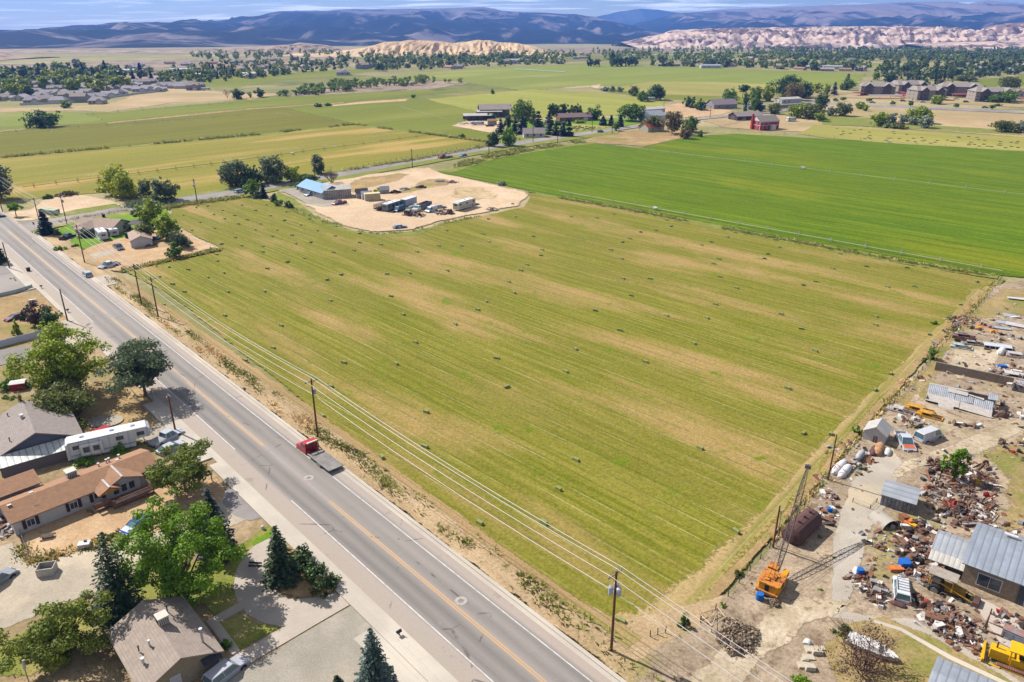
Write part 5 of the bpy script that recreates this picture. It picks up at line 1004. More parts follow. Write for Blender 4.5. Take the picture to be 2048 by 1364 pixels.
o = thing('container', G(745, 401), R(20), 'tan storage container beside the row of small sheds', 'container'); MB().box((0, 0, 1.5), (6, 2.8, 2.8)).build('body', ribmat('tan_container', A(220, 202, 158), A(190, 172, 130), .4, 3), o); MB().box((0, 0, 2.94), (6.1, 2.9, .08)).build('roof', mat('tan_container_roof', A(232, 214, 176)), o); MB().box((-3.03, 0, 1.4), (.06, 2.4, 2.4)).build('door', w_white, o)
shed(769, 387, R(20), 3.6, 2.6, 1.8, 3., r_galv, w_wood, 'little playhouse-sized shed alone on the dirt lot')
# farm across the road
def barn_open(px, py, rz, L, W, ze, zr, label, roof):
    o = thing('open_barn', G(px, py), rz, label, 'barn')
    gable_roof(MB(), L, W, ze, zr, .4).build('roof', roof, o)
    for x in np.linspace(-L / 2 + .3, L / 2 - .3, 5):
        for y in (-W / 2 + .2, W / 2 - .2): MB().box((float(x), y, ze / 2), (.3, .3, ze)).build('post', m_barkd, o)
    MB().box((0, W / 2 - .1, ze / 2), (L, .1, ze)).build('wall', w_wood, o); return o
barn_open(990, 232, R(8), 24, 15, 5.5, 8.6, 'tall open hay barn with a brownish metal roof', metal('brown_grey_roof', A(184, 168, 158)))
barn_open(978, 234, R(8), 18, 8, 4.2, 5.2, 'lower lean-to barn in front of the tall open hay barn', r_tin)
barn_open(955, 240, R(8), 20, 10, 3.6, 4.6, 'low open shelter at the left end of the farm barns', r_tin)
shed(984, 250, R(8), 6, 4, 3, 4, r_brown, w_wood, 'small brown shed in the farmyard of the barns')
house('house', 'small white house with grey gables beside the road grove', G(1067, 274), R(5), 12.5, 8, 2.8, 5.4, r_grey, w_white, wins=[('window', 'f', -4, 1.7, 1.4, 1.5), ('window', 'f', 0, 1.7, 1.4, 1.5), ('window', 'f', 4, 1.7, 1.4, 1.5), ('window', 'l', 0, 1.7, 1.4, 1.5)])
house('house', 'long low brick house with a brown roof behind the roadside spruces', G(1148, 241), R(14), 24, 10, 3., 5.2, shing('mauve_shingles', A(142, 118, 116)), w_brick, wins=[('window', 'f', -9, 1.8, 2, 1.5), ('window', 'f', -2, 1.8, 2, 1.5), ('door', 'f', 7, 1.3, 3.5, 2.4, m_wtrim), ('window', 'f', 10.5, 1.6, 1.6, 1.3)])
house('house', 'white farmhouse with a pale metal roof right of the round shade tree', G(1300, 240), R(30), 18, 12, 3.5, 6.5, r_galv, w_white, wins=[('window', 'f', -4, 1.8, 1.6, 1.5), ('window', 'f', 3, 1.8, 1.6, 1.5), ('door', 'l', 0, 1.3, 3, 2.4, w_grey)])
shed(1330, 236, R(30), 16, 7, 3, 3.8, r_white, w_white, 'long low white outbuilding right of the white farmhouse')
house('house', 'cottage with an orange-red roof half hidden by trees', G(1302, 262), R(35), 14, 9, 3.2, 6, metal('orange_red_roof', A(206, 110, 84)), w_cream, wins=[('window', 'f', -3, 1.7, 1.3, 1.3), ('window', 'f', 3, 1.7, 1.3, 1.3)])
house('house', 'house with a mauve roof by the dirt farmyard', G(1442, 216), R(20), 22, 12, 3.5, 7, shing('mauve_roof', A(160, 142, 150)), w_grey, wins=[('window', 'f', -6, 1.7, 2, 1.4), ('window', 'f', 2, 1.7, 2, 1.4)])
house('house', 'low dark house with a grey roof beside the red house', G(1490, 239), R(20), 21, 11, 3.2, 5.6, r_grey, mat('dark_brown_wall', A(88, 66, 62)), wins=[('window', 'f', -5, 1.6, 2, 1.2), ('window', 'f', 4, 1.6, 2, 1.2), ('door', 'l', 0, 1.2, 3, 2.3)])
shed(1508, 218, R(20), 16, 8, 3, 4.4, r_galv, w_grey, 'grey machine shed by the road bend')
shed(1586, 214, R(30), 40, 3, 2.4, 3., r_grey, w_grey, 'long low grey fence-like shed behind the clump trees')
hR = house('barn_house', 'two-storey red house with white trim and grey gable roof', G(1528, 258), R(22), 15, 9.5, 5.6, 8.6, r_grey, w_red, oh=.4, wins=[('window', 'f', -5, 1.6, 1.2, 1.5), ('window', 'f', -1.5, 1.6, 1.2, 1.5), ('window', 'f', 3, 1.6, 1.2, 1.5), ('window', 'f', -5, 4.4, 1.2, 1.4), ('window', 'f', -1, 4.4, 1.2, 1.4), ('window', 'l', -2.6, 4.4, 1.2, 1.4), ('window', 'l', 1.6, 4.4, 1.2, 1.4), ('window', 'l', -2.4, 1.6, 1.2, 1.5), ('window', 'l', 2, 1.6, 1.2, 1.5)])
MB().box((0, -4.8, 3.0), (15.1, .1, .3)).box((-7.56, 0, 3.), (.1, 9.5, .3)).box((-7.5, -4.75, 2.8), (.3, .3, 5.6)).box((7.5, -4.75, 2.8), (.3, .3, 5.6)).box((0, -4.84, 5.2), (15.1, .1, .7)).build('trim', m_wtrim, hR)
MB().add([(-7.6, -4.7, 5.6), (-7.6, 4.7, 5.6), (-7.6, 0, 8.55)], [(0, 1, 2)]).build('gable_panel', m_wtrim, hR); MB().box((-8, 2.5, 4.8), (1, 1.2, 9.6)).build('chimney', w_red, hR)
MB().box((2, -6., 1.4), (3, 2.2, 2.8)).slab([(.2, -7.3, 2.8), (3.8, -7.3, 2.8), (3.8, -4.8, 3.4), (.2, -4.8, 3.4)], .12).build('porch', m_wtrim, hR)
# apartment blocks: three storeys, gabled bays, windows on each floor
w_apt = siding('apartment_tan', A(176, 164, 148)); w_aptd = siding('apartment_brown', A(112, 98, 92))
def apartment(px, py, rz, L, W, label):
    o = thing('apartment_block', G(px, py), rz, label, 'apartment block', 'apartment blocks beside the highway')
    gable(MB(), L, W, 8.6, 11.8, hip=4.).build('wall', w_apt, o); gable_roof(MB(), L, W, 8.6, 11.8, .6, hip=4.).build('roof', r_grey, o)
    for u in (-L * .27, L * .27):
        for s in (-1, 1):
            MB().box((u, s * (W / 2 + .5), 4.3), (7., 1.2, 8.6)).add([(u - 3.5, s * (W / 2 + 1.12), 8.6), (u + 3.5, s * (W / 2 + 1.12), 8.6), (u, s * (W / 2 + 1.12), 11.2)], [(0, 1, 2)]).build('bay', w_aptd, o)
            g = MB()
            for t in (-1, 1): g.slab([(u, s * (W / 2 + 1.7), 11.5), (u, 0, 11.5), (u + t * 4.2, s * W * .3, 8.4), (u + t * 4.2, s * (W / 2 + 1.7), 8.4)], .14)
            g.build('bay_roof', r_grey, o)
            b = MB()
            for t in (-1, 1): b.bar((u, s * (W / 2 + 1.75), 11.4), (u + t * 4.1, s * (W / 2 + 1.75), 8.35), .18, 4)
            b.build('bay_trim', m_wtrim, o)
    for sd in ('f', 'b'):
        for k in range(3):
            for u in (-.44, -.12, .12, .44): opening(o, 'window', L, W, sd, u * L, 1.8 + 2.8 * k, 1.7, 1.5)
            for u in (-.27, .27):
                s = -1 if sd == 'f' else 1; uu = u * L * (1 if sd == 'f' else -1)
                MB().box((uu, s * (W / 2 + 1.13), 1.8 + 2.8 * k), (2.2, .08, 1.5)).build('balcony', m_glass, o)
    for sd in ('l', 'r'):
        for k in range(3):
            for u in (-3, 3): opening(o, 'window', L, W, sd, u, 1.8 + 2.8 * k, 1.5, 1.5)
    for u in (-L * .2, L * .2): MB().box((u, 1.0, 12), (1.2, 1.2, 1.6)).build('chimney', w_brick, o)
    return o
apartment(1752, 190, R(-18), 30, 17, 'leftmost apartment block, seen at its narrow end')
apartment(1814, 186, R(12), 34, 17, 'rear apartment block with two white gables')
apartment(1850, 199, R(8), 28, 16, 'front apartment block in the middle of the row')
apartment(1916, 191, R(-14), 36, 17, 'second apartment block from the right')
apartment(1980, 202, R(-6), 34, 17, 'rightmost apartment block by the large green tree')
w_rr = metal('red_carport_roof', A(190, 86, 84))
def carport(px, py, rz, L, label, roof):
    o = thing('carport', G(px, py), rz, label, 'carport'); MB().slab([(-L / 2, -3, 2.5), (L / 2, -3, 2.5), (L / 2, 3, 3.3), (-L / 2, 3, 3.3)], .15).build('roof', roof, o)
    for x in np.linspace(-L / 2 + .3, L / 2 - .3, 4): MB().box((float(x), 0, 1.4), (.2, .2, 2.8)).build('post', m_wtrim, o)
carport(1770, 197, R(0), 30, 'long grey carport roof in front of the apartments', r_grey); carport(1722, 191, R(18), 18, 'red-roofed carport left of the apartments', w_rr); carport(1800, 191, R(30), 16, 'red carport roof between the left and middle apartment blocks', w_rr); carport(1812, 195, R(22), 16, 'nearer red carport beside the middle apartment block', w_rr); carport(1928, 194, R(12), 26, 'red carport roof between the right apartment blocks', w_rr); carport(2036, 203, R(0), 16, 'red carport at the right edge by the apartments', w_rr)
# ---- houses of the subdivision and the far valley: shared shapes, every house an object
def hproto(L, W, ze, zr, hip, roof, wall, wing=True):
    r = gable_roof(MB(), L, W, ze, zr, .5, hip=hip); a = gable(MB(), L, W, ze, zr, hip=hip)
    if wing:
        a.box((L * .25, -W * .6, ze / 2 - .02), (L * .4, W * .5, ze - .04))
        a.add([(L * .05, -W * .85, ze), (L * .45, -W * .85, ze), (L * .25, -W * .85, zr * .86)], [(0, 1, 2)])
        for s in (-1, 1): r.slab([(L * .25, -W * .9, zr * .87), (L * .25, 0, zr * .9), (L * .25 + s * L * .24, -W * .3, ze - .1), (L * .25 + s * L * .24, -W * .9, ze - .1)], .14)
    ws = [((u * L, -W / 2 - .03, 1.6), (1.3, .08, 1.3)) for u in (-.35, -.12)] + [((s * (L / 2 + .03), u * W, 1.6), (.08, 1.2, 1.2)) for u in (-.25, .25) for s in (-1, 1)]
    return [('wall', a.mesh('house_wall', wall)), ('roof', r.mesh('house_roof', roof))] + [('window', MB().box(c, d).mesh('house_window', m_glass)) for c, d in ws] + ([('garage_door', MB().box((L * .25, -W * .86, 1.2), (3.6, .08, 2.2)).mesh('garage_door', m_wtrim))] if wing else [])
r_lav = shing('blue_grey_shingles', A(176, 168, 176)); w_far = siding('pale_far_wall', A(206, 198, 186))
HP = [hproto(14, 9, 3, 5.4, 0, r_grey, w_far), hproto(13, 10, 3, 5.6, 3, r_lav, w_cream), hproto(12, 9, 5.2, 7.6, 0, r_grey2, w_grey), hproto(15, 9, 2.9, 5, 0, r_lav, w_white), hproto(16, 8, 2.8, 4.4, 0, r_brown, w_cream, False)]
HM = [hproto(22, 9, 3.4, 4.6, 0, r_white, w_white, False), hproto(30, 12, 4, 5.4, 0, r_galv, w_white, False), hproto(18, 9, 3, 5, 0, r_rust, w_wood, False)]
def farhouse(px, py, k, rz, label, group, PL=HP, s=1., nm='house', cat='house'):
    o = thing(nm, G(px, py), rz, label, cat, group); o.scale = (s,) * 3
    for n_, me in PL[k]: link(n_, me, o)
q = random.Random(77)
SUB = [(10, 186), (26, 195), (45, 200), (66, 206), (92, 203), (118, 206), (136, 200), (160, 204), (180, 200), (200, 198), (222, 193), (244, 189), (20, 178), (48, 184), (74, 188), (100, 190), (126, 190), (150, 192), (176, 188), (198, 184), (218, 182), (240, 178), (262, 181), (282, 183), (300, 180), (318, 183), (30, 170), (88, 178), (112, 181), (144, 180), (166, 178), (212, 172), (230, 170), (330, 174), (350, 176), (364, 177), (386, 180), (270, 174), (290, 172), (196, 176), (4, 200), (84, 196)]
SUB += [(x_, 166 + (x_ * 7) % 11) for x_ in range(56, 380, 14)]
for i, (px, py) in enumerate(SUB): farhouse(px, py, q.choice((0, 1, 2, 3, 3, 1)), R(q.choice((15, -75, 105, 195)) + q.uniform(-8, 8)), 'pale house with a grey roof packed in the subdivision at the field edge', 'subdivision houses')
for px, py, s in ((196, 207, 1), (300, 144, 1), (236, 150, 1), (348, 146, 1), (362, 142, 1), (470, 142, 1), (486, 140, 1), (520, 138, 1), (270, 138, 1.2), (205, 134, 1), (150, 126, 1), (320, 150, 1), (455, 136, 1), (410, 134, 1), (440, 132, 1), (535, 135, 1), (690, 150, 1.3), (726, 138, 1.2), (736, 136, 1), (786, 134, 1), (900, 138, 1.2), (912, 137, 1.2), (500, 156, 1), (398, 178, .9), (1010, 128, 1), (1024, 127, 1.3), (1150, 118, 1), (1164, 117, 1), (1082, 125, 1), (1120, 127, 1), (1268, 128, 1), (1388, 126, 1), (1410, 132, 1), (1448, 133, 1), (1464, 133, 1), (1600, 140, 1), (1620, 137, 1), (1640, 139, 1), (1690, 142, 1.), (1720, 142, 1), (1590, 136, 1), (1560, 138, 1), (1650, 124, 1), (1700, 122, 1), (1660, 112, 1), (1640, 115, 1), (1780, 156, 1), (1840, 134, 1), (1960, 140, 1), (1990, 138, 1), (2030, 142, 1), (1500, 122, 1), (1395, 112, 1), (1430, 112, 1), (1450, 111, 1), (1520, 113, 1), (280, 132, 1), (340, 128, 1), (372, 131, 1), (425, 128, 1), (466, 126, 1), (505, 124, 1), (548, 122, 1), (590, 120, 1), (628, 126, 1), (660, 120, 1), (576, 132, 1), (612, 136, 1), (2036, 192, 1.1), (2046, 188, 1)):
    farhouse(px, py, q.randrange(5), R(q.uniform(0, 360)), 'small pale house scattered in the far valley trees', 'scattered valley houses', s=s)
for px, py, k, rz, lb in ((248, 146, 1, 5, 'long white building at the foot of the bare hillside'), (365, 144, 1, 8, 'long white warehouse among the far left houses'), (1348, 132, 2, 5, 'long red-roofed open shelter at the edge of the far green field'), (1325, 132, 2, 5, 'red-roofed shelter left of the long one in the far green field'), (1420, 136, 1, 0, 'white block building at the edge of the far green field'), (1654, 142, 2, -20, 'brown-roofed barn beside the far green field'), (1662, 138, 1, -20, 'white-roofed barn behind the brown-roofed barn'), (1916, 113, 1, 0, 'long white greenhouse roof among the far right trees'), (1940, 115, 1, 0, 'second white greenhouse roof among the far right trees'), (1848, 147, 0, 10, 'white house in the trees above the apartments'), (1358, 107, 1, 0, 'white warehouse in the middle of the far valley'), (498, 152, 0, 8, 'white shed beside the far orchard'), (394, 153, 0, 5, 'white mobile home below the warehouse'), (1040, 124, 1, 4, 'white barn in the central tree band'), (1300, 226, 0, 30, 'low shed beside the dirt farmyard'), (1575, 205, 0, 25, 'white farm building behind the clump by the road')):
    farhouse(px, py, k, R(rz), lb, None, HM, nm='barn', cat='barn')
# ---- junkyard buildings
hS = house('workshop', 'large stone workshop with a grey metal roof and dark sliding doors', (68.5, 69.2), R(-39), 26, 9.8, 3.5, 5.2, metal('workshop_roof', A(176, 184, 198), .8, 0, .4), w_block, oh=.35, wins=[('window', 'f', -10.2, 1.9, 2.6, 1.8), ('window', 'f', 4, 1.9, 2.6, 1.8)], cat='workshop')
MB().box((-5.4, -4.98, 1.7), (3.6, .14, 3.2)).box((-1.6, -5.0, 1.7), (3.8, .12, 3.2)).build('sliding_door', ribmat('dark_corrugated', A(84, 90, 100), A(60, 64, 72), .25, 0), hS); MB().box((-5.6, -5.08, 1.5), (1.7, .05, 2.4)).build('door_panel', mat('pale_door', A(176, 184, 204), var=.2), hS)
for x, y in ((-9.5, 2.6),): MB().box((x, y, 4.75), (1.5, 1.0, .06), ry=0, rx=-.33).build('skylight', m_wtrim, hS)
o = house('shed', 'open-fronted shed of silver corrugated sheets with a bent roof', G(1796, 1010), R(-34), 4.3, 4.4, 2.3, 3.2, metal('silver_sheet', A(206, 210, 218), .8, 1, .35, met=.4), ribmat('patchy_silver', A(148, 154, 168), A(90, 92, 104), .5, 3, rough=.4, metal=.4, var=.4, sc=1.5), oh=.15, cat='shed')
o = house('shed', 'small white board shed with a tin gable roof beside the pickup wreck', G(1751, 880), R(52), 3.5, 3.3, 2.2, 3.3, r_tin, w_white, oh=.25, wins=[('door', 'l', .2, .9, .9, 1.7, mat('rust_door', A(150, 108, 90)))], cat='shed')
o = house('shed', 'tall narrow shed with white ribbed roof left of the stone workshop', G(1900, 1124), R(-38), 4.2, 4.6, 2.6, 3.5, r_galv, w_wood, oh=.15, cat='shed'); MB().slab([(-2.2, -2.4, 2.6), (2.2, -2.4, 2.6), (2.2, -3.8, 1.9), (-2.2, -3.8, 1.9)], .05).build('lean_to_roof', r_white, o)
o = house('workshop', 'grey metal-roofed building at the bottom edge of the yard', G(2022, 1492), R(-39), 15, 8, 3.0, 4.4, metal('edge_roof', A(186, 192, 202), .8, 0, .4), w_block, oh=.3, cat='workshop')
# collapsed corrugated shed and the board-marked wall behind it
o = thing('collapsed_shed', G(1922, 808), R(-32), 'long collapsed shed with patched corrugated roof sheets and a gaping hole', 'shed'); o.scale = (.82, .82, .82)
m_cor = ribmat('corrugated_iron', A(206, 208, 214), A(112, 120, 140), .36, 0, rough=.4, metal=.3, bump=1.)
m_flat = mat('flattened_tin', A(206, 196, 188), var=.1, sc=1.5, rough=.6)
b = MB(); b.slab([(-6.8, .3, 3.1), (-1.6, .3, 3.1), (-1.6, -2.6, 1.9), (-6.8, -2.6, 1.9)], .05); b.slab([(-1.5, .1, 2.9), (2, .0, 2.7), (2, -2.7, 1.8), (-1.5, -2.7, 1.9)], .05); b.slab([(2.1, -.6, 2.5), (5.8, -.9, 2.5), (5.8, -3.4, 1.5), (2.1, -2.9, 1.7)], .05); b.slab([(4.6, 2.4, 3.1), (6.5, 2.4, 3.1), (6.5, -.2, 2.7), (4.6, -.2, 2.6)], .05); b.build('corrugated_roof', m_cor, o)
b = MB(); b.slab([(-7, 2.6, 2.4), (.6, 2.6, 2.5), (.6, .4, 3.1), (-7, .4, 3.1)], .05); b.slab([(-6.9, -2.5, 1.95), (-.4, -2.6, 1.9), (-.4, -4.6, 1.0), (-6.9, -4.4, 1.1)], .05); b.slab([(-.3, -2.7, 1.85), (5.8, -3.4, 1.5), (5.8, -5.4, .7), (-.3, -4.7, .95)], .05); b.slab([(1, 2.8, 2.4), (6.6, 2.8, 2.9), (6.6, 2.0, 3.1), (1, 2.0, 2.7)], .05); b.slab([(-3, .2, 3.12), (.8, .1, 3.02), (.8, -1., 2.62), (-3, -1., 2.72)], .04); b.slab([(-.3, .9, 2.2), (3.9, -.6, 2.75), (3.9, -1.2, 2.55), (-.3, -.2, 2.85)], .04); b.slab([(-4.4, -4.2, 1.2), (-1.4, -4.4, 1.1), (-1.2, -5.6, .4), (-4.2, -5.4, .6)], .05); b.build('flat_sheet_roof', m_flat, o)
MB().box((-.2, 2.6, 1.1), (13.2, .15, 2.2)).box((-6.8, -.8, .9), (.15, 6.6, 1.8)).box((5.9, -4.9, .3), (.15, 1., .6)).bar((6.2, -.3, 0), (6.2, -.3, 2.6), .1).bar((5.8, -3.3, 0), (5.8, -3.3, 1.5), .1).bar((5.6, -5.2, 0), (5.6, -5.2, .7), .1).build('wall', w_wood, o)
o = thing('concrete_wall', G(1945, 760), R(-34), 'long board-marked concrete wall behind the collapsed shed', 'wall'); MB().box((0, 0, 1.1), (13.4, .3, 2.2)).box((6.6, -1.2, 1.1), (.3, 2.1, 2.2)).build('wall', ribmat('boarded_concrete', A(170, 152, 134), A(140, 122, 106), .24, 2, var=.2), o)
# ================================================================== vehicles
m_tyre = mat('tyre_rubber', A(50, 48, 50), rough=.9); m_rim = mat('wheel_rim', A(176, 176, 182), metal=.6, rough=.35); m_black = mat('black_plastic', A(46, 46, 50), rough=.5); m_lamp = mat('head_lamp', A(236, 236, 240), rough=.15, var=.03); m_tail = mat('tail_lamp', A(190, 24, 28), rough=.25)
m_wind = mat('windscreen_glass', A(92, 128, 140), rough=.06, var=.1, spec=.8); m_steel = mat('bare_steel', A(176, 174, 174), metal=.5, rough=.45, var=.2); m_chass = mat('chassis_dark', A(66, 60, 58), var=.2)
def carpaint(n, c, wear=.05, rust=None):
    return mat('paint_' + n, A(*c), rough=.28, var=wear, sc=1.2, spec=.5, coat=.5 if not rust else 0, c2=rust, th=(.5, .6) if rust else (.35, .65))
def wheel(par, x, y, r=.34, w=.24, rim=m_rim):
    s = 1 if y > 0 else -1
    o = MB().lathe((x, y - w / 2, r), (x, y + w / 2, r), [(0, r * .8), (.15, r), (.85, r), (1, r * .8)], 14).build('wheel', m_tyre, par)
    MB().lathe((x, y + s * w * .3, r), (x, y + s * (w / 2 + .02), r), [(0, r * .62), (1, r * .55)], 12).build('rim', rim, o); return o
CARS = dict(sedan=(4.6, 1.8, 1.42, -1.95, 1.05, -1.25, .3), suv=(4.7, 1.86, 1.74, -2.3, 1.1, -2.1, .45), van=(5.3, 2., 2.1, -2.62, 2.0, -2.55, 1.3), pickup=(5.7, 1.98, 1.86, -.7, 1.45, -.55, .75), hatch=(4.2, 1.78, 1.5, -2.05, 1.0, -1.7, .3))
VP = {}
def car_parts(o, kind, paint, roofm=None, hoodm=None, lod=0):
    L, W, H, xa, xb, ta, tb = CARS[kind]; x = L / 2; y = W / 2; zb = 1.0 if kind != 'van' else 1.15
    b = MB(); prof = [(-x + .05, .34), (-x, .55), (-x + .02, zb - .06), (-x + .12, zb), (xb, zb), (x - .25, zb - .13), (x - .04, zb - .3), (x, .55), (x - .06, .34)]
    n = len(prof); ys = (-y, -y + .09, y - .09, y); V = []
    for k, yy in enumerate(ys): V += [(px_ * (.985 if k in (0, 3) else 1), yy, z - (.07 if k in (0, 3) and z > .8 else 0)) for px_, z in prof]
    fs = [(k * n + i, k * n + (i + 1) % n, (k + 1) * n + (i + 1) % n, (k + 1) * n + i) for k in range(3) for i in range(n)] + [tuple(range(n - 1, -1, -1)), tuple(3 * n + i for i in range(n))]
    if kind == 'pickup':
        # load bed: open box behind the cab
        b.box((1.06, 0, .66), (3.55, W, .64)); b = MB(); prof = [(-.75, .34), (-.75, zb), (xb, zb), (x - .25, zb - .1), (x - .03, zb - .28), (x, .5), (x - .06, .34)]
        b.ext(prof, -y, y); b.box((-1.8, 0, .6), (2.1, W, .12)); b.box((-1.8, y - .05, .86), (2.1, .1, .5)); b.box((-1.8, -y + .05, .86), (2.1, .1, .5)); b.build('body', paint, o)
        MB().box((-x + .05, 0, .8), (.1, W, .62)).build('tailgate', paint, o)
    else:
        b.add(V, fs); b.build('body', paint, o, True) if False else b.build('body', paint, o)
    yi, yt = y - .06, y - .24
    g = MB(); g.add([(xa, -yi, zb), (xb, -yi, zb), (xb, yi, zb), (xa, yi, zb), (ta, -yt, H - .06), (tb, -yt, H - .06), (tb, yt, H - .06), (ta, yt, H - .06)], [(0, 1, 5, 4), (1, 2, 6, 5), (2, 3, 7, 6), (3, 0, 4, 7)]); g.build('windows', m_wind, o)
    p = MB(); p.box(((ta + tb) / 2, 0, H - .03), (tb - ta + .1, yt * 2 + .06, .09), taper=.94)
    for s in (-1, 1):
        p.bar((xb, s * yi, zb), (tb, s * yt, H - .04), .05, 4); p.bar((xa, s * yi, zb), (ta, s * yt, H - .04), .07, 4); xm = (xa + xb) / 2 - .1; p.bar((xm, s * (yi + .01), zb), ((ta + tb) / 2, s * (yt + .01), H - .04), .05, 4)
    if kind == 'van':
        for s in (-1, 1): p.slab([(xa, s * (yi + .012), zb), (.4, s * (yi + .012), zb), (.3, s * (yt + .03), H - .06), (ta, s * (yt + .03), H - .06)], .02)
    p.build('roof', roofm or paint, o)
    if hoodm: MB().slab([(xb + .03, -y + .12, zb + .02), (xb + .03, y - .12, zb + .02), (x - .25, y - .12, zb - .08), (x - .25, -y + .12, zb - .08)], .03).build('bonnet', hoodm, o)
    for s in (-1, 1):
        MB().box((x - .02, s * (y - .3), .68), (.1, .38, .16)).build('headlight', m_lamp, o); MB().box((-x + .02, s * (y - .14), .82), (.1, .2, .26)).build('tail_light', m_tail, o)
        for xx in (L * .3, -L * .3):
            MB().lathe((xx, s * (y - .1), .4), (xx, s * (y + .012), .4), [(0, .44), (1, .44)], 14).build('wheel_arch', m_black, o); wheel(o, xx, s * (y - .08), .36, .24)
    MB().box((x - .02, 0, .44), (.12, W * .94, .2)).build('bumper', m_black, o); MB().box((-x + .02, 0, .44), (.12, W * .94, .2)).build('bumper', m_black, o)
    MB().box((x - .01, 0, .66), (.08, .8, .16)).build('grille', m_black, o)
def vehicle(kind, col, p, rz, label, cat='car', name=None, rust=None, roofm=None, hoodm=None, extra=None):
    key = (kind, col, rust, roofm, hoodm); nm = name or dict(sedan='car', suv='car', hatch='car', van='van', pickup='pickup_truck')[kind]
    loc = G(*p) if p else (0, 0)
    if key in VP and not extra: return dup(VP[key], loc, rz, label, None, name=nm)
    o = thing(nm, loc, rz, label, cat); car_parts(o, kind, carpaint('%d_%d_%d' % col, col, .04, rust), roofm, hoodm)
    VP[key] = o
    return o
def hd(a, b):
    A_, B_ = G(*a), G(*b); return math.atan2(B_[1] - A_[1], B_[0] - A_[0])
SIL, WHT, BLK, RED, BLU, DRK = (196, 194, 204), (234, 232, 236), (58, 60, 68), (196, 26, 36), (24, 84, 206), (60, 70, 96)
vehicle('suv', SIL, (455, 1352), hd((425, 1378), (488, 1328)), 'silver estate car on the concrete drive beside the taupe-roofed house')
vehicle('hatch', BLU, (275, 1058), hd((288, 1050), (254, 1072)), 'bright blue car parked under the big bright green tree')
vehicle('suv', RED, (196, 880), hd((215, 872), (172, 890)), 'red off-road car between the trailer and the grey-roofed house', cat='car')
o = vehicle('pickup', (206, 210, 222), (335, 882), hd((312, 900), (366, 872)), 'silver-blue pickup truck parked by the pavement pole', 'pickup truck'); MB().box((-1.8, 0, 1.1), (2., 1.7, .06)).build('bed_cover', mat('bed_cover', A(170, 166, 170), var=.1), o)
vehicle('sedan', (206, 208, 212), (344, 902), hd((322, 912), (366, 890)), 'pale car half hidden under the dark green tree')
vehicle('sedan', (124, 26, 44), (32, 640), hd((52, 632), (14, 644)), 'dark red car parked beside the clipped round shrub')
vehicle('suv', (160, 162, 170), (-4, 1170), R(70), 'silver car cut off at the left edge of the alley')
vehicle('suv', (204, 206, 212), (175, 554), RA + math.pi, 'silver estate car parked at the right-hand kerb of the street')
o = vehicle('pickup', WHT, (219, 535), hd((238, 530), (202, 540)), 'white double-cab pickup on the dirt near the street', 'pickup truck')
vehicle('pickup', (110, 108, 112), (238, 499), hd((228, 492), (248, 506)), 'dark grey pickup on the dirt yard behind the white trailers', 'pickup truck')
vehicle('pickup', (28, 34, 52), (136, 478), hd((124, 483), (150, 473)), 'black pickup on the drive in front of the cream corner house', 'pickup truck')
vehicle('sedan', (34, 34, 48), (-2, 437), R(30), 'dark car at the left edge by the junction')
vehicle('suv', (214, 222, 236), (481, 386), hd((470, 388), (492, 384)), 'white estate car parked on the cross street verge')
vehicle('suv', (222, 224, 232), (621, 392), hd((632, 390), (612, 394)), 'white car on the gravel drive of the blue-roofed house')
o = vehicle('pickup', (178, 28, 40), (679, 409), hd((692, 406), (666, 411)), 'red pickup with a loaded bed on the dirt lot', 'pickup truck'); MB().box((-2, 0, 1.1), (1.4, 1.2, .5), .3, taper=.6).build('load', mat('pale_load', A(206, 180, 160), var=.3), o)
vehicle('sedan', (30, 120, 190), (926, 313), hd((935, 311), (918, 315)), 'blue car driving along the cross street')
vehicle('suv', (40, 42, 62), (1201, 265), hd((1194, 266), (1208, 263)), 'dark car on the cross street near the roadside spruces')
vehicle('sedan', WHT, (1280, 231), R(20), 'white car beside the farmyard road', extra=1)
for i, (px, py, c, lb) in enumerate([(1745, 206, (40, 46, 66), 'dark car on the highway below the apartments'), (1806, 203, (190, 40, 50), 'red car parked in front of the apartments'), (1845, 205, WHT, 'white car parked in front of the middle apartment block'), (1830, 200, (60, 66, 70), 'dark parked car beside the red carport of the apartments'), (1970, 216, (30, 34, 60), 'dark blue car on the highway at the right'), (1932, 205, (70, 50, 40), 'brown car parked by the right apartment blocks'), (1912, 199, (220, 222, 226), 'pale car parked between the right apartment blocks'), (1938, 196, (210, 214, 220), 'white car under the red carport of the right apartments'), (1890, 196, (160, 164, 170), 'grey car parked behind the bright green apartment tree'), (2030, 204, (230, 230, 232), 'white car at the far right by the apartments'), (1672, 191, (120, 140, 150), 'grey car on the access road left of the apartments')]):
    vehicle(('sedan', 'suv')[i % 2], c, (px, py), R(-20 + 7 * (i % 3)), lb)
vehicle('pickup', (66, 40, 44), (980, 253), R(15), 'dark pickup in the farmyard by the barns', 'pickup truck')
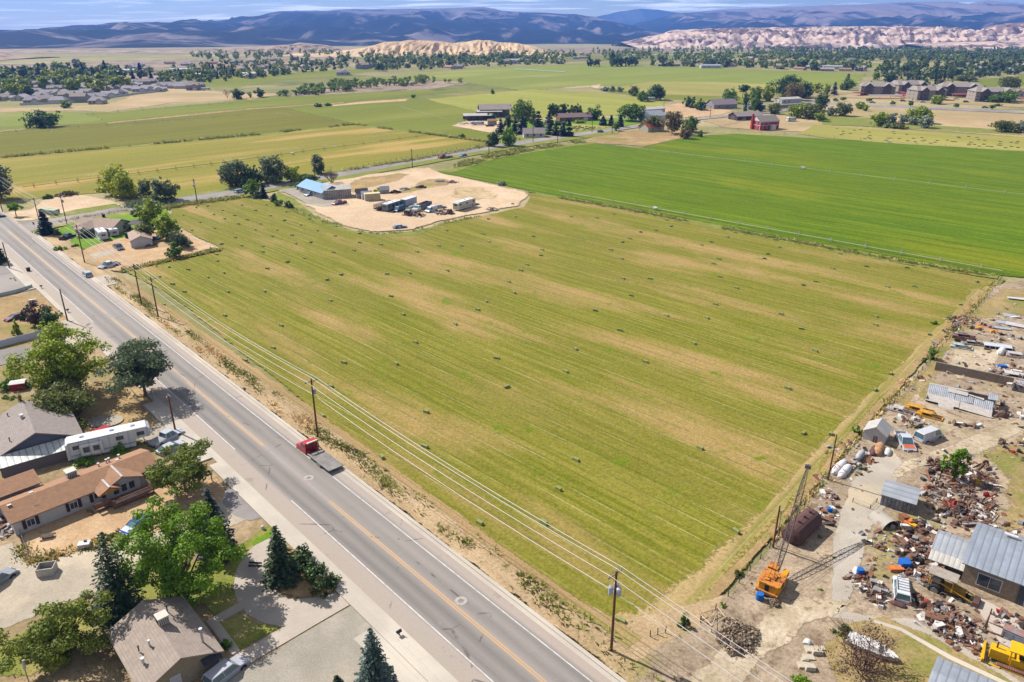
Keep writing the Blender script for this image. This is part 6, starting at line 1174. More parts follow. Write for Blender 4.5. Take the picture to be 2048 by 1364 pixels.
# trailers
m_rv = ribmat('rv_white', A(232, 232, 236), A(200, 204, 214), 1.4, 0, rough=.45, var=.05, bump=.1); m_rvs = mat('rv_stripe', A(150, 170, 190), var=.1); m_cream = ribmat('rv_cream', A(228, 222, 200), A(204, 198, 176), 1.2, 0, rough=.5, var=.05, bump=.1)
def trailer(p, rz, L, W, H, label, fifth=False, paint=None, wheels=2, name='travel_trailer', stripe=m_rvs, wins=3, skirt=None):
    o = thing(name, G(*p), rz, label, 'trailer'); x = L / 2; y = W / 2; z0 = .6
    prof = [(-x, z0 + .1), (-x + .05, H - .25), (-x + .3, H), (x - .4, H), (x - .05, H - .4), (x, z0 + .8), (x - .35, z0)] if not fifth else [(-x, z0 + .1), (-x + .05, H - .3), (-x + .3, H - .12), (x * .35, H - .05), (x * .42, H), (x - .5, H), (x - .1, H - .4), (x, H - 1.3), (x - .3, H - 1.75), (x - 2.3, H - 1.75), (x - 2.5, z0)]
    MB().ext(prof, -y, y).build('body', paint or m_rv, o)
    r = MB(); r.box((-.1, 0, H + .01), (L - .9, W - .15, .06)); r.build('roof', mat('rv_roof', A(238, 236, 238), var=.04), o)
    for u in (-.3, .05, .3): MB().box((u * L, .1, H + .08), (.6, .5, .14)).build('roof_vent', m_rvs if stripe else m_black, o)
    for s in (-1, 1):
        for i in range(wins):
            u = -x * .75 + (L * .75) * i / max(1, wins - 1); f = MB().box((u, s * (y + .01), H - .95), (1.1, .06, .65)).build('window', m_black, o); MB().box((u, s * (y + .045), H - .95), (.95, .02, .5)).build('pane', m_glass, f)
        MB().box((-x * .1, s * (y + .012), 1.35), (L * .8, .02, .16)).build('stripe', stripe, o)
        for k in range(wheels): wheel(o, -x * .25 - k * .8, s * (y - .12), .36, .24)
    MB().box((-x - .02, 0, H - .95), (.05, W * .5, .6)).build('rear_window', m_glass, o)
    MB().box((-x * .25, -y - .02, 1.55), (.75, .05, 1.7)).build('door', paint or m_rv, o)
    if not fifth: MB().bar((x - .4, .6, .55), (x + 1.1, 0, .55), .06, 5).bar((x - .4, -.6, .55), (x + 1.1, 0, .55), .06, 5).bar((x + 1., 0, 0), (x + 1., 0, .7), .05, 6).build('drawbar', m_black, o)
    else: [MB().bar((x - 1.2, t, 0), (x - 1.2, t, H - 1.75), .06, 5).build('landing_leg', m_black, o) for t in (-.7, .7)]
    return o
tr = trailer((224, 902), hd((165, 912), (286, 884)), 12.2, 2.6, 3.6, 'long white fifth-wheel trailer beside the brown-roofed mobile home', fifth=True, wins=4)
MB().box((-2.6, -1.55, 2.1), (3.2, .6, 1.8)).build('slide_out', m_rv, tr)
for u in (-3.3, -1.9): MB().box((u, -1.87, 2.2), (.9, .05, .9)).build('window', m_glass, tr)
trailer((205, 478), hd((212, 486), (196, 470)), 7.4, 2.5, 3.0, 'larger white box trailer in the corner house yard')
trailer((227, 472), hd((233, 476), (220, 466)), 5.4, 2.4, 2.7, 'smaller white box trailer in the corner house yard', wins=2)
trailer((929, 418), hd((908, 423), (950, 410)), 10.5, 2.6, 3.4, 'cream fifth-wheel trailer standing at the end of the dirt lot', fifth=True, paint=m_cream, wins=3)
trailer((785, 420), hd((769, 425), (806, 413)), 9, 2.7, 3.1, 'long grey-green caravan with a dark front on the dirt lot', paint=ribmat('caravan_grey', A(132, 146, 150), A(100, 112, 118), 1., 0), wins=4, skirt=1)
trailer((1300, 202), R(5), 9, 2.6, 3.2, 'white caravan beside the tall dark field trees', wins=3)
trailer((412, 181), R(5), 9, 2.6, 3., 'white caravan at the end of the subdivision', wins=2)
trailer((1582, 243), R(15), 6.5, 2.5, 3., 'white caravan right of the red house', wins=2)
trailer((955, 250), R(5), 9, 2.5, 2.4, 'low white trailer in the farmyard of the barns', wins=2)
# flatbed recovery truck on the street
def truck(p, rz, cab, label, deck=6.6, kind='flat', name='flatbed_truck', deckm=None, cat='truck'):
    o = thing(name, G(*p) if len(p) == 2 else p[:2], rz, label, cat)
    x1 = deck / 2 + .3
    b = MB(); b.ext([(x1, .55), (x1, 2.25), (x1 + .2, 2.4), (x1 + 1.2, 2.4), (x1 + 1.75, 1.55), (x1 + 2.9, 1.42), (x1 + 3.05, 1.2), (x1 + 3.1, .55)], -1.1, 1.1); b.build('cab', cab, o)
    MB().slab([(x1 + 1.24, -.95, 2.33), (x1 + 1.24, .95, 2.33), (x1 + 1.74, .95, 1.62), (x1 + 1.74, -.95, 1.62)], .03).build('windscreen', m_wind, o)
    for s in (-1, 1): MB().box((x1 + .8, s * 1.1, 1.95), (.95, .04, .55)).build('side_window', m_glass, o); MB().box((x1 + 3.08, s * .85, .95), (.08, .3, .25)).build('headlight', m_lamp, o)
    MB().box((x1 + 3.1, 0, .55), (.2, 2.3, .3)).build('bumper', m_steel, o); MB().box((0, 0, .75), (deck + .6, .9, .25)).build('chassis', m_chass, o)
    for s in (-1, 1):
        wheel(o, x1 + 2.1, s * .95, .48, .3)
        for k in (0, ): wheel(o, -deck * .22 - k, s * .9, .48, .45)
    if kind == 'flat':
        d = MB(); d.box((-.5, 0, 1.05), (deck, 2.5, .14)); d.build('deck', deckm or mat('steel_deck', A(150, 144, 140), var=.18, sc=.8, metal=.3, rough=.5), o)
        e = MB(); [e.box((-.5, s * 1.22, 1.16), (deck, .1, .1)) for s in (-1, 1)]; e.build('deck_rail', m_steel, o)
        h = MB(); h.box((x1 - .3, 0, 1.9), (.1, 2.3, .08)); h.box((x1 - .3, 0, 2.55), (.12, 2.3, .1)); [h.bar((x1 - .3, s * 1.05, 1.0), (x1 - .3, s * 1.05, 2.6), .06, 6) for s in (-1, 0, 1)]; h.build('headboard', m_black, o)
        MB().box((x1 - .3, 0, 2.68), (.3, 1.8, .14)).build('light_bar', mat('light_bar', A(236, 226, 216), rough=.3), o); MB().box((x1 - .45, .8, 1.25), (.4, .4, .3)).build('winch_box', cab, o)
        [MB().box((-deck * .1, s * 1.1, .7), (1.1, .4, .4)).build('tool_box', m_steel, o) for s in (-1, 1)]
    elif kind == 'dump':
        d = MB(); [d.box((-.4, s * 1.15, 1.75), (deck, .1, 1.2)) for s in (-1, 1)]; d.box((-.4 + deck / 2, 0, 1.9), (.1, 2.3, 1.5)); d.box((-.4 - deck / 2, 0, 1.7), (.1, 2.3, 1.1)); d.box((-.4, 0, 1.15), (deck, 2.3, .1))
        for i in range(6): [d.box((-.4 - deck / 2 + .4 + i * deck / 6, s * 1.22, 1.75), (.1, .08, 1.2)) for s in (-1, 1)]
        d.build('dump_box', deckm, o)
    elif kind == 'box':
        MB().box((-.4, 0, 2.3), (deck, 2.5, 2.6)).build('cargo_box', deckm, o); MB().box((-.4 - deck / 2 - .02, 0, 2.2), (.06, 2.2, 2.2)).build('roller_door', m_wtrim, o); MB().box((-.4, 0, 3.63), (deck + .02, 2.52, .06)).build('roof', m_wtrim, o)
    return o
truck((648, 929), RA + math.pi, carpaint('truck_red', (206, 28, 40)), 'red flatbed recovery truck parked at the right-hand kerb of the street')
truck((896, 316), hd((904, 315), (888, 317)), carpaint('truck_maroon', (150, 40, 48)), 'small dark red flatbed truck driving along the cross street', deck=4.4)
truck((848, 418), hd((868, 412), (838, 424)), carpaint('truck_white', (226, 224, 222)), 'white-cabbed dump truck with a grey box in the dirt lot scrap row', deck=7, kind='dump', name='dump_truck', deckm=mat('dump_grey', A(122, 126, 140), var=.25))
o = thing('box_trailer', G(818, 412), hd((806, 416), (830, 408)), 'white delivery box body standing behind the caravan on the dirt lot', 'trailer'); MB().box((0, 0, 1.9), (7., 2.5, 2.4)).build('body', mat('box_side', A(196, 200, 216), var=.06), o); MB().box((0, 0, 3.13), (7.05, 2.55, .06)).build('roof', m_wtrim, o); MB().box((-3.52, 0, 1.9), (.06, 2.2, 2.1)).build('roller_door', m_rvs, o); [wheel(o, x_, s * 1.1, .45, .3) for x_ in (-2., 2.) for s in (-1, 1)]
o = thing('stock_trailer', G(768, 418), hd((756, 424), (800, 410)), 'rusty slatted stock trailer behind the caravan on the dirt lot', 'trailer'); b = MB()
for zz in (1.0, 1.4, 1.8, 2.2): [b.box((0, s * 1.15, zz), (9, .06, .22)) for s in (-1, 1)]
for xx in np.linspace(-4.4, 4.4, 7): [b.box((float(xx), s * 1.18, 1.5), (.1, .1, 1.8)) for s in (-1, 1)]
b.build('slatted_side', mat('rust_slats', A(128, 108, 94), var=.3), o); MB().box((0, 0, .8), (9, 2.3, .14)).build('deck', m_barkd, o); MB().box((0, 0, 2.42), (9.1, 2.4, .06)).build('roof', mat('brown_tarp', A(132, 112, 100), var=.25), o); [wheel(o, x_, s * 1.05, .45, .3) for x_ in (-2.5, -1.4) for s in (-1, 1)]
vehicle('van', (44, 70, 116), (799, 423), hd((812, 418), (786, 427)), 'dark blue van next to the grey-green caravan', 'van')
vehicle('suv', (166, 166, 152), (821, 422), hd((834, 417), (812, 426)), 'dusty grey-green old car in the dirt lot scrap row', rust=(.2, .17, .14))
vehicle('van', (220, 224, 232), (863, 424), hd((878, 420), (852, 428)), 'white panel van with roof rack in the dirt lot scrap row', 'van')
vehicle('sedan', (206, 210, 206), (880, 417), R(20), 'white wreck car behind the panel van on the dirt lot', rust=(.3, .2, .14))
vehicle('sedan', (220, 222, 224), (835, 415), R(32), 'pale old car beside the dump truck on the dirt lot', rust=(.34, .3, .26))
o = vehicle('pickup', (224, 226, 230), (943, 411), R(25), 'white pickup hitched to the cream fifth-wheel trailer', 'pickup truck')
vehicle('sedan', (216, 220, 232), (800, 457), R(25), 'pale wreck with black windows alone at the edge of the dirt lot', rust=(.05, .05, .06))
# scrap-yard vehicles
vehicle('van', (216, 220, 230), (1855, 880), hd((1838, 888), (1876, 874)), 'old white passenger van on the sandy part of the scrap yard', 'van', rust=(.42, .36, .33))
orange = carpaint('primer_orange', (214, 106, 66), .1)
vehicle('pickup', (214, 216, 226), (1808, 890), hd((1800, 876), (1816, 902)), 'white pickup with an orange-red bonnet beside the white board shed', 'pickup truck', hoodm=orange)
o = vehicle('suv', (232, 234, 240), (1801, 1188), hd((1802, 1208), (1800, 1170)), 'white off-road car with a roof rack parked among the scrap'); b = MB()
for i in range(5): b.box((-1.5 + i * .5, 0, 1.84), (.05, 1.3, .04))
[b.box((-.5, s * .65, 1.84), (2.3, .05, .05)) for s in (-1, 1)]; b.build('roof_rack', m_black, o)
def wreck(p, rz, col, label, rust, kind='sedan', z=0., tilt=0., nm='car_wreck'):
    L, W, H, xa, xb, ta, tb = CARS[kind]; o = thing(nm, (*G(*p), z), rz, label, 'car wreck'); o.rotation_euler.x = tilt
    pm = carpaint('wreck_%d_%d_%d' % col, col, .2, rust); x = L / 2; y = W / 2
    b = MB(); b.box((0, y - .06, .5), (L * .96, .12, .6)); b.box((0, -y + .06, .5), (L * .96, .12, .6)); b.box((-x + .1, 0, .5), (.15, W, .6)); b.box((x - .1, 0, .45), (.15, W, .5)); b.box((0, 0, .28), (L * .9, W * .95, .08)); b.box((-x + .65, 0, .78), (1., W * .95, .08), ry=.1); b.build('body', pm, o)
    c = MB(); c.box(((ta + tb) / 2, 0, 1.25), (tb - ta, W * .74, .07))
    for s in (-1, 1):
        for a_, b_ in ((xa, ta), (xb, tb)): c.bar((a_, s * (y - .1), .78), (b_, s * (y - .25), 1.24), .05, 4)
    c.build('roof', pm, o); MB().box((x - .75, 0, .6), (.9, .8, .45), taper=.8).build('engine', mat('engine_rust', A(104, 72, 56), var=.4), o); return o
rst = (.22, .11, .075)
wreck((1944, 692), R(-20), (220, 222, 220), 'white car wreck with a rust-brown roof at the bottom of the stacked pair', rst, 'sedan'); wreck((1925, 686), R(-25), (120, 90, 86), 'rusty car wreck lying on top of the white wreck', rst, 'sedan', .9)
wreck((1922, 700), R(-30), (186, 210, 206), 'pale mint-green car wreck beside the stacked wrecks', (.5, .5, .48), 'hatch')
wreck((1800, 828), R(-40), (228, 226, 224), 'white and rust car shell lying against the fence by the yellow wrecks', (.3, .16, .12), 'sedan')
wreck((1838, 826), R(-35), (238, 166, 40), 'yellow car shell with the bonnet open near the board shed', (.5, .28, .03), 'suv'); wreck((1858, 838), R(-38), (242, 172, 36), 'yellow front clip of a car next to the yellow shell', (.5, .28, .03), 'hatch')
wreck((2036, 718), R(-25), (232, 226, 222), 'white and rust truck cab shell at the right edge', (.34, .18, .14), 'suv')
# water tanks and drums
def tank(p, q_, r, label, m, z=None, dome=.25, name='tank', legs=True, cat='tank', prof=None, open_=False):
    A_, B_ = G(*p), G(*q_); z = r if z is None else z; o = thing(name, ((A_[0] + B_[0]) / 2, (A_[1] + B_[1]) / 2, 0), 0, label, cat); c = o.location
    a = (A_[0] - c.x, A_[1] - c.y, z); b = (B_[0] - c.x, B_[1] - c.y, z)
    pr = prof or [(0, r * .35), (dome * .3, r * .75), (dome, r), (1 - dome, r), (1 - dome * .3, r * .75), (1, r * .35)]
    MB().lathe(a, b, pr, 20).build('shell', m, o, False)
    return o, Vector(a), Vector(b)
m_rtank = mat('rusty_tank', A(122, 88, 84), var=.25, sc=1.2, c2=A(96, 64, 60)); m_wtank = mat('peeling_white_tank', A(236, 232, 232), c2=A(150, 98, 76), th=(.56, .62), sc=1.6, var=.02, rough=.5); m_otank = mat('orange_tank', A(206, 160, 116), c2=A(150, 90, 60), var=.1, sc=1.5, th=(.5, .65))
o, a, b = tank((1578, 1092), (1622, 1052), 1.45, 'huge rusty cylindrical tank lying beside the crane', m_rtank, prof=[(0, 1.2), (.03, 1.45), (.97, 1.45), (1, 1.3)], name='storage_tank')
d = (b - a).normalized(); MB().lathe(a - d * .25, a, [(0, .55), (1, 1.1)], 16).build('end_cone', m_rtank, o); MB().lathe(b, b + d * .5, [(0, .5), (1, .4)], 12).build('neck', m_rtank, o)
h = MB()
for t in (.3, .55, .8): p_ = a.lerp(b, t); h.bar(p_ + Vector((0, 0, 1.45)), p_ + Vector((0, 0, 1.75)), .18, 8)
h.build('hatch', m_rtank, o); MB().box(a.lerp(b, .2) - Vector((0, 0, 1.15)), (.3, 2.2, .7), math.atan2(d.y, d.x)).box(a.lerp(b, .8) - Vector((0, 0, 1.15)), (.3, 2.2, .7), math.atan2(d.y, d.x)).build('cradle', m_barkd, o)
tank((1664, 955), (1690, 928), .62, 'peeling white gas tank by the pole, left of the pair', m_wtank); tank((1678, 962), (1698, 938), .62, 'peeling white gas tank by the pole, right of the pair', m_wtank)
tank((1752, 918), (1760, 896), .75, 'fat orange-rust tank in the row below the white board shed', m_otank); tank((1744, 918), (1750, 900), .6, 'dark rusty tank left of the fat orange one', m_rtank); tank((1771, 918), (1776, 904), .55, 'white lumpy tank at the right end of the tank row', m_wtank)
tank((1712, 930), (1724, 914), .5, 'grey tank on the heap behind the white gas tanks', mat('grey_tank', A(186, 186, 190), var=.1), z=1.1); tank((1997, 715), (2005, 704), .7, 'white and purple-rust tank beside the pale bus shell', m_wtank)
tank((1664, 1002), (1674, 1000), .4, 'rusty drum lying on the cracked pavement edge', m_rtank, prof=[(0, .4), (1, .4)]); tank((1722, 1062), (1776, 1066), .1, 'thin pole lying before the open tank', m_rtank)
tank((1778, 1210), (1812, 1222), .42, 'long rusty gas cylinder on timbers below the white off-road car', m_rtank)
tank((1958, 706), (1958, 700), .1, 'short stake near the stacked wrecks', m_rtank)
o = thing('open_tank', G(1764, 1050), R(-70), 'pale open-ended tank lying like a barrel arch', 'tank'); b = MB(); n = 18; V = []
for k, xx in enumerate((-1.4, 1.4)):
    for r_ in (1.5, 1.44):
        for i in range(n + 1): th = math.pi * (1.15 * i / n - .075); V.append((xx, r_ * math.cos(th), .1 + r_ * math.sin(th)))
m_ = n + 1; fs = []
for i in range(n): fs += [(i, i + 1, 2 * m_ + i + 1, 2 * m_ + i), (m_ + i + 1, m_ + i, 3 * m_ + i, 3 * m_ + i + 1), (i + 1, i, m_ + i, m_ + i + 1), (2 * m_ + i, 2 * m_ + i + 1, 3 * m_ + i + 1, 3 * m_ + i)]
b.add(V, fs); b.build('shell', mat('pale_rust_tank', A(206, 198, 186), c2=A(176, 140, 112), sc=1., th=(.5, .66)), o); MB().add([(-1.4, 1.44 * math.cos(math.pi * (1.15 * i / n - .075)), .1 + 1.44 * math.sin(math.pi * (1.15 * i / n - .075))) for i in range(n + 1)], [tuple(range(n + 1))]).build('back_end', m_rtank, o)
# ------------------------------------------------------------------ crane
o = thing('crane', G(1540, 1184), R(52), 'old orange lattice-boom crane parked by the field fence', 'crane'); o.scale = (.75,) * 3; m_or = mat('crane_orange', A(244, 168, 28), c2=A(204, 116, 44), sc=1.1, th=(.58, .72), var=.06); m_orr = mat('crane_rust_roof', A(232, 150, 60), c2=A(170, 96, 56), sc=1.5, th=(.5, .62)); m_lat = mat('lattice_steel', A(104, 92, 92), var=.3)
b = MB(); b.prism([(-1.9, -1.4), (-1.5, -1.75), (1.7, -1.75), (1.9, -1.2), (1.9, 1.2), (1.7, 1.75), (-1.5, 1.75), (-1.9, 1.4)], 1.2, 2.8); b.build('house', m_or, o)
MB().prism([(-1.95, -1.45), (-1.5, -1.8), (1.75, -1.8), (1.95, -1.2), (1.95, 1.2), (1.75, 1.8), (-1.5, 1.8), (-1.95, 1.45)], 2.805, 2.88).build('roof', m_orr, o)
MB().box((-1.9, .1, 2.05), (.1, .7, 1.2)).box((0, -1.76, 2.2), (.9, .06, .7)).build('doorway', m_black, o); MB().box((-1.75, 0, 1.2), (.9, 3.5, .5)).build('counterweight', m_orr, o)
MB().box((3.2, .9, 1.9), (1.5, 1.5, 1.7)).build('cab', m_or, o); MB().box((3.2, .9, 2.79), (1.6, 1.6, .08)).build('cab_roof', m_orr, o); MB().box((3.96, .9, 2.25), (.04, 1.2, .7)).box((3.2, .13, 2.25), (1.1, .04, .7)).build('cab_window', m_glass, o)
MB().box((2.9, -1., 1.9), (2.4, .9, .9)).build('bonnet', m_or, o); MB().box((.8, 0, .95), (6.4, 2.2, .5)).build('carrier', m_chass, o); [wheel(o, x_, s * 1.15, .55, .4) for x_ in (-1.4, -.2, 3.4) for s in (-1, 1)]
MB().bar((-.6, -.6, 2.85), (-.2, -.3, 4.1), .06).bar((-.6, .6, 2.85), (-.2, .3, 4.1), .06).bar((.8, -.7, 2.85), (-.2, -.3, 4.1), .06).bar((.8, .7, 2.85), (-.2, .3, 4.1), .06).box((.1, 0, 3.), (1.2, 1.2, .3)).box((-.9, .5, 2.98), (.5, .7, .25), .3).box((.9, -.7, 2.95), (.6, .4, .2), .5).build('gantry', m_orr, o)
BT = Vector((21.5, 2.7, 12.)); BB = Vector((2.0, 0, 1.8)); dv = (BT - BB).normalized(); sv = dv.cross(Vector((0, 0, 1))).normalized(); uv_ = sv.cross(dv); b = MB(); N_ = 18
def bm(t, s, u): w_ = .42 * min(1, .35 + 3 * min(t, 1 - t)); return BB.lerp(BT, t) + sv * s * w_ + uv_ * u * w_
for i in range(N_):
    t0, t1 = i / N_, (i + 1) / N_
    for s, u in ((-1, -1), (1, -1), (1, 1), (-1, 1)): b.bar(bm(t0, s, u), bm(t1, s, u), .055, 5, cap=False)
    for (s, u), (s2, u2) in (((-1, -1), (1, -1)), ((1, -1), (1, 1)), ((1, 1), (-1, 1)), ((-1, 1), (-1, -1))): b.bar(bm(t0, s, u), bm(t1, s2, u2), .035, 4, cap=False); b.bar(bm(t0, s, u), bm(t0, s2, u2), .035, 4, cap=False)
b.build('boom', m_lat, o); MB().bar(BT - sv * .5, BT + sv * .5, .4, 12).box(BT, (.7, .3, .7)).build('boom_head', m_lat, o)
MB().bar((-.2, -.3, 4.1), BT, .025, 4).bar((-.2, .3, 4.1), BT, .025, 4).bar((.5, 0, 3.1), BT, .02, 4).build('stay_cable', m_black, o)
# bulldozer
o = thing('bulldozer', G(2022, 1336), R(145), 'bright yellow bulldozer with a canopy at the bottom right', 'bulldozer'); o.scale = (.9,) * 3; m_dz = mat('dozer_yellow', A(244, 192, 12), var=.08, rough=.45)
MB().box((1.3, 0, 1.5), (2.4, 1.3, 1.3)).build('bonnet', m_dz, o); MB().box((-.6, 0, 1.3), (1.8, 1.6, 1.2)).build('body', m_dz, o); MB().box((-.7, 0, 1.95), (.6, .7, .25)).box((-1., 0, 2.3), (.15, .7, .6)).build('seat', m_black, o)
MB().box((-.6, 0, 3.15), (2.6, 2.1, .12), ry=.04).build('canopy', m_dz, o); b = MB()
for x_ in (-1.7, .5): [b.bar((x_, s * .85, 1.6), (x_, s * .95, 3.15), .08, 6) for s in (-1, 1)]
b.build('canopy_post', m_dz, o)
m_trk = ribmat('rusty_track', A(138, 98, 84), A(66, 48, 44), .24, 0, var=.2)
for s in (-1, 1):
    pr = [(-1.7, .2), (-2.0, .55), (-1.7, .95), (1.5, .85), (1.9, .5), (1.5, .1), (-1.4, .05)]; t_ = MB().ext(pr, s * 1.15 - .28, s * 1.15 + .28).build('track', m_trk, o); MB().box((0, s * 1.15, .5), (2.4, .6, .35)).build('roller_frame', m_dz, t_)
    MB().bar((1.2, s * 1.5, .6), (3.0, s * 1.5, .5), .12, 6).build('push_arm', m_dz, o)
MB().box((3.1, 0, .6), (.2, 3.4, 1.1), ry=-.15).build('blade', m_dz, o); MB().bar((1.9, 0, 2.1), (1.9, 0, 3.0), .09, 8).build('exhaust', m_rtank, o); MB().bar((-1.6, .4, 1.4), (-2.7, .6, 1.9), .16, 8).build('ripper_arm', m_dz, o); MB().bar((-2.7, .6, 1.9), (-3.9, .8, 1.8), .07, 8).build('ripper_rod', m_steel, o)
# loader tractor with canopy
o = thing('loader_tractor', G(1888, 1188), R(-40), 'old yellow loader tractor with a flat grey canopy', 'tractor'); MB().box((.9, 0, 1.2), (2.4, .8, .8)).build('bonnet', mat('old_yellow', A(206, 160, 50), c2=A(150, 110, 60), sc=1.5), o); MB().box((-.8, 0, 1.1), (1.4, 1., .7)).build('body', m_chass, o); MB().box((-.5, 0, 2.75), (3., 1.9, .1)).build('canopy', mat('grey_board', A(176, 164, 152), var=.12), o)
MB().bar((-1.7, .8, 1.2), (-1.7, .8, 2.7), .07).bar((-1.7, -.8, 1.2), (-1.7, -.8, 2.7), .07).bar((.7, .8, 1.2), (.7, .8, 2.7), .07).bar((.7, -.8, 1.2), (.7, -.8, 2.7), .07).build('canopy_post', mat('post_yellow', A(226, 170, 30)), o)
for s in (-1, 1): MB().bar((-.9, s * .75, 1.9), (3., s * .75, .9), .09, 5).build('loader_arm', mat('post_yellow', (1, 1, 1)), o); wheel(o, -1., s * .95, .75, .45); wheel(o, 1.8, s * .75, .45, .3)
MB().box((3.3, 0, .7), (.8, 2., .7), taper=.8).build('bucket', m_rtank, o)
o = thing('ride_on_mower', G(1942, 1206), R(-50), 'small green and yellow ride-on mower in front of the workshop door', 'mower'); MB().box((.3, 0, .6), (.9, .55, .45)).build('bonnet', mat('mower_green', A(124, 178, 50), var=.06), o); MB().box((-.4, 0, .35), (1., .7, .25)).box((.1, 0, .25), (.8, 1.2, .15)).build('deck', mat('mower_yellow', A(236, 200, 40)), o); MB().box((-.45, 0, .65), (.4, .45, .2)).box((-.62, 0, .85), (.1, .45, .4)).build('seat', m_black, o); [wheel(o, x_, s * .42, .2 if x_ > 0 else .28, .18) for x_ in (.55, -.55) for s in (-1, 1)]
o = thing('steel_cabinet', G(2036, 1288), R(-42), 'long rust-topped grey machine cabinet at the right edge', 'cabinet'); MB().box((0, 0, .75), (3.4, 1.1, 1.5)).build('body', mat('cabinet_grey', A(178, 184, 200), var=.15), o); MB().box((0, 0, 1.54), (3.45, 1.15, .07)).build('lid', mat('cabinet_rust', A(190, 120, 92), c2=A(150, 150, 156), sc=1.2), o); [MB().box((u, -.57, .75), (.9, .04, 1.2)).build('door', mat('cabinet_door', A(160, 168, 186), var=.1), o) for u in (-1.1, 0, 1.1)]
# pale bus shell
o = thing('bus_shell', G(1993, 700), R(-22), 'pale flat bus roof section with a row of window openings', 'bus shell'); b = MB(); b.box((0, 0, 1.1), (5.2, 2., .1)); [b.box((-2.55 + i * 1.02, s * .98, .75), (.14, .1, .7)) for i in range(6) for s in (-1, 1)]; [b.box((0, s * .98, .3), (5.2, .1, .3)) for s in (-1, 1)]; b.build('shell', mat('pale_bus', A(206, 212, 220), var=.08), o); MB().box((0, 0, .6), (5., 1.85, .5)).build('interior', m_black, o)
# ================================================================== poles and lines
m_pole = mat('creosote_pole', A(122, 84, 56), var=.25, sc=2.); m_wire = mat('glint_white_wire', A(232, 226, 222), rough=.35, var=.02); m_insul = mat('insulator', A(206, 210, 216), rough=.3); m_tran = mat('transformer_grey', A(196, 200, 214), rough=.4, var=.05)  # the wires' reflected glint is put into their near-white base colour
PERPV = (math.cos(PERP), math.sin(PERP))
def upole(p, h, label, arm=1.1, ang=PERP, trans=0, name='utility_pole', top=True, r=.17, lean=0., z_arm=None, group=None):
    x, y = G(*p) if p[1] is not None else p
    o = thing(name, (x, y, 0), ang, label, 'utility pole', group); o.rotation_euler = (0, lean, ang)
    MB().bar((0, 0, -.2), (0, 0, h), r, 9, 0, r * .72).build('pole', m_pole, o)
    za = z_arm or h - .45
    if arm:
        MB().box((0, .16, za), (arm * 2, .12, .14)).bar((-.7, .16, za), (0, .1, za - .8), .03, 4).bar((.7, .16, za), (0, .1, za - .8), .03, 4).build('crossarm', mat('arm_wood', A(150, 128, 110), var=.2), o)
        for u in (-arm + .1, arm - .1): MB().lathe((u, .16, za + .05), (u, .16, za + .4), [(0, .05), (.3, .1), (.6, .07), (1, .09)], 8).build('insulator', m_insul, o)
    if top: MB().lathe((0, 0, h), (0, 0, h + .35), [(0, .05), (.3, .1), (.6, .07), (1, .09)], 8).build('insulator', m_insul, o)
    for k in range(trans):
        a = 2.1 * k + .5; c = (.5 * math.cos(a), .5 * math.sin(a))
        MB().lathe((*c, h - 2.9), (*c, h - 1.9), [(0, .2), (.05, .27), (.92, .27), (1, .16)], 12).bar((c[0], c[1], h - 1.9), (c[0], c[1], h - 1.65), .05, 6).build('transformer', m_tran, o)
        MB().bar((0, 0, h - 2.4), (*c, h - 2.4), .05, 4).build('bracket', m_steel, o)
    return (x, y, h)
LINE = []
for p, h, lb, tr_ in (((1222, 1305), 11.2, 'nearest utility pole, with three grey transformers, at the field corner', 3), ((636, 877), 11., 'utility pole with one transformer behind the red recovery truck', 1), ((317, 636), 10., 'utility pole with a light crossarm left of the hay field', 0), ((284, 612), 10.6, 'utility pole with a plain wooden crossarm next to the yellow sign', 0), ((170, 527), 11.4, 'utility pole on the dirt yard by the white double-cab pickup', 1), ((81, 452), 9.6, 'utility pole behind the dark corner spruce', 0)):
    LINE.append(upole(p, h, lb, trans=tr_))
LINE = [(*RD(-66, 8.3), 11.)] + LINE + [(*RD(300, 9), 10.)]
def wire(pts, label, r=.034, sag=.7, nm='power_line'):
    b = MB()
    for a, c in zip(pts, pts[1:]):
        L = (Vector(c) - Vector(a)).length; n = max(4, int(L / 6)); pr = None
        for i in range(n + 1):
            t = i / n; v = Vector(a).lerp(Vector(c), t) - Vector((0, 0, sag * (L / 60) ** 2 * 4 * t * (1 - t)))
            if pr is not None: b.bar(pr, v, r, 5, cap=False)
            pr = v
    return tag(b.build(nm, m_wire, smooth=True), label, 'power line')
for off_, dz, lb in ((-1.0, -.05, 'overhead wire on the street side of the crossarms'), (0, .35, 'overhead wire on the pole tops'), (1.0, -.05, 'overhead wire on the field side of the crossarms'), (.15, -2.9, 'lower overhead wire clamped to the pole shafts')):
    wire([(x + PERPV[0] * off_, y + PERPV[1] * off_, h + dz) for x, y, h in LINE], lb)
upole((352, 868), 7.2, 'utility pole on the left pavement by the parked pickups', arm=.35)
upole((136, 645), 8.2, 'utility pole without crossarm by the dark purple shrub', arm=0, top=False)
upole((20, 540), 8., 'utility pole at the car park on the left edge', arm=0, top=False)
upole((134, 449), 10.4, 'tall pole with a transformer behind the cream corner house', arm=.5, trans=1); upole((6, 426), 7.5, 'pole at the far left corner of the junction', arm=0, top=False)
XP = []
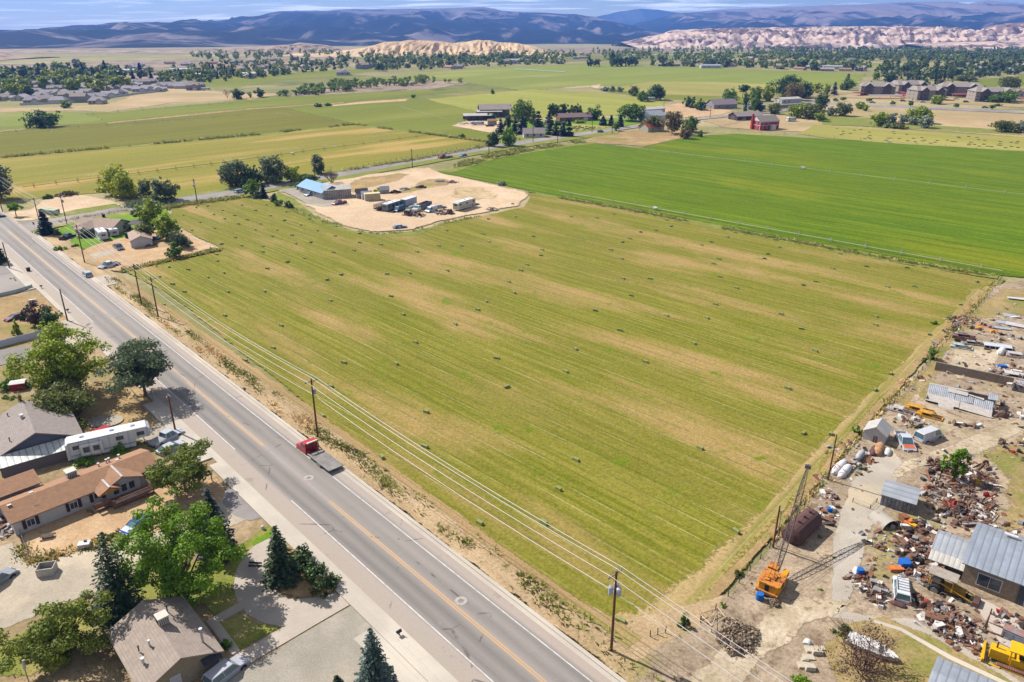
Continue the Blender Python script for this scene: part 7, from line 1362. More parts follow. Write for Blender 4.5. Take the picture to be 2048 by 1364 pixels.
for p, ty, lb, t_ in (((395, 407), 358, 'pole with two transformers on the field side of the cross street', 2), ((631, 361), 325, 'pole with a transformer behind the blue-roofed house', 1), ((825, 336), 298, 'lone pole beside the dirt lot entrance', 0), ((978, 308), 274, 'pole by the ditch left of the big roadside trees', 0), ((1066, 285), 254, 'thin pole in front of the small white house', 0), ((1115, 286), 254, 'pole on the alfalfa side of the cross street', 0), ((1184, 265), 241, 'pole by the bale yard', 0), ((1224, 268), 241, 'pole opposite the three lawn spruces', 0), ((1420, 236), 212, 'pole by the dirt farmyard road', 0)):
    XP.append(upole(p, max(6, hgt(*p, ty)), lb, ang=R(48 + 90), trans=t_, r=.2))
upole((1655, 965), 8.3, 'leaning old pole on the fence by the white gas tanks', arm=0, top=False, r=.13)
upole((1545, 1100), 7., 'short dark pole on the fence above the crane', arm=0, top=False, r=.14); o = thing('pipe_post', G(1551, 1097), 0, 'thin grey pipe standing beside the short dark pole', 'post'); MB().bar((0, 0, 0), (0, 0, 6), .05, 6).bar((0, 0, 6), (.4, 0, 6.3), .05, 6).build('pipe', m_steel, o)
# ================================================================== fences
def fence(pts, label, n, hp=1.3, wires=(.4, .8, 1.2), px=True, rail=None, mp=None, name='fence', rp=.06, mw=None, board=None):
    P_ = [Vector((*G(*p), 0)) for p in pts] if px else [Vector((*p, 0)) for p in pts]
    o = thing(name, tuple(P_[0]), 0, label, 'fence'); c = P_[0]
    seg = [(b - a).length for a, b in zip(P_, P_[1:])]; T_ = sum(seg)
    def at_(d):
        for (a, b), L in zip(zip(P_, P_[1:]), seg):
            if d <= L + 1e-6: return a.lerp(b, d / L) - c
            d -= L
        return P_[-1] - c
    ps = [at_(T_ * i / n) for i in range(n + 1)]
    for p in ps: MB().bar(p, p + Vector((rnd.uniform(-.05, .05), rnd.uniform(-.05, .05), hp)), rp, 5).build('post', mp or m_barkd, o)
    b = MB()
    for z in wires:
        for a, d in zip(ps, ps[1:]): b.bar(a + Vector((0, 0, z)), d + Vector((0, 0, z)), rail or .012, 4, cap=False)
    if wires: b.build('wire' if not rail else 'rail', mw or m_steel, o)
    if board:
        for a, d in zip(ps, ps[1:]):
            e = d - a; MB().box((a + d) / 2 + Vector((0, 0, board[0])), (e.length - .1, .06, board[1]), math.atan2(e.y, e.x)).build('panel', board[2], o)
    return o
fence([(1300, 1278), (1330, 1270)], 'wire gate panel at the street end of the field boundary', 2)
fence([(1400, 1250), (1440, 1216), (1534, 1106), (1610, 1014), (1700, 908), (1790, 806), (1850, 736), (1990, 578), (2003, 557)], 'long wire fence between the hay field and the scrap yard', 56, 1.3)
b = MB(); q = random.Random(4)
m_vinyl = ribmat('white_vinyl', A(226, 228, 238), A(196, 200, 214), .3, 0, rough=.5, var=.03, bump=.2); m_vpost = mat('vinyl_post', A(234, 234, 240), var=.02)
fence([(-40, 706), (0, 698), (30, 690), (70, 680), (126, 664)], 'white vinyl privacy wall along the side street', 9, 2.0, (), rp=.09, mp=m_vpost, board=(.95, 1.8, m_vinyl), name='vinyl_fence')
fence([(-30, 604), (0, 596), (36, 588), (66, 578)], 'white vinyl rail fence beside the car park', 5, 1.4, (.3, .75, 1.2), rail=.06, rp=.09, mp=m_vpost, mw=m_vpost, board=(.75, .9, mat('vinyl_green_tint', A(196, 214, 200), var=.05)), name='vinyl_fence')
fence([(38, 1060), (62, 1124), (110, 1112)], 'chain-link corner fence around the sandy yard', 6, 1.2, (.1, .3, .5, .7, .9, 1.15), mp=m_steel, rp=.045)
fence([(190, 1226), (218, 1262)], 'short chain-link fence beside the tall dark spruce', 3, 1.3, (.1, .4, .7, 1.0, 1.25), mp=m_steel, rp=.05)
fence([(0, 1332), (30, 1318), (70, 1296)], 'old wire fence along the alley at the left edge', 3, 1.2)
fence([(246, 762), (280, 808), (312, 852)], 'low pipe fence along the dry yard beside the street tree', 5, 1., (.5, .98), rail=.035, mp=m_steel)
fence([(690, 340), (830, 314), (960, 291), (990, 285)], 'wire fence along the tan hay field by the cross street', 30, 1.3, rp=.08)
fence([(1436, 256), (1470, 247), (1496, 240)], 'pale rail fence on the drive to the red house', 10, 1.2, (.5, 1.1), rail=.07, rp=.1, mp=m_wtrim, mw=m_wtrim)
fence([(1704, 1010), (1740, 1024), (1752, 1010)], 'pipe gate standing across the cracked pavement', 2, 1.2, (.2, .5, .8, 1.15), rail=.03, mp=m_rtank)
fence([(40, 211), (92, 209), (142, 206), (182, 202), (216, 197), (250, 192), (300, 186), (336, 182)], 'white vinyl boundary fence along the edge of the subdivision', 14, 2., (), rp=.1, mp=m_vpost, board=(.95, 1.8, m_vinyl), name='vinyl_fence')
# ================================================================== hay bales
BA = []
for ox, oy, sc_, L in ((300, 380, 5.12, [(778, 120), (488, 168), (474, 188), (588, 176), (942, 164), (1190, 160), (742, 218), (1084, 219), (1394, 230), (340, 264), (655, 260), (867, 270), (1233, 272), (766, 305), (998, 315), (1378, 320), (1635, 306), (511, 340), (909, 358), (1130, 357), (1542, 368), (1900, 384), (663, 402), (1078, 418), (1300, 417), (1714, 425), (428, 422), (1251, 485), (1454, 473), (1897, 481), (874, 496), (1648, 546), (1494, 558), (734, 564), (937, 580), (1155, 586), (684, 670), (1156, 645), (1880, 650), (1578, 710), (691, 740), (1410, 748), (196, 800), (394, 827), (759, 862), (1203, 817), (596, 907), (100, 897), (1960, 879), (1815, 932), (234, 977), (356, 1054), (798, 1056), (1176, 1050), (147, 1186), (1846, 1145), (769, 1300)]),
 (680, 400, 5.12, [(1768, 50), (1793, 181), (1521, 205), (797, 293), (1092, 322), (1466, 359), (1979, 382), (1522, 439), (204, 353), (202, 448), (420, 467), (1012, 481), (1247, 483), (143, 527), (790, 541), (1917, 676), (1853, 733), (1099, 734), (711, 760), (481, 771), (1729, 849), (1781, 964), (1496, 1053), (1410, 1138), (524, 998), (648, 1187), (1182, 1285)]),
 (1060, 400, 5.12, [(750, 75), (424, 180), (687, 193), (858, 153), (1400, 215), (1443, 278), (1291, 322), (1131, 337), (1021, 404), (947, 441), (125, 520), (113, 579), (826, 523), (938, 611), (2020, 390), (1858, 440), (1752, 471), (1934, 615), (1877, 664), (951, 817), (1229, 817), (1945, 799), (1034, 990), (1897, 1082), (667, 1146), (1397, 1198), (1811, 1222), (919, 1350)]),
 (1440, 460, 5.12, [(157, 35), (567, 112), (612, 188), (490, 257), (454, 305), (1228, 254), (1150, 404), (1498, 385), (1913, 398), (978, 540), (854, 578), (1711, 594), (1988, 590), (170, 608), (623, 875), (831, 1025), (1590, 900), (1590, 987), (970, 1252)]),
 (380, 620, 5.12, [(938, 173), (854, 402), (567, 530), (1579, 555), (1444, 797), (1363, 1100)]), (760, 640, 5.12, [(365, 243), (167, 463), (1194, 405), (1298, 703), (1900, 544), (474, 960), (461, 1315)]), (1140, 640, 5.12, [(55, 313), (1267, 256), (770, 444), (1330, 1330)]), (1340, 660, 4.096, [(963, 490), (1805, 370), (1677, 505), (1313, 865), (1092, 860)]),
 (0, 0, 1., [(764, 918), (1857, 671), (1920, 611), (1953, 566), (1117, 982), (1152, 923), (960, 1050), (1088, 1049), (1241, 1246), (1471, 1067)])):
    BA += [(ox + x / sc_, oy + y / sc_) for x, y in L]
m_bale = ribmat('baled_hay', A(164, 170, 100), A(120, 132, 74), .16, 0, rough=.95, var=.22, bump=.8, sc=3.)
bm_ = MB(); bm_.box((0, 0, .27), (1.15, .56, .5), taper=.95); me = bm_.mesh('hay_bale', m_bale)
bt = MB(); [bt.box((0, y, .275), (1.162, .02, .512)) for y in (-.13, .13)]; mt = bt.mesh('baling_twine', mat('twine', A(176, 170, 120)))
q = random.Random(9)
for i, (px, py) in enumerate(BA):
    o = tag(link('hay_bale', me), 'small square green hay bale lying on the mown hay field', 'hay bale', 'hay bales on the mown field'); x, y = G(px, py)
    edge_ = px > 1500 and py > 560 and (px, py) > (1500, 560) and abs((py - 572) * 1.0 + (px - 1990) * .9) < 60
    o.location = (x, y, ZL[0] * .4); o.rotation_euler.z = R(48 if edge_ else -43) + q.uniform(-.3, .3) + (math.pi / 2 if q.random() < .06 else 0); o.scale = (q.uniform(.86, 1.08), q.uniform(.85, 1.), q.uniform(.8, 1.))
    link('twine', mt, o)
for px, py in scatter([(1640, 256), (1790, 264), (2048, 278), (2048, 300), (1800, 284), (1680, 276)], 56, q):
    o = tag(link('hay_bale', me), 'tiny hay bale on the pale stubble strip beyond the alfalfa', 'hay bale', 'hay bales on the far stubble'); o.location = (*G(px, py), .1); o.rotation_euler.z = R(-35) + q.uniform(-.3, .3); o.scale = (1.6, 1.1, 1.)
for px, py in scatter([(1146, 251), (1222, 253), (1190, 260), (1146, 264)], 22, q):
    o = tag(link('hay_bale', me), 'tiny hay bale on the small stubble plot by the spruces', 'hay bale', 'hay bales by the road grove'); o.location = (*G(px, py), .1); o.rotation_euler.z = q.uniform(0, 3); o.scale = (2.2, 1.3, 1.3)
# ================================================================== irrigation
def wheel_line(p0, p1, n, label, m, r=.85, mover=None, rp=.07):
    A_, B_ = Vector((*G(*p0), 0)), Vector((*G(*p1), 0)); a = math.atan2((B_ - A_).y, (B_ - A_).x); L = (B_ - A_).length
    o = thing('wheel_line', tuple(A_), a, label, 'irrigation line'); MB().bar((0, 0, r), (L, 0, r), rp, 6).build('pipe', m, o)
    for i in range(n):
        x = L * (i + .5) / n; b = MB(); k = 14
        for j in range(k):
            t0, t1 = 6.283 * j / k, 6.283 * (j + 1) / k; b.bar((x, r * math.cos(t0), r + r * math.sin(t0)), (x, r * math.cos(t1), r + r * math.sin(t1)), .05, 4, cap=False)
            if j % 2 == 0: b.bar((x, 0, r), (x, r * math.cos(t0), r + r * math.sin(t0)), .025, 3, cap=False)
        b.build('wheel', m, o)
    if mover:
        x = L * mover; MB().box((x, 0, 1.0), (1.6, 1.2, .6)).bar((x, -1, .5), (x, 1, .5), .06).build('mover', m_wtrim, o)
    return o
m_alu = mat('aluminium_pipe', A(226, 220, 214), rough=.5, var=.06); m_brp = mat('brown_pipe', A(140, 108, 84), var=.2); m_lp = mat('pale_green_pipe', A(176, 196, 150), var=.1)
wheel_line((1118, 386), (2003, 548), 15, 'white wheel-line pipe between the mown hay and the alfalfa', mat('dull_alu', A(206, 192, 176), rough=.6), .95, .29, .1)
wheel_line((1150, 284), (2048, 393), 16, 'wheel line crossing the middle of the bright green alfalfa', mat('pipe_green_grey', A(190, 200, 176), var=.1), .9, .6)
wheel_line((1410, 256), (2048, 308), 12, 'wheel line along the top edge of the alfalfa', m_lp, .9, .63)
wheel_line((46, 379), (440, 330), 10, 'brown wheel line across the left part of the tan field', m_brp, 1.1, None, .1); wheel_line((444, 329), (850, 274), 10, 'brown wheel line across the right part of the tan field', m_brp, 1.1, .3, .1)
wheel_line((0, 268), (500, 232), 9, 'wheel line at the top of the dark olive field', m_lp, 1.2); wheel_line((160, 232), (520, 204), 8, 'wheel line on the field by the vacant town lot', m_lp, 1.2)
wheel_line((1030, 140), (1130, 146), 6, 'blue-white sprinkler line on the far green field', mat('spray_pipe', A(206, 220, 226)), 1.4, None, .5)
o = tag(MB().bar((*G(386, 475), .15), (*G(430, 497), .15), .12, 8).build('irrigation_pipe', m_alu), 'white irrigation pipe lying along the corner of the hay field', 'pipe')
for a, c, lb in (((912, 214), (1010, 226), 'pale pipe row in the pale field'), ((800, 214), (890, 238), 'long pale pipe in the middle green field'), ((1090, 182), (1160, 186), 'white pipe row at the edge of the far pale field')): tag(MB().bar((*G(*a), .3), (*G(*c), .3), .13, 6).build('irrigation_pipe', m_lp), lb, 'pipe')
m, nt = newmat('spray_water'); outp(nt, NN(nt, 'ShaderNodeMixShader', i0=.3, i1=NN(nt, 'ShaderNodeBsdfTransparent').outputs[0], i2=NN(nt, 'ShaderNodeBsdfDiffuse', Color=(.85, .88, .92, 1)).outputs[0]).outputs[0])
rs = np.random.RandomState(3); t = rs.rand(170); s_ = np.where(rs.rand(170) < .5, 1, -1); C = np.stack([s_ * t * 9, rs.normal(size=170) * .5 * t, .8 + 3.2 * t - 3.6 * t * t + rs.normal(size=170) * .25 * t], 1); V, Fc = quads(C, rs.normal(size=(170, 3)), .12 + .4 * t, rs); msp = np_mesh('water_spray', V, Fc, [m])
for px, py in ((193, 356), (394, 336), (470, 322), (580, 300), (660, 295), (760, 288), (760, 270), (870, 268), (30, 264), (90, 262), (120, 265), (246, 254), (335, 246), (385, 242), (180, 226), (242, 222), (290, 219), (400, 209), (455, 206), (530, 202), (565, 230), (300, 360), (118, 372)):
    o = tag(link('water_spray', msp), 'thin white sprinkler spray on a left-hand field', 'water spray', 'sprinkler sprays'); o.scale = (.6, .6, .7); o.location = (*G(px, py), .2); o.rotation_euler.z = q.uniform(-.6, .6)
# ================================================================== street furniture and yards
def text(body, size, par, loc, rot, m, nm='lettering'):
    c = bpy.data.curves.new(nm, 'FONT'); c.body = body; c.size = size; c.align_x = 'CENTER'; c.align_y = 'CENTER'; c.extrude = .004; c.materials.append(m)
    o = link(nm, c, None); bpy.context.view_layer.update(); me = bpy.data.meshes.new_from_object(o); bpy.data.objects.remove(o); o = link(nm, me, par); o.location = loc; o.rotation_euler = rot; return o
o = thing('stop_sign', G(71, 462), R(-20), 'red octagonal stop sign at the junction corner', 'sign'); MB().bar((0, 0, 0), (0, 0, 2.9), .04, 6).build('post', m_steel, o)
oc = [(.5 * math.cos(R(22.5 + 45 * i)), .5 * math.sin(R(22.5 + 45 * i))) for i in range(8)]
MB().ext([(x * .92, 2.6 + z * .92) for x, z in oc], -.07, -.055).build('face', mat('sign_red', A(196, 22, 60), var=.03), o); MB().ext([(x, 2.6 + z) for x, z in oc], -.052, -.035).build('border', m_wtrim, o); text('STOP', .34, o, (0, -.076, 2.6), (R(90), 0, 0), m_wtrim)
o = thing('warning_sign', G(292, 614), R(-42), 'yellow diamond warning sign on the verge beside the utility poles', 'sign'); MB().bar((0, 0, 0), (0, 0, 2.4), .04, 6).build('post', m_steel, o); MB().ext([(0, 1.55), (.55, 2.1), (0, 2.65), (-.55, 2.1)], -.06, -.04).build('face', mat('sign_yellow', A(232, 186, 30), var=.03), o); MB().box((0, -.068, 2.25), (.22, .01, .22)).bar((0, -.065, 1.85), (0, -.065, 2.3), .04, 4).build('symbol', mat('sign_symbol', A(176, 40, 30)), o)
o = thing('warning_sign', G(307, 806), R(-42 + 180), 'grey back of a diamond sign under the street tree', 'sign'); MB().bar((0, 0, 0), (0, 0, 2.4), .05, 6).build('post', m_steel, o); MB().ext([(0, 1.45), (.6, 2.05), (0, 2.65), (-.6, 2.05)], -.05, -.02).build('face', m_steel, o)
def mailbox(p, rz, label, m=None):
    o = thing('mailbox', G(*p), rz, label, 'mailbox'); MB().box((0, 0, .5), (.12, .12, 1.0)).build('post', m_barkd, o); b = MB(); pr = [(-.16, 1.0), (.16, 1.0), (.16, 1.18)] + [(.16 * math.cos(t), 1.18 + .14 * math.sin(t)) for t in np.linspace(.4, 2.74, 5)] + [(-.16, 1.18)]; b.ext(pr, -.3, .3); b.build('box', m or mat('mailbox_dark', A(66, 64, 84)), o); return o
mailbox((799, 1278), RA, 'dark mailbox on a post by the pavement near the blue spruce'); mailbox((491, 788), PERP, 'dark mailbox on the field-side verge above the recovery truck'); mailbox((84, 580), RA, 'mailbox at the end of the white rail fence'); mailbox((137, 628), RA, 'small mailbox on the kerb beside the pole without crossarm')
def bin_(p, rz, label, c=(66, 50, 48), s=1.):
    o = thing('wheelie_bin', G(*p), rz, label, 'bin'); o.scale = (s,) * 3; m_ = mat('bin_%d_%d' % c[:2], A(*c)); MB().box((0, 0, .52), (.55, .6, .95), taper=1.15).build('body', m_, o); MB().box((0, -.02, 1.04), (.68, .76, .09), rx=.06).build('lid', m_, o); [MB().lathe((s_ * .24, .28, .1), (s_ * .3, .28, .1), [(0, .1), (1, .1)], 10).build('wheel', m_tyre, o) for s_ in (-1, 1)]
bin_((58, 545), RA, 'dark wheelie bin on the left kerb by the car park', s=1.3); bin_((208, 436), R(10), 'dark wheelie bin on the cross street behind the cream house', s=1.3); bin_((130, 1010), R(40), 'dark bin by the timber deck', (40, 36, 40)); o = thing('tool_cabinet', G(259, 478), R(-20), 'dark brown metal cabinet between the white trailer and the lawn', 'cabinet'); MB().box((0, 0, 1.), (1.8, 1.4, 2.)).build('body', m_chass, o); MB().box((0, 0, 2.04), (1.9, 1.5, .08)).build('lid', m_black, o)
for i, (px, py, lb) in enumerate(((922, 1208, 'round concrete manhole ring in the near lane'), (618, 961, 'round manhole cover in the lane beside the recovery truck'), (318, 748, 'faint manhole cover in the lane by the street tree'))):
    o = thing('manhole', (*G(px, py), ZR + .004), 0, lb, 'manhole'); MB().lathe((0, 0, 0), (0, 0, .012), [(0, .75), (1, .75)], 28).build('ring', mat('manhole_ring', A(190, 180, 172)), o); MB().lathe((0, 0, .0), (0, 0, .02), [(0, .36), (1, .36)], 20).build('cover', mat('manhole_cover', A(150, 142, 138)), o)
o = thing('dumpster', G(97, 1150), R(12), 'open white dumpster on the gravel alley', 'dumpster'); b = MB(); [b.box((s * .95, 0, .8), (.08, 1.5, 1.4)) for s in (-1, 1)]; [b.box((0, s * .75, .8), (1.9, .08, 1.4)) for s in (-1, 1)]; b.box((0, 0, .2), (1.9, 1.5, .1)); b.build('body', mat('dumpster_white', A(216, 206, 196), var=.1), o); MB().slab([(-.9, -.7, 1.3), (.9, -.7, 1.3), (.9, .2, .9), (-.9, .2, .9)], .05).build('lid', mat('dumpster_lid', A(120, 122, 130)), o); [MB().box((s * .9, t, .06), (.15, .2, .14)).build('foot', m_black, o) for s in (-1, 1) for t in (-.5, .5)]
o = thing('white_freezer', G(171, 1098), R(14), 'white chest standing at the edge of the sandy yard', 'chest'); MB().box((0, 0, .5), (1.4, .9, .9)).build('body', m_wtrim, o); MB().box((0, 0, .98), (1.46, .96, .08)).build('lid', m_wtrim, o); MB().box((.1, .3, 1.1), (.3, .3, .2)).build('handle', m_black, o)
o = thing('picnic_table', G(97, 1079), R(18), 'small dark picnic table in the sandy yard', 'picnic table'); MB().box((0, 0, .72), (1.6, .7, .06)).build('table_top', m_barkd, o); [MB().box((0, s * .65, .42), (1.6, .26, .05)).build('bench_seat', m_barkd, o) for s in (-1, 1)]; [MB().bar((u, -.7, 0), (u, .25, .7), .05, 4).bar((u, .7, 0), (u, -.25, .7), .05, 4).build('leg', m_barkd, o) for u in (-.6, .6)]
o = thing('ladder', G(88, 1052), R(46), 'aluminium ladder leaning on the mobile home', 'ladder'); b = MB(); [b.bar((s * .25, -.6, 0), (s * .22, .9, 3.2), .04, 5) for s in (-1, 1)]; b.build('rail', m_alu, o); [MB().bar((-.24, -.6 + 1.5 * t, 3.2 * t), (.24, -.6 + 1.5 * t, 3.2 * t), .025, 4).build('rung', m_alu, o) for t in np.linspace(.08, .95, 9)]
o = thing('bench', G(511, 1137), R(-4), 'dark bench on the curved concrete drive', 'bench'); MB().box((0, 0, .45), (1.7, .35, .06)).build('seat', m_black, o); MB().box((0, .2, .75), (1.7, .05, .25)).build('backrest', m_black, o); [MB().box((u, 0, .22), (.08, .35, .44)).build('leg', m_black, o) for u in (-.7, .7)]
tag(MB().bar((*G(488, 1192), .1), (*G(512, 1182), .1), .08, 6).build('iron_bar', m_black), 'dark bar lying on the curved concrete drive', 'bar')
o = thing('utility_box', G(527, 1063), R(10), 'white utility pedestal on the lawn by the alley mouth', 'utility box'); MB().lathe((0, 0, 0), (0, 0, 1.), [(0, .3), (.1, .24), (.9, .22), (1, .1)], 12).build('body', m_wtrim, o); MB().box((.3, .1, .08), (1., .6, .12)).build('base', m_wtrim, o)
o = thing('marker_post', G(425, 966), 0, 'blue and orange marker post under the dark green tree', 'marker post'); MB().bar((0, 0, 0), (0, 0, .7), .08, 6).build('post', mat('marker_orange', A(220, 120, 60)), o); MB().bar((0, 0, .7), (0, 0, 1.4), .09, 6).build('cap', mat('marker_blue', A(70, 130, 170)), o)
o = thing('lamp_post', G(62, 1376), 0, 'white lamp head on a thin post at the bottom left', 'lamp post'); MB().bar((0, 0, 0), (0, 0, 2.7), .05, 8).build('post', m_steel, o); MB().lathe((0, 0, 2.6), (-.15, .35, 3.5), [(0, .1), (.2, .16), (1, .13)], 10).build('lamp', m_wtrim, o)
o = thing('fire_pit', G(212, 847), 0, 'oval stone-edged fire pit circle in the dry yard', 'fire pit'); b = MB(); rq = random.Random(3)
for i in range(44): t = 6.283 * i / 44; b.box((3.1 * math.cos(t), 2.4 * math.sin(t), .1), (.36, .26, .22), t + 1.57 + rq.uniform(-.2, .2))
b.build('stone_edging', mat('edging_stone', A(196, 176, 160), var=.15), o); MB().lathe((-.1, .1, 0), (-.1, .1, .45), [(0, .4), (1, .45)], 12).build('fire_bowl', mat('rust_bowl', A(146, 110, 76)), o); MB().box((.7, .1, .15), (.4, .35, .3), .4).box((.3, -.6, .1), (.5, .4, .2), 1.).build('sitting_stone', mat('pale_stone', A(216, 190, 160)), o)
pm = MB().lathe((0, 0, 0), (0, 0, .02), [(0, 1.), (1, 1.)], 36).build('gravel_bed', g_grav, o); pm.scale = (2.95, 2.25, 1); pm.location.z = ZL[0] + .01; a_ = pm.data.attributes.new('edge', 'FLOAT', 'POINT'); a_.data.foreach_set('value', [1.] * len(pm.data.vertices))
o = thing('garden_shed', G(40, 780), R(20), 'small dark red garden shed with a pale roof in the dry yard', 'shed'); gable(MB(), 2.4, 1.9, 1.7, 1.9).build('wall', w_red, o); gable_roof(MB(), 2.4, 1.9, 1.7, 1.9, .12, .08).build('roof', m_wtrim, o)
o = thing('white_box', G(66, 606), R(30), 'white box on legs beside the purple shrub', 'box'); MB().box((0, 0, .7), (1.6, .6, .5)).build('body', m_wtrim, o); [MB().box((u, 0, .22), (.1, .5, .45)).build('leg', m_wtrim, o) for u in (-.6, .6)]
for px, py, lb in ((92, 428, 'larger pale green dumpster on the corner lot behind the spruce'), (107, 430, 'smaller pale green dumpster on the corner lot')):
    o = thing('dumpster', G(px, py), R(-12), lb, 'dumpster'); MB().box((0, 0, 1.), (3.6, 2.6, 1.8), taper=1.04).build('body', mat('dumpster_green', A(176, 190, 160), var=.08), o); [MB().box((s * .9, 0, 1.98), (1.75, 2.7, .1)).build('lid', mat('dumpster_lid_green', A(186, 200, 172)), o) for s in (-1, 1)]
o = thing('parking_island', (*G(26, 562), 0), RA, 'rounded gravel island in the car park with a small monument', 'island'); MB().prism([(-3, -1.5), (2.4, -1.6), (3, 0), (2.4, 1.6), (-2.2, 1.6), (-3.2, .4)], 0, .22).build('kerb', mat('island_kerb', A(216, 196, 172)), o); MB().prism([(-2.8, -1.3), (2.2, -1.4), (2.8, 0), (2.2, 1.4), (-2.1, 1.4), (-3., .4)], .22, .24).build('gravel_bed', mat('island_gravel', A(206, 178, 160), var=.2, sc=6.), o); MB().box((1.2, .4, .4), (1.3, .35, .4)).build('monument', m_rtank, o); MB().box((-.8, -.3, .4), (.5, .4, .4), .3).box((-.9, .5, .4), (.5, .4, .35), .8).build('boulder', m_chass, o)
def heap(p, label, m, n, rad, h, seed, name='rubble_heap', sz=(.3, .8), cat='heap', flat=.7):
    qq = random.Random(seed); o = thing(name, G(*p), 0, label, cat); b = MB()
    for _ in range(n):
        a = qq.uniform(0, 6.28); r = rad * qq.random() ** .6; s = qq.uniform(*sz); b.box((r * math.cos(a), r * math.sin(a) * .8, max(.05, h * (1 - r / rad) * qq.uniform(.5, 1))), (s * qq.uniform(.8, 1.8), s, s * flat), qq.uniform(0, 3), ry=qq.uniform(-.4, .4), rx=qq.uniform(-.4, .4))
    b.build('pile', m, o); return o
m_stone = mat('pale_blocks', A(216, 202, 180), var=.12, sc=1.)
for i, (px, py, sx_, rz) in enumerate(((1622, 1306, 1.5, .5), (1632, 1312, 1.2, 1.1), (1616, 1322, 1.3, .2), (1606, 1338, 1.4, .9), (1618, 1344, 1.1, -.3), (1640, 1304, .9, 1.6), (1608, 1326, .8, .5))):
    tag(MB().box((0, 0, .3), (sx_, sx_ * .65, .6), 0, ry=.1, taper=.9).build('stone_block', m_stone), 'pale cut stone block in the heap by the bottom edge', 'stone block', 'stone blocks by the yard road').location = (*G(px, py), .05 + .3 * (i % 3 == 1)); bpy.data.objects[-1] if False else None
tank((1611, 1298), (1615, 1290), .45, 'white barrel lying beside the pale stone blocks', m_wtrim, prof=[(0, .45), (1, .45)], name='barrel', cat='barrel')
o = thing('brush_heap', G(1470, 1282), 0, 'grey heap of brush and tumbleeds by the yard gate'.replace('tumbleeds', 'tumbleweeds'), 'heap'); V, Fc, cl = crown(4, 5200, .22, 1.3, 5., .0, 60, 'dome', .2); link('brush', np_mesh('brush', V, Fc, [leaf('brush_grey', T(146, 126, 106), T(172, 152, 130), .1)]), o)
o = thing('brush_heap', G(1548, 1216), 0, 'small tuft of dead brush beside the blue barrel', 'heap'); V, Fc, cl = crown(6, 700, .25, .9, 2., .0, 20, 'dome', .2); link('brush', np_mesh('brush', V, Fc, [bpy.data.materials['brush_grey']]), o)
o = thing('timber_rack', G(1426, 1252), R(30), 'pale timber frame leaning at the yard gate', 'frame'); b = MB(); pts = [(-1.2, -.9), (1.2, -.7), (1.4, .9), (-1., 1.1)]
for i in range(4): a, c = pts[i], pts[(i + 1) % 4]; b.bar((*a, .2), (*c, .5), .07, 4); b.bar((*a, 1.2), (*c, 1.4), .06, 4); b.bar((*a, 0), (*a, 1.4), .06, 4)
b.bar((-1.2, -.9, 1.2), (1.4, .9, .5), .05, 4); b.build('frame', mat('pale_timber', A(226, 196, 160), var=.1), o)
def boat(p, rz, L, label):
    o = thing('boat', G(*p), rz, label, 'boat'); b = MB(); S = [(-.5, .95, .3), (-.2, 1., .2), (.2, .85, .22), (.42, .4, .4), (.5, .04, .7)]; V = []
    for t, w_, kz in S: V += [(t * L, -w_, 1.15), (t * L, -w_ * .75, .5 + kz * .2), (t * L, 0, kz), (t * L, w_ * .75, .5 + kz * .2), (t * L, w_, 1.15)]
    fs = [(i * 5 + j, i * 5 + j + 1, i * 5 + j + 6, i * 5 + j + 5) for i in range(4) for j in range(4)] + [(0, 1, 2, 3, 4)]; b.add(V, fs); b.build('hull', m_wtrim, o)
    MB().add([(t * L, s * w_, 1.16) for t, w_, kz in S for s in (-1, 1)], [(2 * i, 2 * i + 1, 2 * i + 3, 2 * i + 2) for i in range(4)]).build('deck', m_wtrim, o); MB().box((.02 * L, 0, 1.35), (.25 * L, 1.3, .45), taper=.8).build('cabin', m_wtrim, o)
boat((1742, 1308), R(-38), 5.2, 'white boat hidden behind the purple-brown bare shrub')
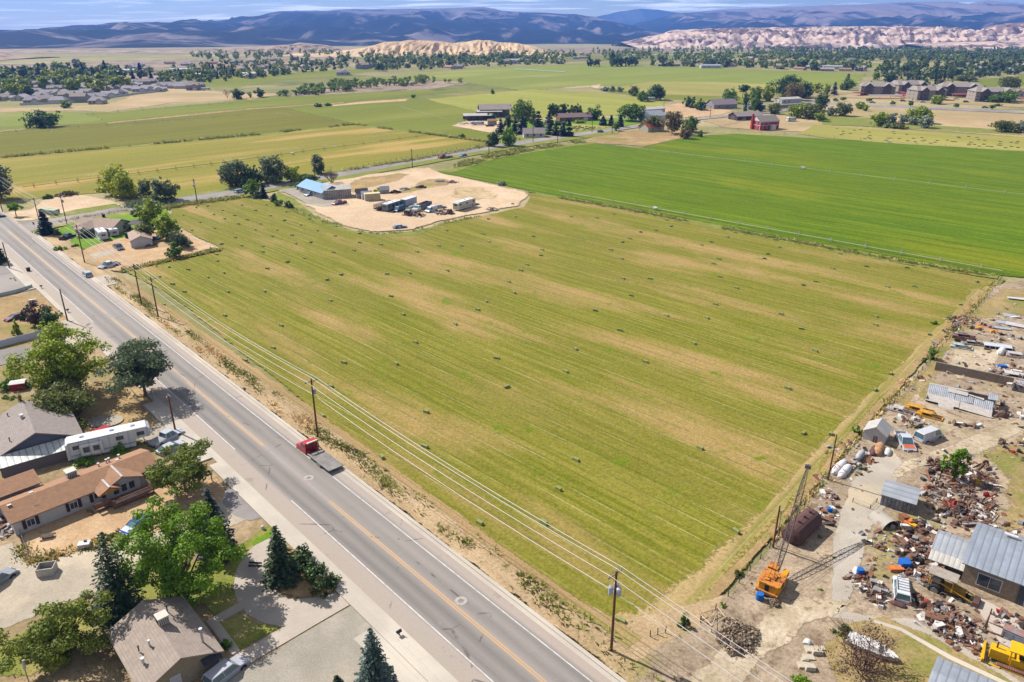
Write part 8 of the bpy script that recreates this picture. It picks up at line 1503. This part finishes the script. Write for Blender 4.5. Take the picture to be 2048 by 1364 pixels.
# ================================================================== scrap yard
JM = dict(rust=mat('scrap_rust', A(160, 118, 96), var=.3, c2=A(118, 84, 72)), rust2=mat('bright_rust', A(184, 124, 88), var=.3, c2=A(140, 92, 70)), brown=mat('brown_iron', A(136, 108, 94), var=.35), grey=mat('grey_scrap', A(168, 162, 160), var=.25), white=mat('white_scrap', A(232, 226, 222), var=.08), wood=mat('grey_timber', A(186, 166, 146), var=.25), orange=mat('orange_scrap', A(226, 132, 70), var=.15), yellow=mat('yellow_scrap', A(232, 176, 40), var=.12), blue=mat('blue_plastic', A(30, 110, 200), var=.08), dark=mat('dark_scrap', A(72, 64, 64), var=.3), red=mat('red_scrap', A(176, 60, 50), var=.2), teal=mat('teal_scrap', A(120, 176, 172), var=.15))
def jmesh(kind):
    b = MB()
    if kind == 'steel_beam': b.box((0, 0, .06), (2.6, .22, .03)).box((0, 0, .2), (2.6, .22, .03)).box((0, 0, .13), (2.6, .04, .13))
    elif kind == 'pipe': b.bar((-1.5, 0, .1), (1.5, 0, .1), .1, 8)
    elif kind == 'plank': b.box((0, 0, .06), (2.8, .24, .07)).box((.2, .2, .05), (2.2, .2, .06), .1)
    elif kind == 'metal_sheet': b.box((0, 0, .12), (1.7, 1.0, .03), ry=.1).box((.86, 0, .18), (.04, 1., .14))
    elif kind == 'tyre': b.lathe((0, 0, .02), (0, 0, .26), [(0, .33), (.2, .42), (.8, .42), (1, .33)], 16)
    elif kind == 'oil_drum': b.lathe((0, 0, 0), (0, 0, .88), [(0, .28), (.02, .3), (.33, .3), (.35, .315), (.37, .3), (.65, .3), (.67, .315), (.69, .3), (.98, .3), (1, .28)], 14)
    elif kind == 'engine_block': b.box((0, 0, .35), (.9, .55, .5), taper=.8).bar((-.5, 0, .35), (-.75, 0, .35), .22, 10).bar((-.2, .25, .6), (.3, .25, .85), .08, 6).box((.2, -.3, .5), (.4, .2, .35)).box((.3, 0, .72), (.3, .3, .2))
    elif kind == 'axle': b.bar((-.9, 0, .38), (.9, 0, .38), .08, 6).lathe((-.95, 0, .38), (-.75, 0, .38), [(0, .3), (.3, .38), (.7, .38), (1, .3)], 12).lathe((.75, 0, .38), (.95, 0, .38), [(0, .3), (.3, .38), (.7, .38), (1, .3)], 12).lathe((-.15, 0, .38), (.15, 0, .38), [(0, .12), (.5, .25), (1, .12)], 10)
    elif kind == 'appliance': b.box((0, 0, .45), (.75, .7, .9)).box((0, -.36, .5), (.6, .03, .6)).box((0, .3, .95), (.75, .1, .12))
    elif kind == 'iron_rack':
        for a, c in (((-1, -.6), (1, -.6)), ((1, -.6), (1, .6)), ((1, .6), (-1, .6)), ((-1, .6), (-1, -.6)), ((0, -.6), (0, .6))): b.bar((*a, .3), (*c, .45), .05, 5)
        b.bar((-1, -.6, 0), (-1, -.6, .8), .05, 5).bar((1, .6, 0), (1, .6, .9), .05, 5)
    elif kind == 'machine_scrap': b.lathe((-.3, 0, .4), (.3, 0, .4), [(0, .1), (.1, .4), (.5, .25), (.9, .4), (1, .1)], 12).box((0, .5, .2), (1.1, .3, .3)).bar((0, .4, .2), (.6, .9, .7), .06, 5).bar((-.5, -.2, .1), (-.9, .5, .6), .05, 5)
    elif kind == 'tool_box': b.box((0, 0, .3), (1.2, .6, .6)).box((0, 0, .63), (1.24, .64, .06))
    return b
JG = {}
def junk(kind, col, p, label, group, s=1., rz=None, z=0., tilt=0., z_=None):
    k = (kind, col)
    if k not in JG: JG[k] = jmesh(kind).mesh(kind, JM[col])
    o = tag(link(kind, JG[k]), label, kind.replace('_', ' '), group); o.location = (*G(*p), z); o.rotation_euler = (tilt, tilt * .6, q.uniform(0, 6.28) if rz is None else rz); o.scale = (s,) * 3 if not hasattr(s, '__len__') else s
    return o
q = random.Random(31)
CW = dict(rust='rust-brown', rust2='bright rusty', brown='dark brown iron', grey='grey', white='white', wood='weathered grey', orange='orange', yellow='yellow', blue='blue', dark='blackish', red='red', teal='teal')
KC = dict(steel_beam=('rust', 'grey', 'rust2', 'wood'), pipe=('rust', 'grey', 'white', 'wood'), plank=('wood', 'wood', 'white'), metal_sheet=('white', 'grey', 'rust2', 'white', 'wood'), tyre=('dark',), oil_drum=('rust', 'rust2', 'white', 'brown'), engine_block=('brown', 'dark', 'rust', 'brown'), axle=('brown', 'rust', 'dark'), appliance=('white', 'grey', 'rust2'), iron_rack=('rust', 'brown', 'rust2'), machine_scrap=('brown', 'rust', 'rust2', 'grey', 'yellow', 'dark', 'red'), tool_box=('grey', 'white', 'rust', 'brown'))
ZJ = [([(1856, 925), (1900, 930), (1985, 930), (1985, 1000), (1990, 1060), (1930, 1060), (1880, 1030), (1846, 985)], 150, 'in the big scrap heap around the young tree', ('steel_beam', 'pipe', 'plank', 'machine_scrap', 'engine_block', 'metal_sheet', 'axle', 'plank', 'iron_rack'), 1.1, .5),
 ([(1780, 1060), (1840, 1050), (1900, 1080), (1892, 1110), (1880, 1180), (1800, 1160), (1790, 1110)], 120, 'between the open tank and the stone workshop', ('engine_block', 'machine_scrap', 'axle', 'steel_beam', 'iron_rack', 'metal_sheet', 'oil_drum', 'appliance', 'tool_box'), 1., .3),
 ([(1722, 1070), (1760, 1070), (1770, 1110), (1740, 1100), (1718, 1098)], 16, 'on the rack beside the open tank', ('pipe', 'plank', 'machine_scrap', 'steel_beam'), .9, .3),
 ([(1700, 1150), (1730, 1150), (1770, 1180), (1770, 1212), (1730, 1200), (1700, 1170)], 36, 'left of the white off-road car', ('engine_block', 'axle', 'plank', 'machine_scrap', 'appliance', 'pipe'), .9, .3),
 ([(1830, 1200), (1870, 1210), (1950, 1260), (1960, 1310), (1900, 1290), (1840, 1240)], 120, 'in the scrap row by the bulldozer', ('engine_block', 'machine_scrap', 'axle', 'iron_rack', 'pipe', 'tyre', 'metal_sheet', 'tool_box', 'steel_beam'), .95, .35),
 ([(1640, 990), (1668, 985), (1676, 1020), (1662, 1062), (1640, 1060), (1636, 1020)], 30, 'along the fence by the crane boom tip', ('oil_drum', 'plank', 'metal_sheet', 'machine_scrap', 'appliance', 'tool_box'), .8, .1),
 ([(1690, 930), (1720, 905), (1740, 900), (1750, 930), (1720, 950), (1700, 950)], 30, 'on the heap between the gas tanks', ('pipe', 'metal_sheet', 'machine_scrap', 'plank', 'appliance', 'steel_beam'), .9, .4),
 ([(1795, 830), (1840, 845), (1870, 860), (1860, 868), (1800, 856)], 20, 'beside the yellow car shells', ('metal_sheet', 'appliance', 'machine_scrap', 'plank', 'axle'), .9, .2),
 ([(1890, 640), (1930, 630), (1990, 660), (2040, 680), (2000, 690), (1920, 672)], 40, 'by the flattened tin stack', ('pipe', 'plank', 'steel_beam', 'machine_scrap', 'iron_rack'), 1.2, .2),
 ([(1985, 730), (2050, 735), (2050, 790), (2010, 780), (1980, 750)], 34, 'right of the concrete wall', ('metal_sheet', 'plank', 'tool_box', 'steel_beam', 'machine_scrap'), 1.2, .3),
 ([(1995, 800), (2050, 800), (2050, 850), (2000, 840)], 14, 'at the right end of the collapsed shed', ('plank', 'machine_scrap', 'oil_drum', 'metal_sheet'), 1., .2),
 ([(2000, 890), (2060, 885), (2060, 930), (2010, 915)], 14, 'on the grassy mound at the right edge', ('machine_scrap', 'plank', 'metal_sheet', 'engine_block'), 1., .2),
 ([(2000, 1040), (2050, 1040), (2050, 1090), (2010, 1080)], 8, 'on the grass above the workshop', ('machine_scrap', 'plank', 'metal_sheet'), 1., .1),
 ([(1990, 1225), (2048, 1245), (2048, 1280), (2010, 1262)], 14, 'in front of the workshop by the steel cabinet', ('machine_scrap', 'engine_block', 'tyre', 'axle', 'oil_drum'), .95, .2),
 ([(808, 432), (840, 436), (850, 432), (830, 428)], 26, 'in the low scrap row on the dirt lot', ('steel_beam', 'machine_scrap', 'plank', 'axle'), 1.3, .5), ([(874, 432), (906, 430), (904, 424), (880, 422)], 22, 'in the heap beside the panel van on the dirt lot', ('machine_scrap', 'metal_sheet', 'engine_block', 'steel_beam'), 1.3, .5),
 ([(2, 1040), (28, 1035), (30, 1070), (4, 1085)], 14, 'in the jumble at the end of the mobile home', ('tool_box', 'tyre', 'machine_scrap', 'appliance', 'metal_sheet'), .9, .4)]
for pl, n, where, kinds, sc_, zz in ZJ:
    for p in scatter(pl, n, q):
        k = q.choice(kinds); c = q.choice(KC[k]); w_ = k.replace('_', ' ')
        junk(k, c, p, f'{CW[c]} {w_} {where}', f'{CW[c]} {w_} pieces {where}', sc_ * q.uniform(.75, 1.25), z=q.random() * zz * 1.2, tilt=q.uniform(-.3, .3))
for k, c, p, lb, s in (('oil_drum', 'blue', (1518, 1204), 'blue barrel with a rusty lid beside the crane', 1.5), ('oil_drum', 'blue', (1718, 1153), 'bright blue plastic barrel in the scrap by the pavement', 1.4), ('oil_drum', 'blue', (1658, 1028), 'blue barrel near the big rusty tank', 1.2), ('metal_sheet', 'orange', (1832, 1070), 'long orange steel plate in the scrap', 2.2), ('metal_sheet', 'yellow', (1948, 928), 'yellow metal seat frame on top of the scrap heap', 1.1), ('metal_sheet', 'white', (1762, 1108), 'crumpled white panel beside the rusty chair', 1.5), ('metal_sheet', 'white', (1776, 1122), 'white car door panel lying by the crumpled panel', 1.2), ('appliance', 'blue', (1806, 1140), 'blue and white cab shell beside the trailer wheel', 1.6), ('tool_box', 'orange', (1790, 1146), 'orange-brown trailer box carrying a white wheel', 1.4), ('iron_rack', 'rust2', (1750, 1132), 'rusty bench frame standing in the weeds', .9), ('iron_rack', 'brown', (1822, 1168), 'dark iron frame lying beside the white off-road car', 1.), ('iron_rack', 'rust', (1990, 1258), 'tall rusty frame in front of the workshop apron', 1.6), ('steel_beam', 'orange', (1975, 660), 'orange painted girder by the flattened tin stack', 2.4), ('pipe', 'brown', (1965, 654), 'thick brown pipe left of the orange girder', 2.2), ('axle', 'brown', (1926, 856), 'long dark axle lying in the sandy patch', 1.8), ('machine_scrap', 'brown', (2002, 838), 'round rusty boiler part by the collapsed shed', 1.9), ('tool_box', 'blue', (2003, 738), 'bright blue tarp-covered box right of the concrete wall', 1.3), ('appliance', 'yellow', (1822, 1062), 'yellow machine cabinet by the open tank', 1.2), ('engine_block', 'orange', (1812, 1052), 'orange rusty engine beside the silver shed', 1.6), ('appliance', 'rust2', (1806, 1046), 'stack of rusty stoves against the silver shed', 1.4), ('tool_box', 'rust', (1652, 1046), 'rust-red box near the cracked pavement', 1.3), ('metal_sheet', 'teal', (1950, 978), 'teal metal sheet in the big scrap heap', 1.5), ('tyre', 'dark', (1830, 1195), 'black tyre beside the white off-road car', 1.2), ('tyre', 'dark', (1915, 1232), 'big black tyre in the scrap row', 1.9), ('tyre', 'dark', (1936, 1306), 'tyre with a white rim near the bulldozer', 1.4), ('metal_sheet', 'grey', (1690, 980), 'pale table top sheet on legs by the gas tanks', 2.0)):
    junk(k, c, p, lb, None, s)
for i, (px, py, w_, l_, rz, c) in enumerate(((1985, 622, 3, 4.4, -.5, 'white'), (2004, 616, 3, 4, -.45, 'grey'), (2026, 612, 4, 5, -.5, 'grey'), (2008, 632, 3, 4.5, -.55, 'white'), (1990, 644, 3, 5, -.5, 'white'), (2030, 636, 4, 5, -.4, 'grey'), (2014, 650, 4, 5, -.5, 'grey'), (1998, 660, 3, 4.6, -.4, 'grey'), (2036, 656, 4, 5, -.6, 'white'), (2032, 602, 3, 4, -.4, 'white'), (2040, 772, 3, 5, -.5, 'grey'), (2036, 756, 3, 5, -.45, 'white'))):
    o = tag(MB().box((0, 0, .06), (l_, w_ * .6, .04), 0, ry=.03 * (i % 3 - 1)).box((0, w_ * .3, .1), (l_, .05, .1)).box((0, -w_ * .3, .1), (l_, .05, .1)).build('roof_sheet', ribmat('sheet_' + c, A(*((226, 218, 214) if c == 'white' else (190, 192, 198))), A(*((180, 168, 164) if c == 'white' else (140, 142, 150))), .45, 1, rough=.5, var=.1)), 'large flattened tin sheet in the stack at the upper right', 'metal sheet', 'flattened tin sheets'); o.location = (*G(px, py), .05 + .07 * i); o.rotation_euler.z = rz
for i, (p, a, lb) in enumerate((((1908, 1278), -.55, 'loop of rusty crawler track lying in the scrap row'), ((1930, 1296), -.6, 'second loop of rusty crawler track near the bulldozer'))):
    o = thing('crawler_track', G(*p), a, lb, 'crawler track'); b = MB(); n = 34
    for k in range(n):
        t = 6.283 * k / n; b.box((2.6 * math.cos(t), .9 * math.sin(t), .2), (.42, .1, .4), t + 1.57 if abs(math.cos(t)) > .93 else 0)
    b.build('links', JM['rust2'], o)
# fine litter of the yard, beyond counting
b = MB(); mats_ = [JM[k] for k in ('rust', 'grey', 'brown', 'white', 'dark', 'rust2', 'wood')]
for pl, n, where, kinds, sc_, zz in ZJ:
    for p in scatter(pl, int(n * 13), q):
        x, y = G(*p); s = q.uniform(.14, .6) * (1 if q.random() < .8 else 1.6); b.box((x, y, q.random() * .25 + zz * .3 * q.random()), (s * q.uniform(1, 4), s * .6, s * q.uniform(.2, .6)), q.uniform(0, 3), q.choice((0, 0, 2, 1, 1, 3, 4, 5, 6, 6)), ry=q.uniform(-.5, .5))
for pl, n, s1 in (([(1690, 1080), (1900, 1060), (1900, 1200), (1720, 1230), (1690, 1160)], 900, .5), ([(1830, 900), (2000, 920), (2010, 1070), (1850, 1060)], 1000, .6), ([(1640, 890), (1770, 880), (1700, 1090), (1630, 1090)], 420, .45), ([(1835, 1190), (2015, 1250), (2000, 1325), (1850, 1275)], 800, .5), ([(1800, 800), (1900, 650), (2060, 590), (2060, 860), (1830, 880)], 800, .7), ([(1420, 1240), (1540, 1130), (1640, 1060), (1640, 1200), (1500, 1300)], 200, .3)):
    for p in scatter(pl, n, q):
        x, y = G(*p); s = q.uniform(.15, s1 * 1.5); b.box((x, y, s * .15), (s * q.uniform(1, 5), s * .5, s * q.uniform(.15, .5)), q.uniform(0, 3), q.choice((0, 2, 1, 1, 3, 4, 5, 6, 6)), ry=q.uniform(-.4, .4))
tag(b.build('scrap_rubble', mats_), kind='stuff')
for p, lb, sd_ in (((808, 380), 'grey brush pile on the dirt lot', 1), ((842, 376), 'dark brush and timber pile on the dirt lot', 2), ((904, 366), 'pile of scrap timber at the lot entrance', 3), ((790, 386), 'black heap of tyres behind the playhouse shed', 4), ((880, 364), 'pale rubble pile at the lot entrance', 5), ((296, 493), 'heap of brown firewood in the corner yard', 6), ((308, 480), 'blue and white tarpaulins by the garden shed', 7), ((1520, 250), 'rock pile beside the red house', 8), ((983, 420), 'low trailer with timber at the end of the dirt lot', 9), ((203, 380), 'log pile by the yellow-green trees', 10), ((930, 248), 'long pile of scrap at the left of the farmyard', 11)):
    d_ = math.hypot(*G(*p)); heap(p, lb, JM[('grey', 'dark', 'brown', 'dark', 'grey', 'brown', 'blue', 'wood', 'wood', 'wood', 'white')[sd_ - 1]], 60, 2.6 * (1 if sd_ != 11 else 2.4), 1.1, sd_, sz=(.3, .9))
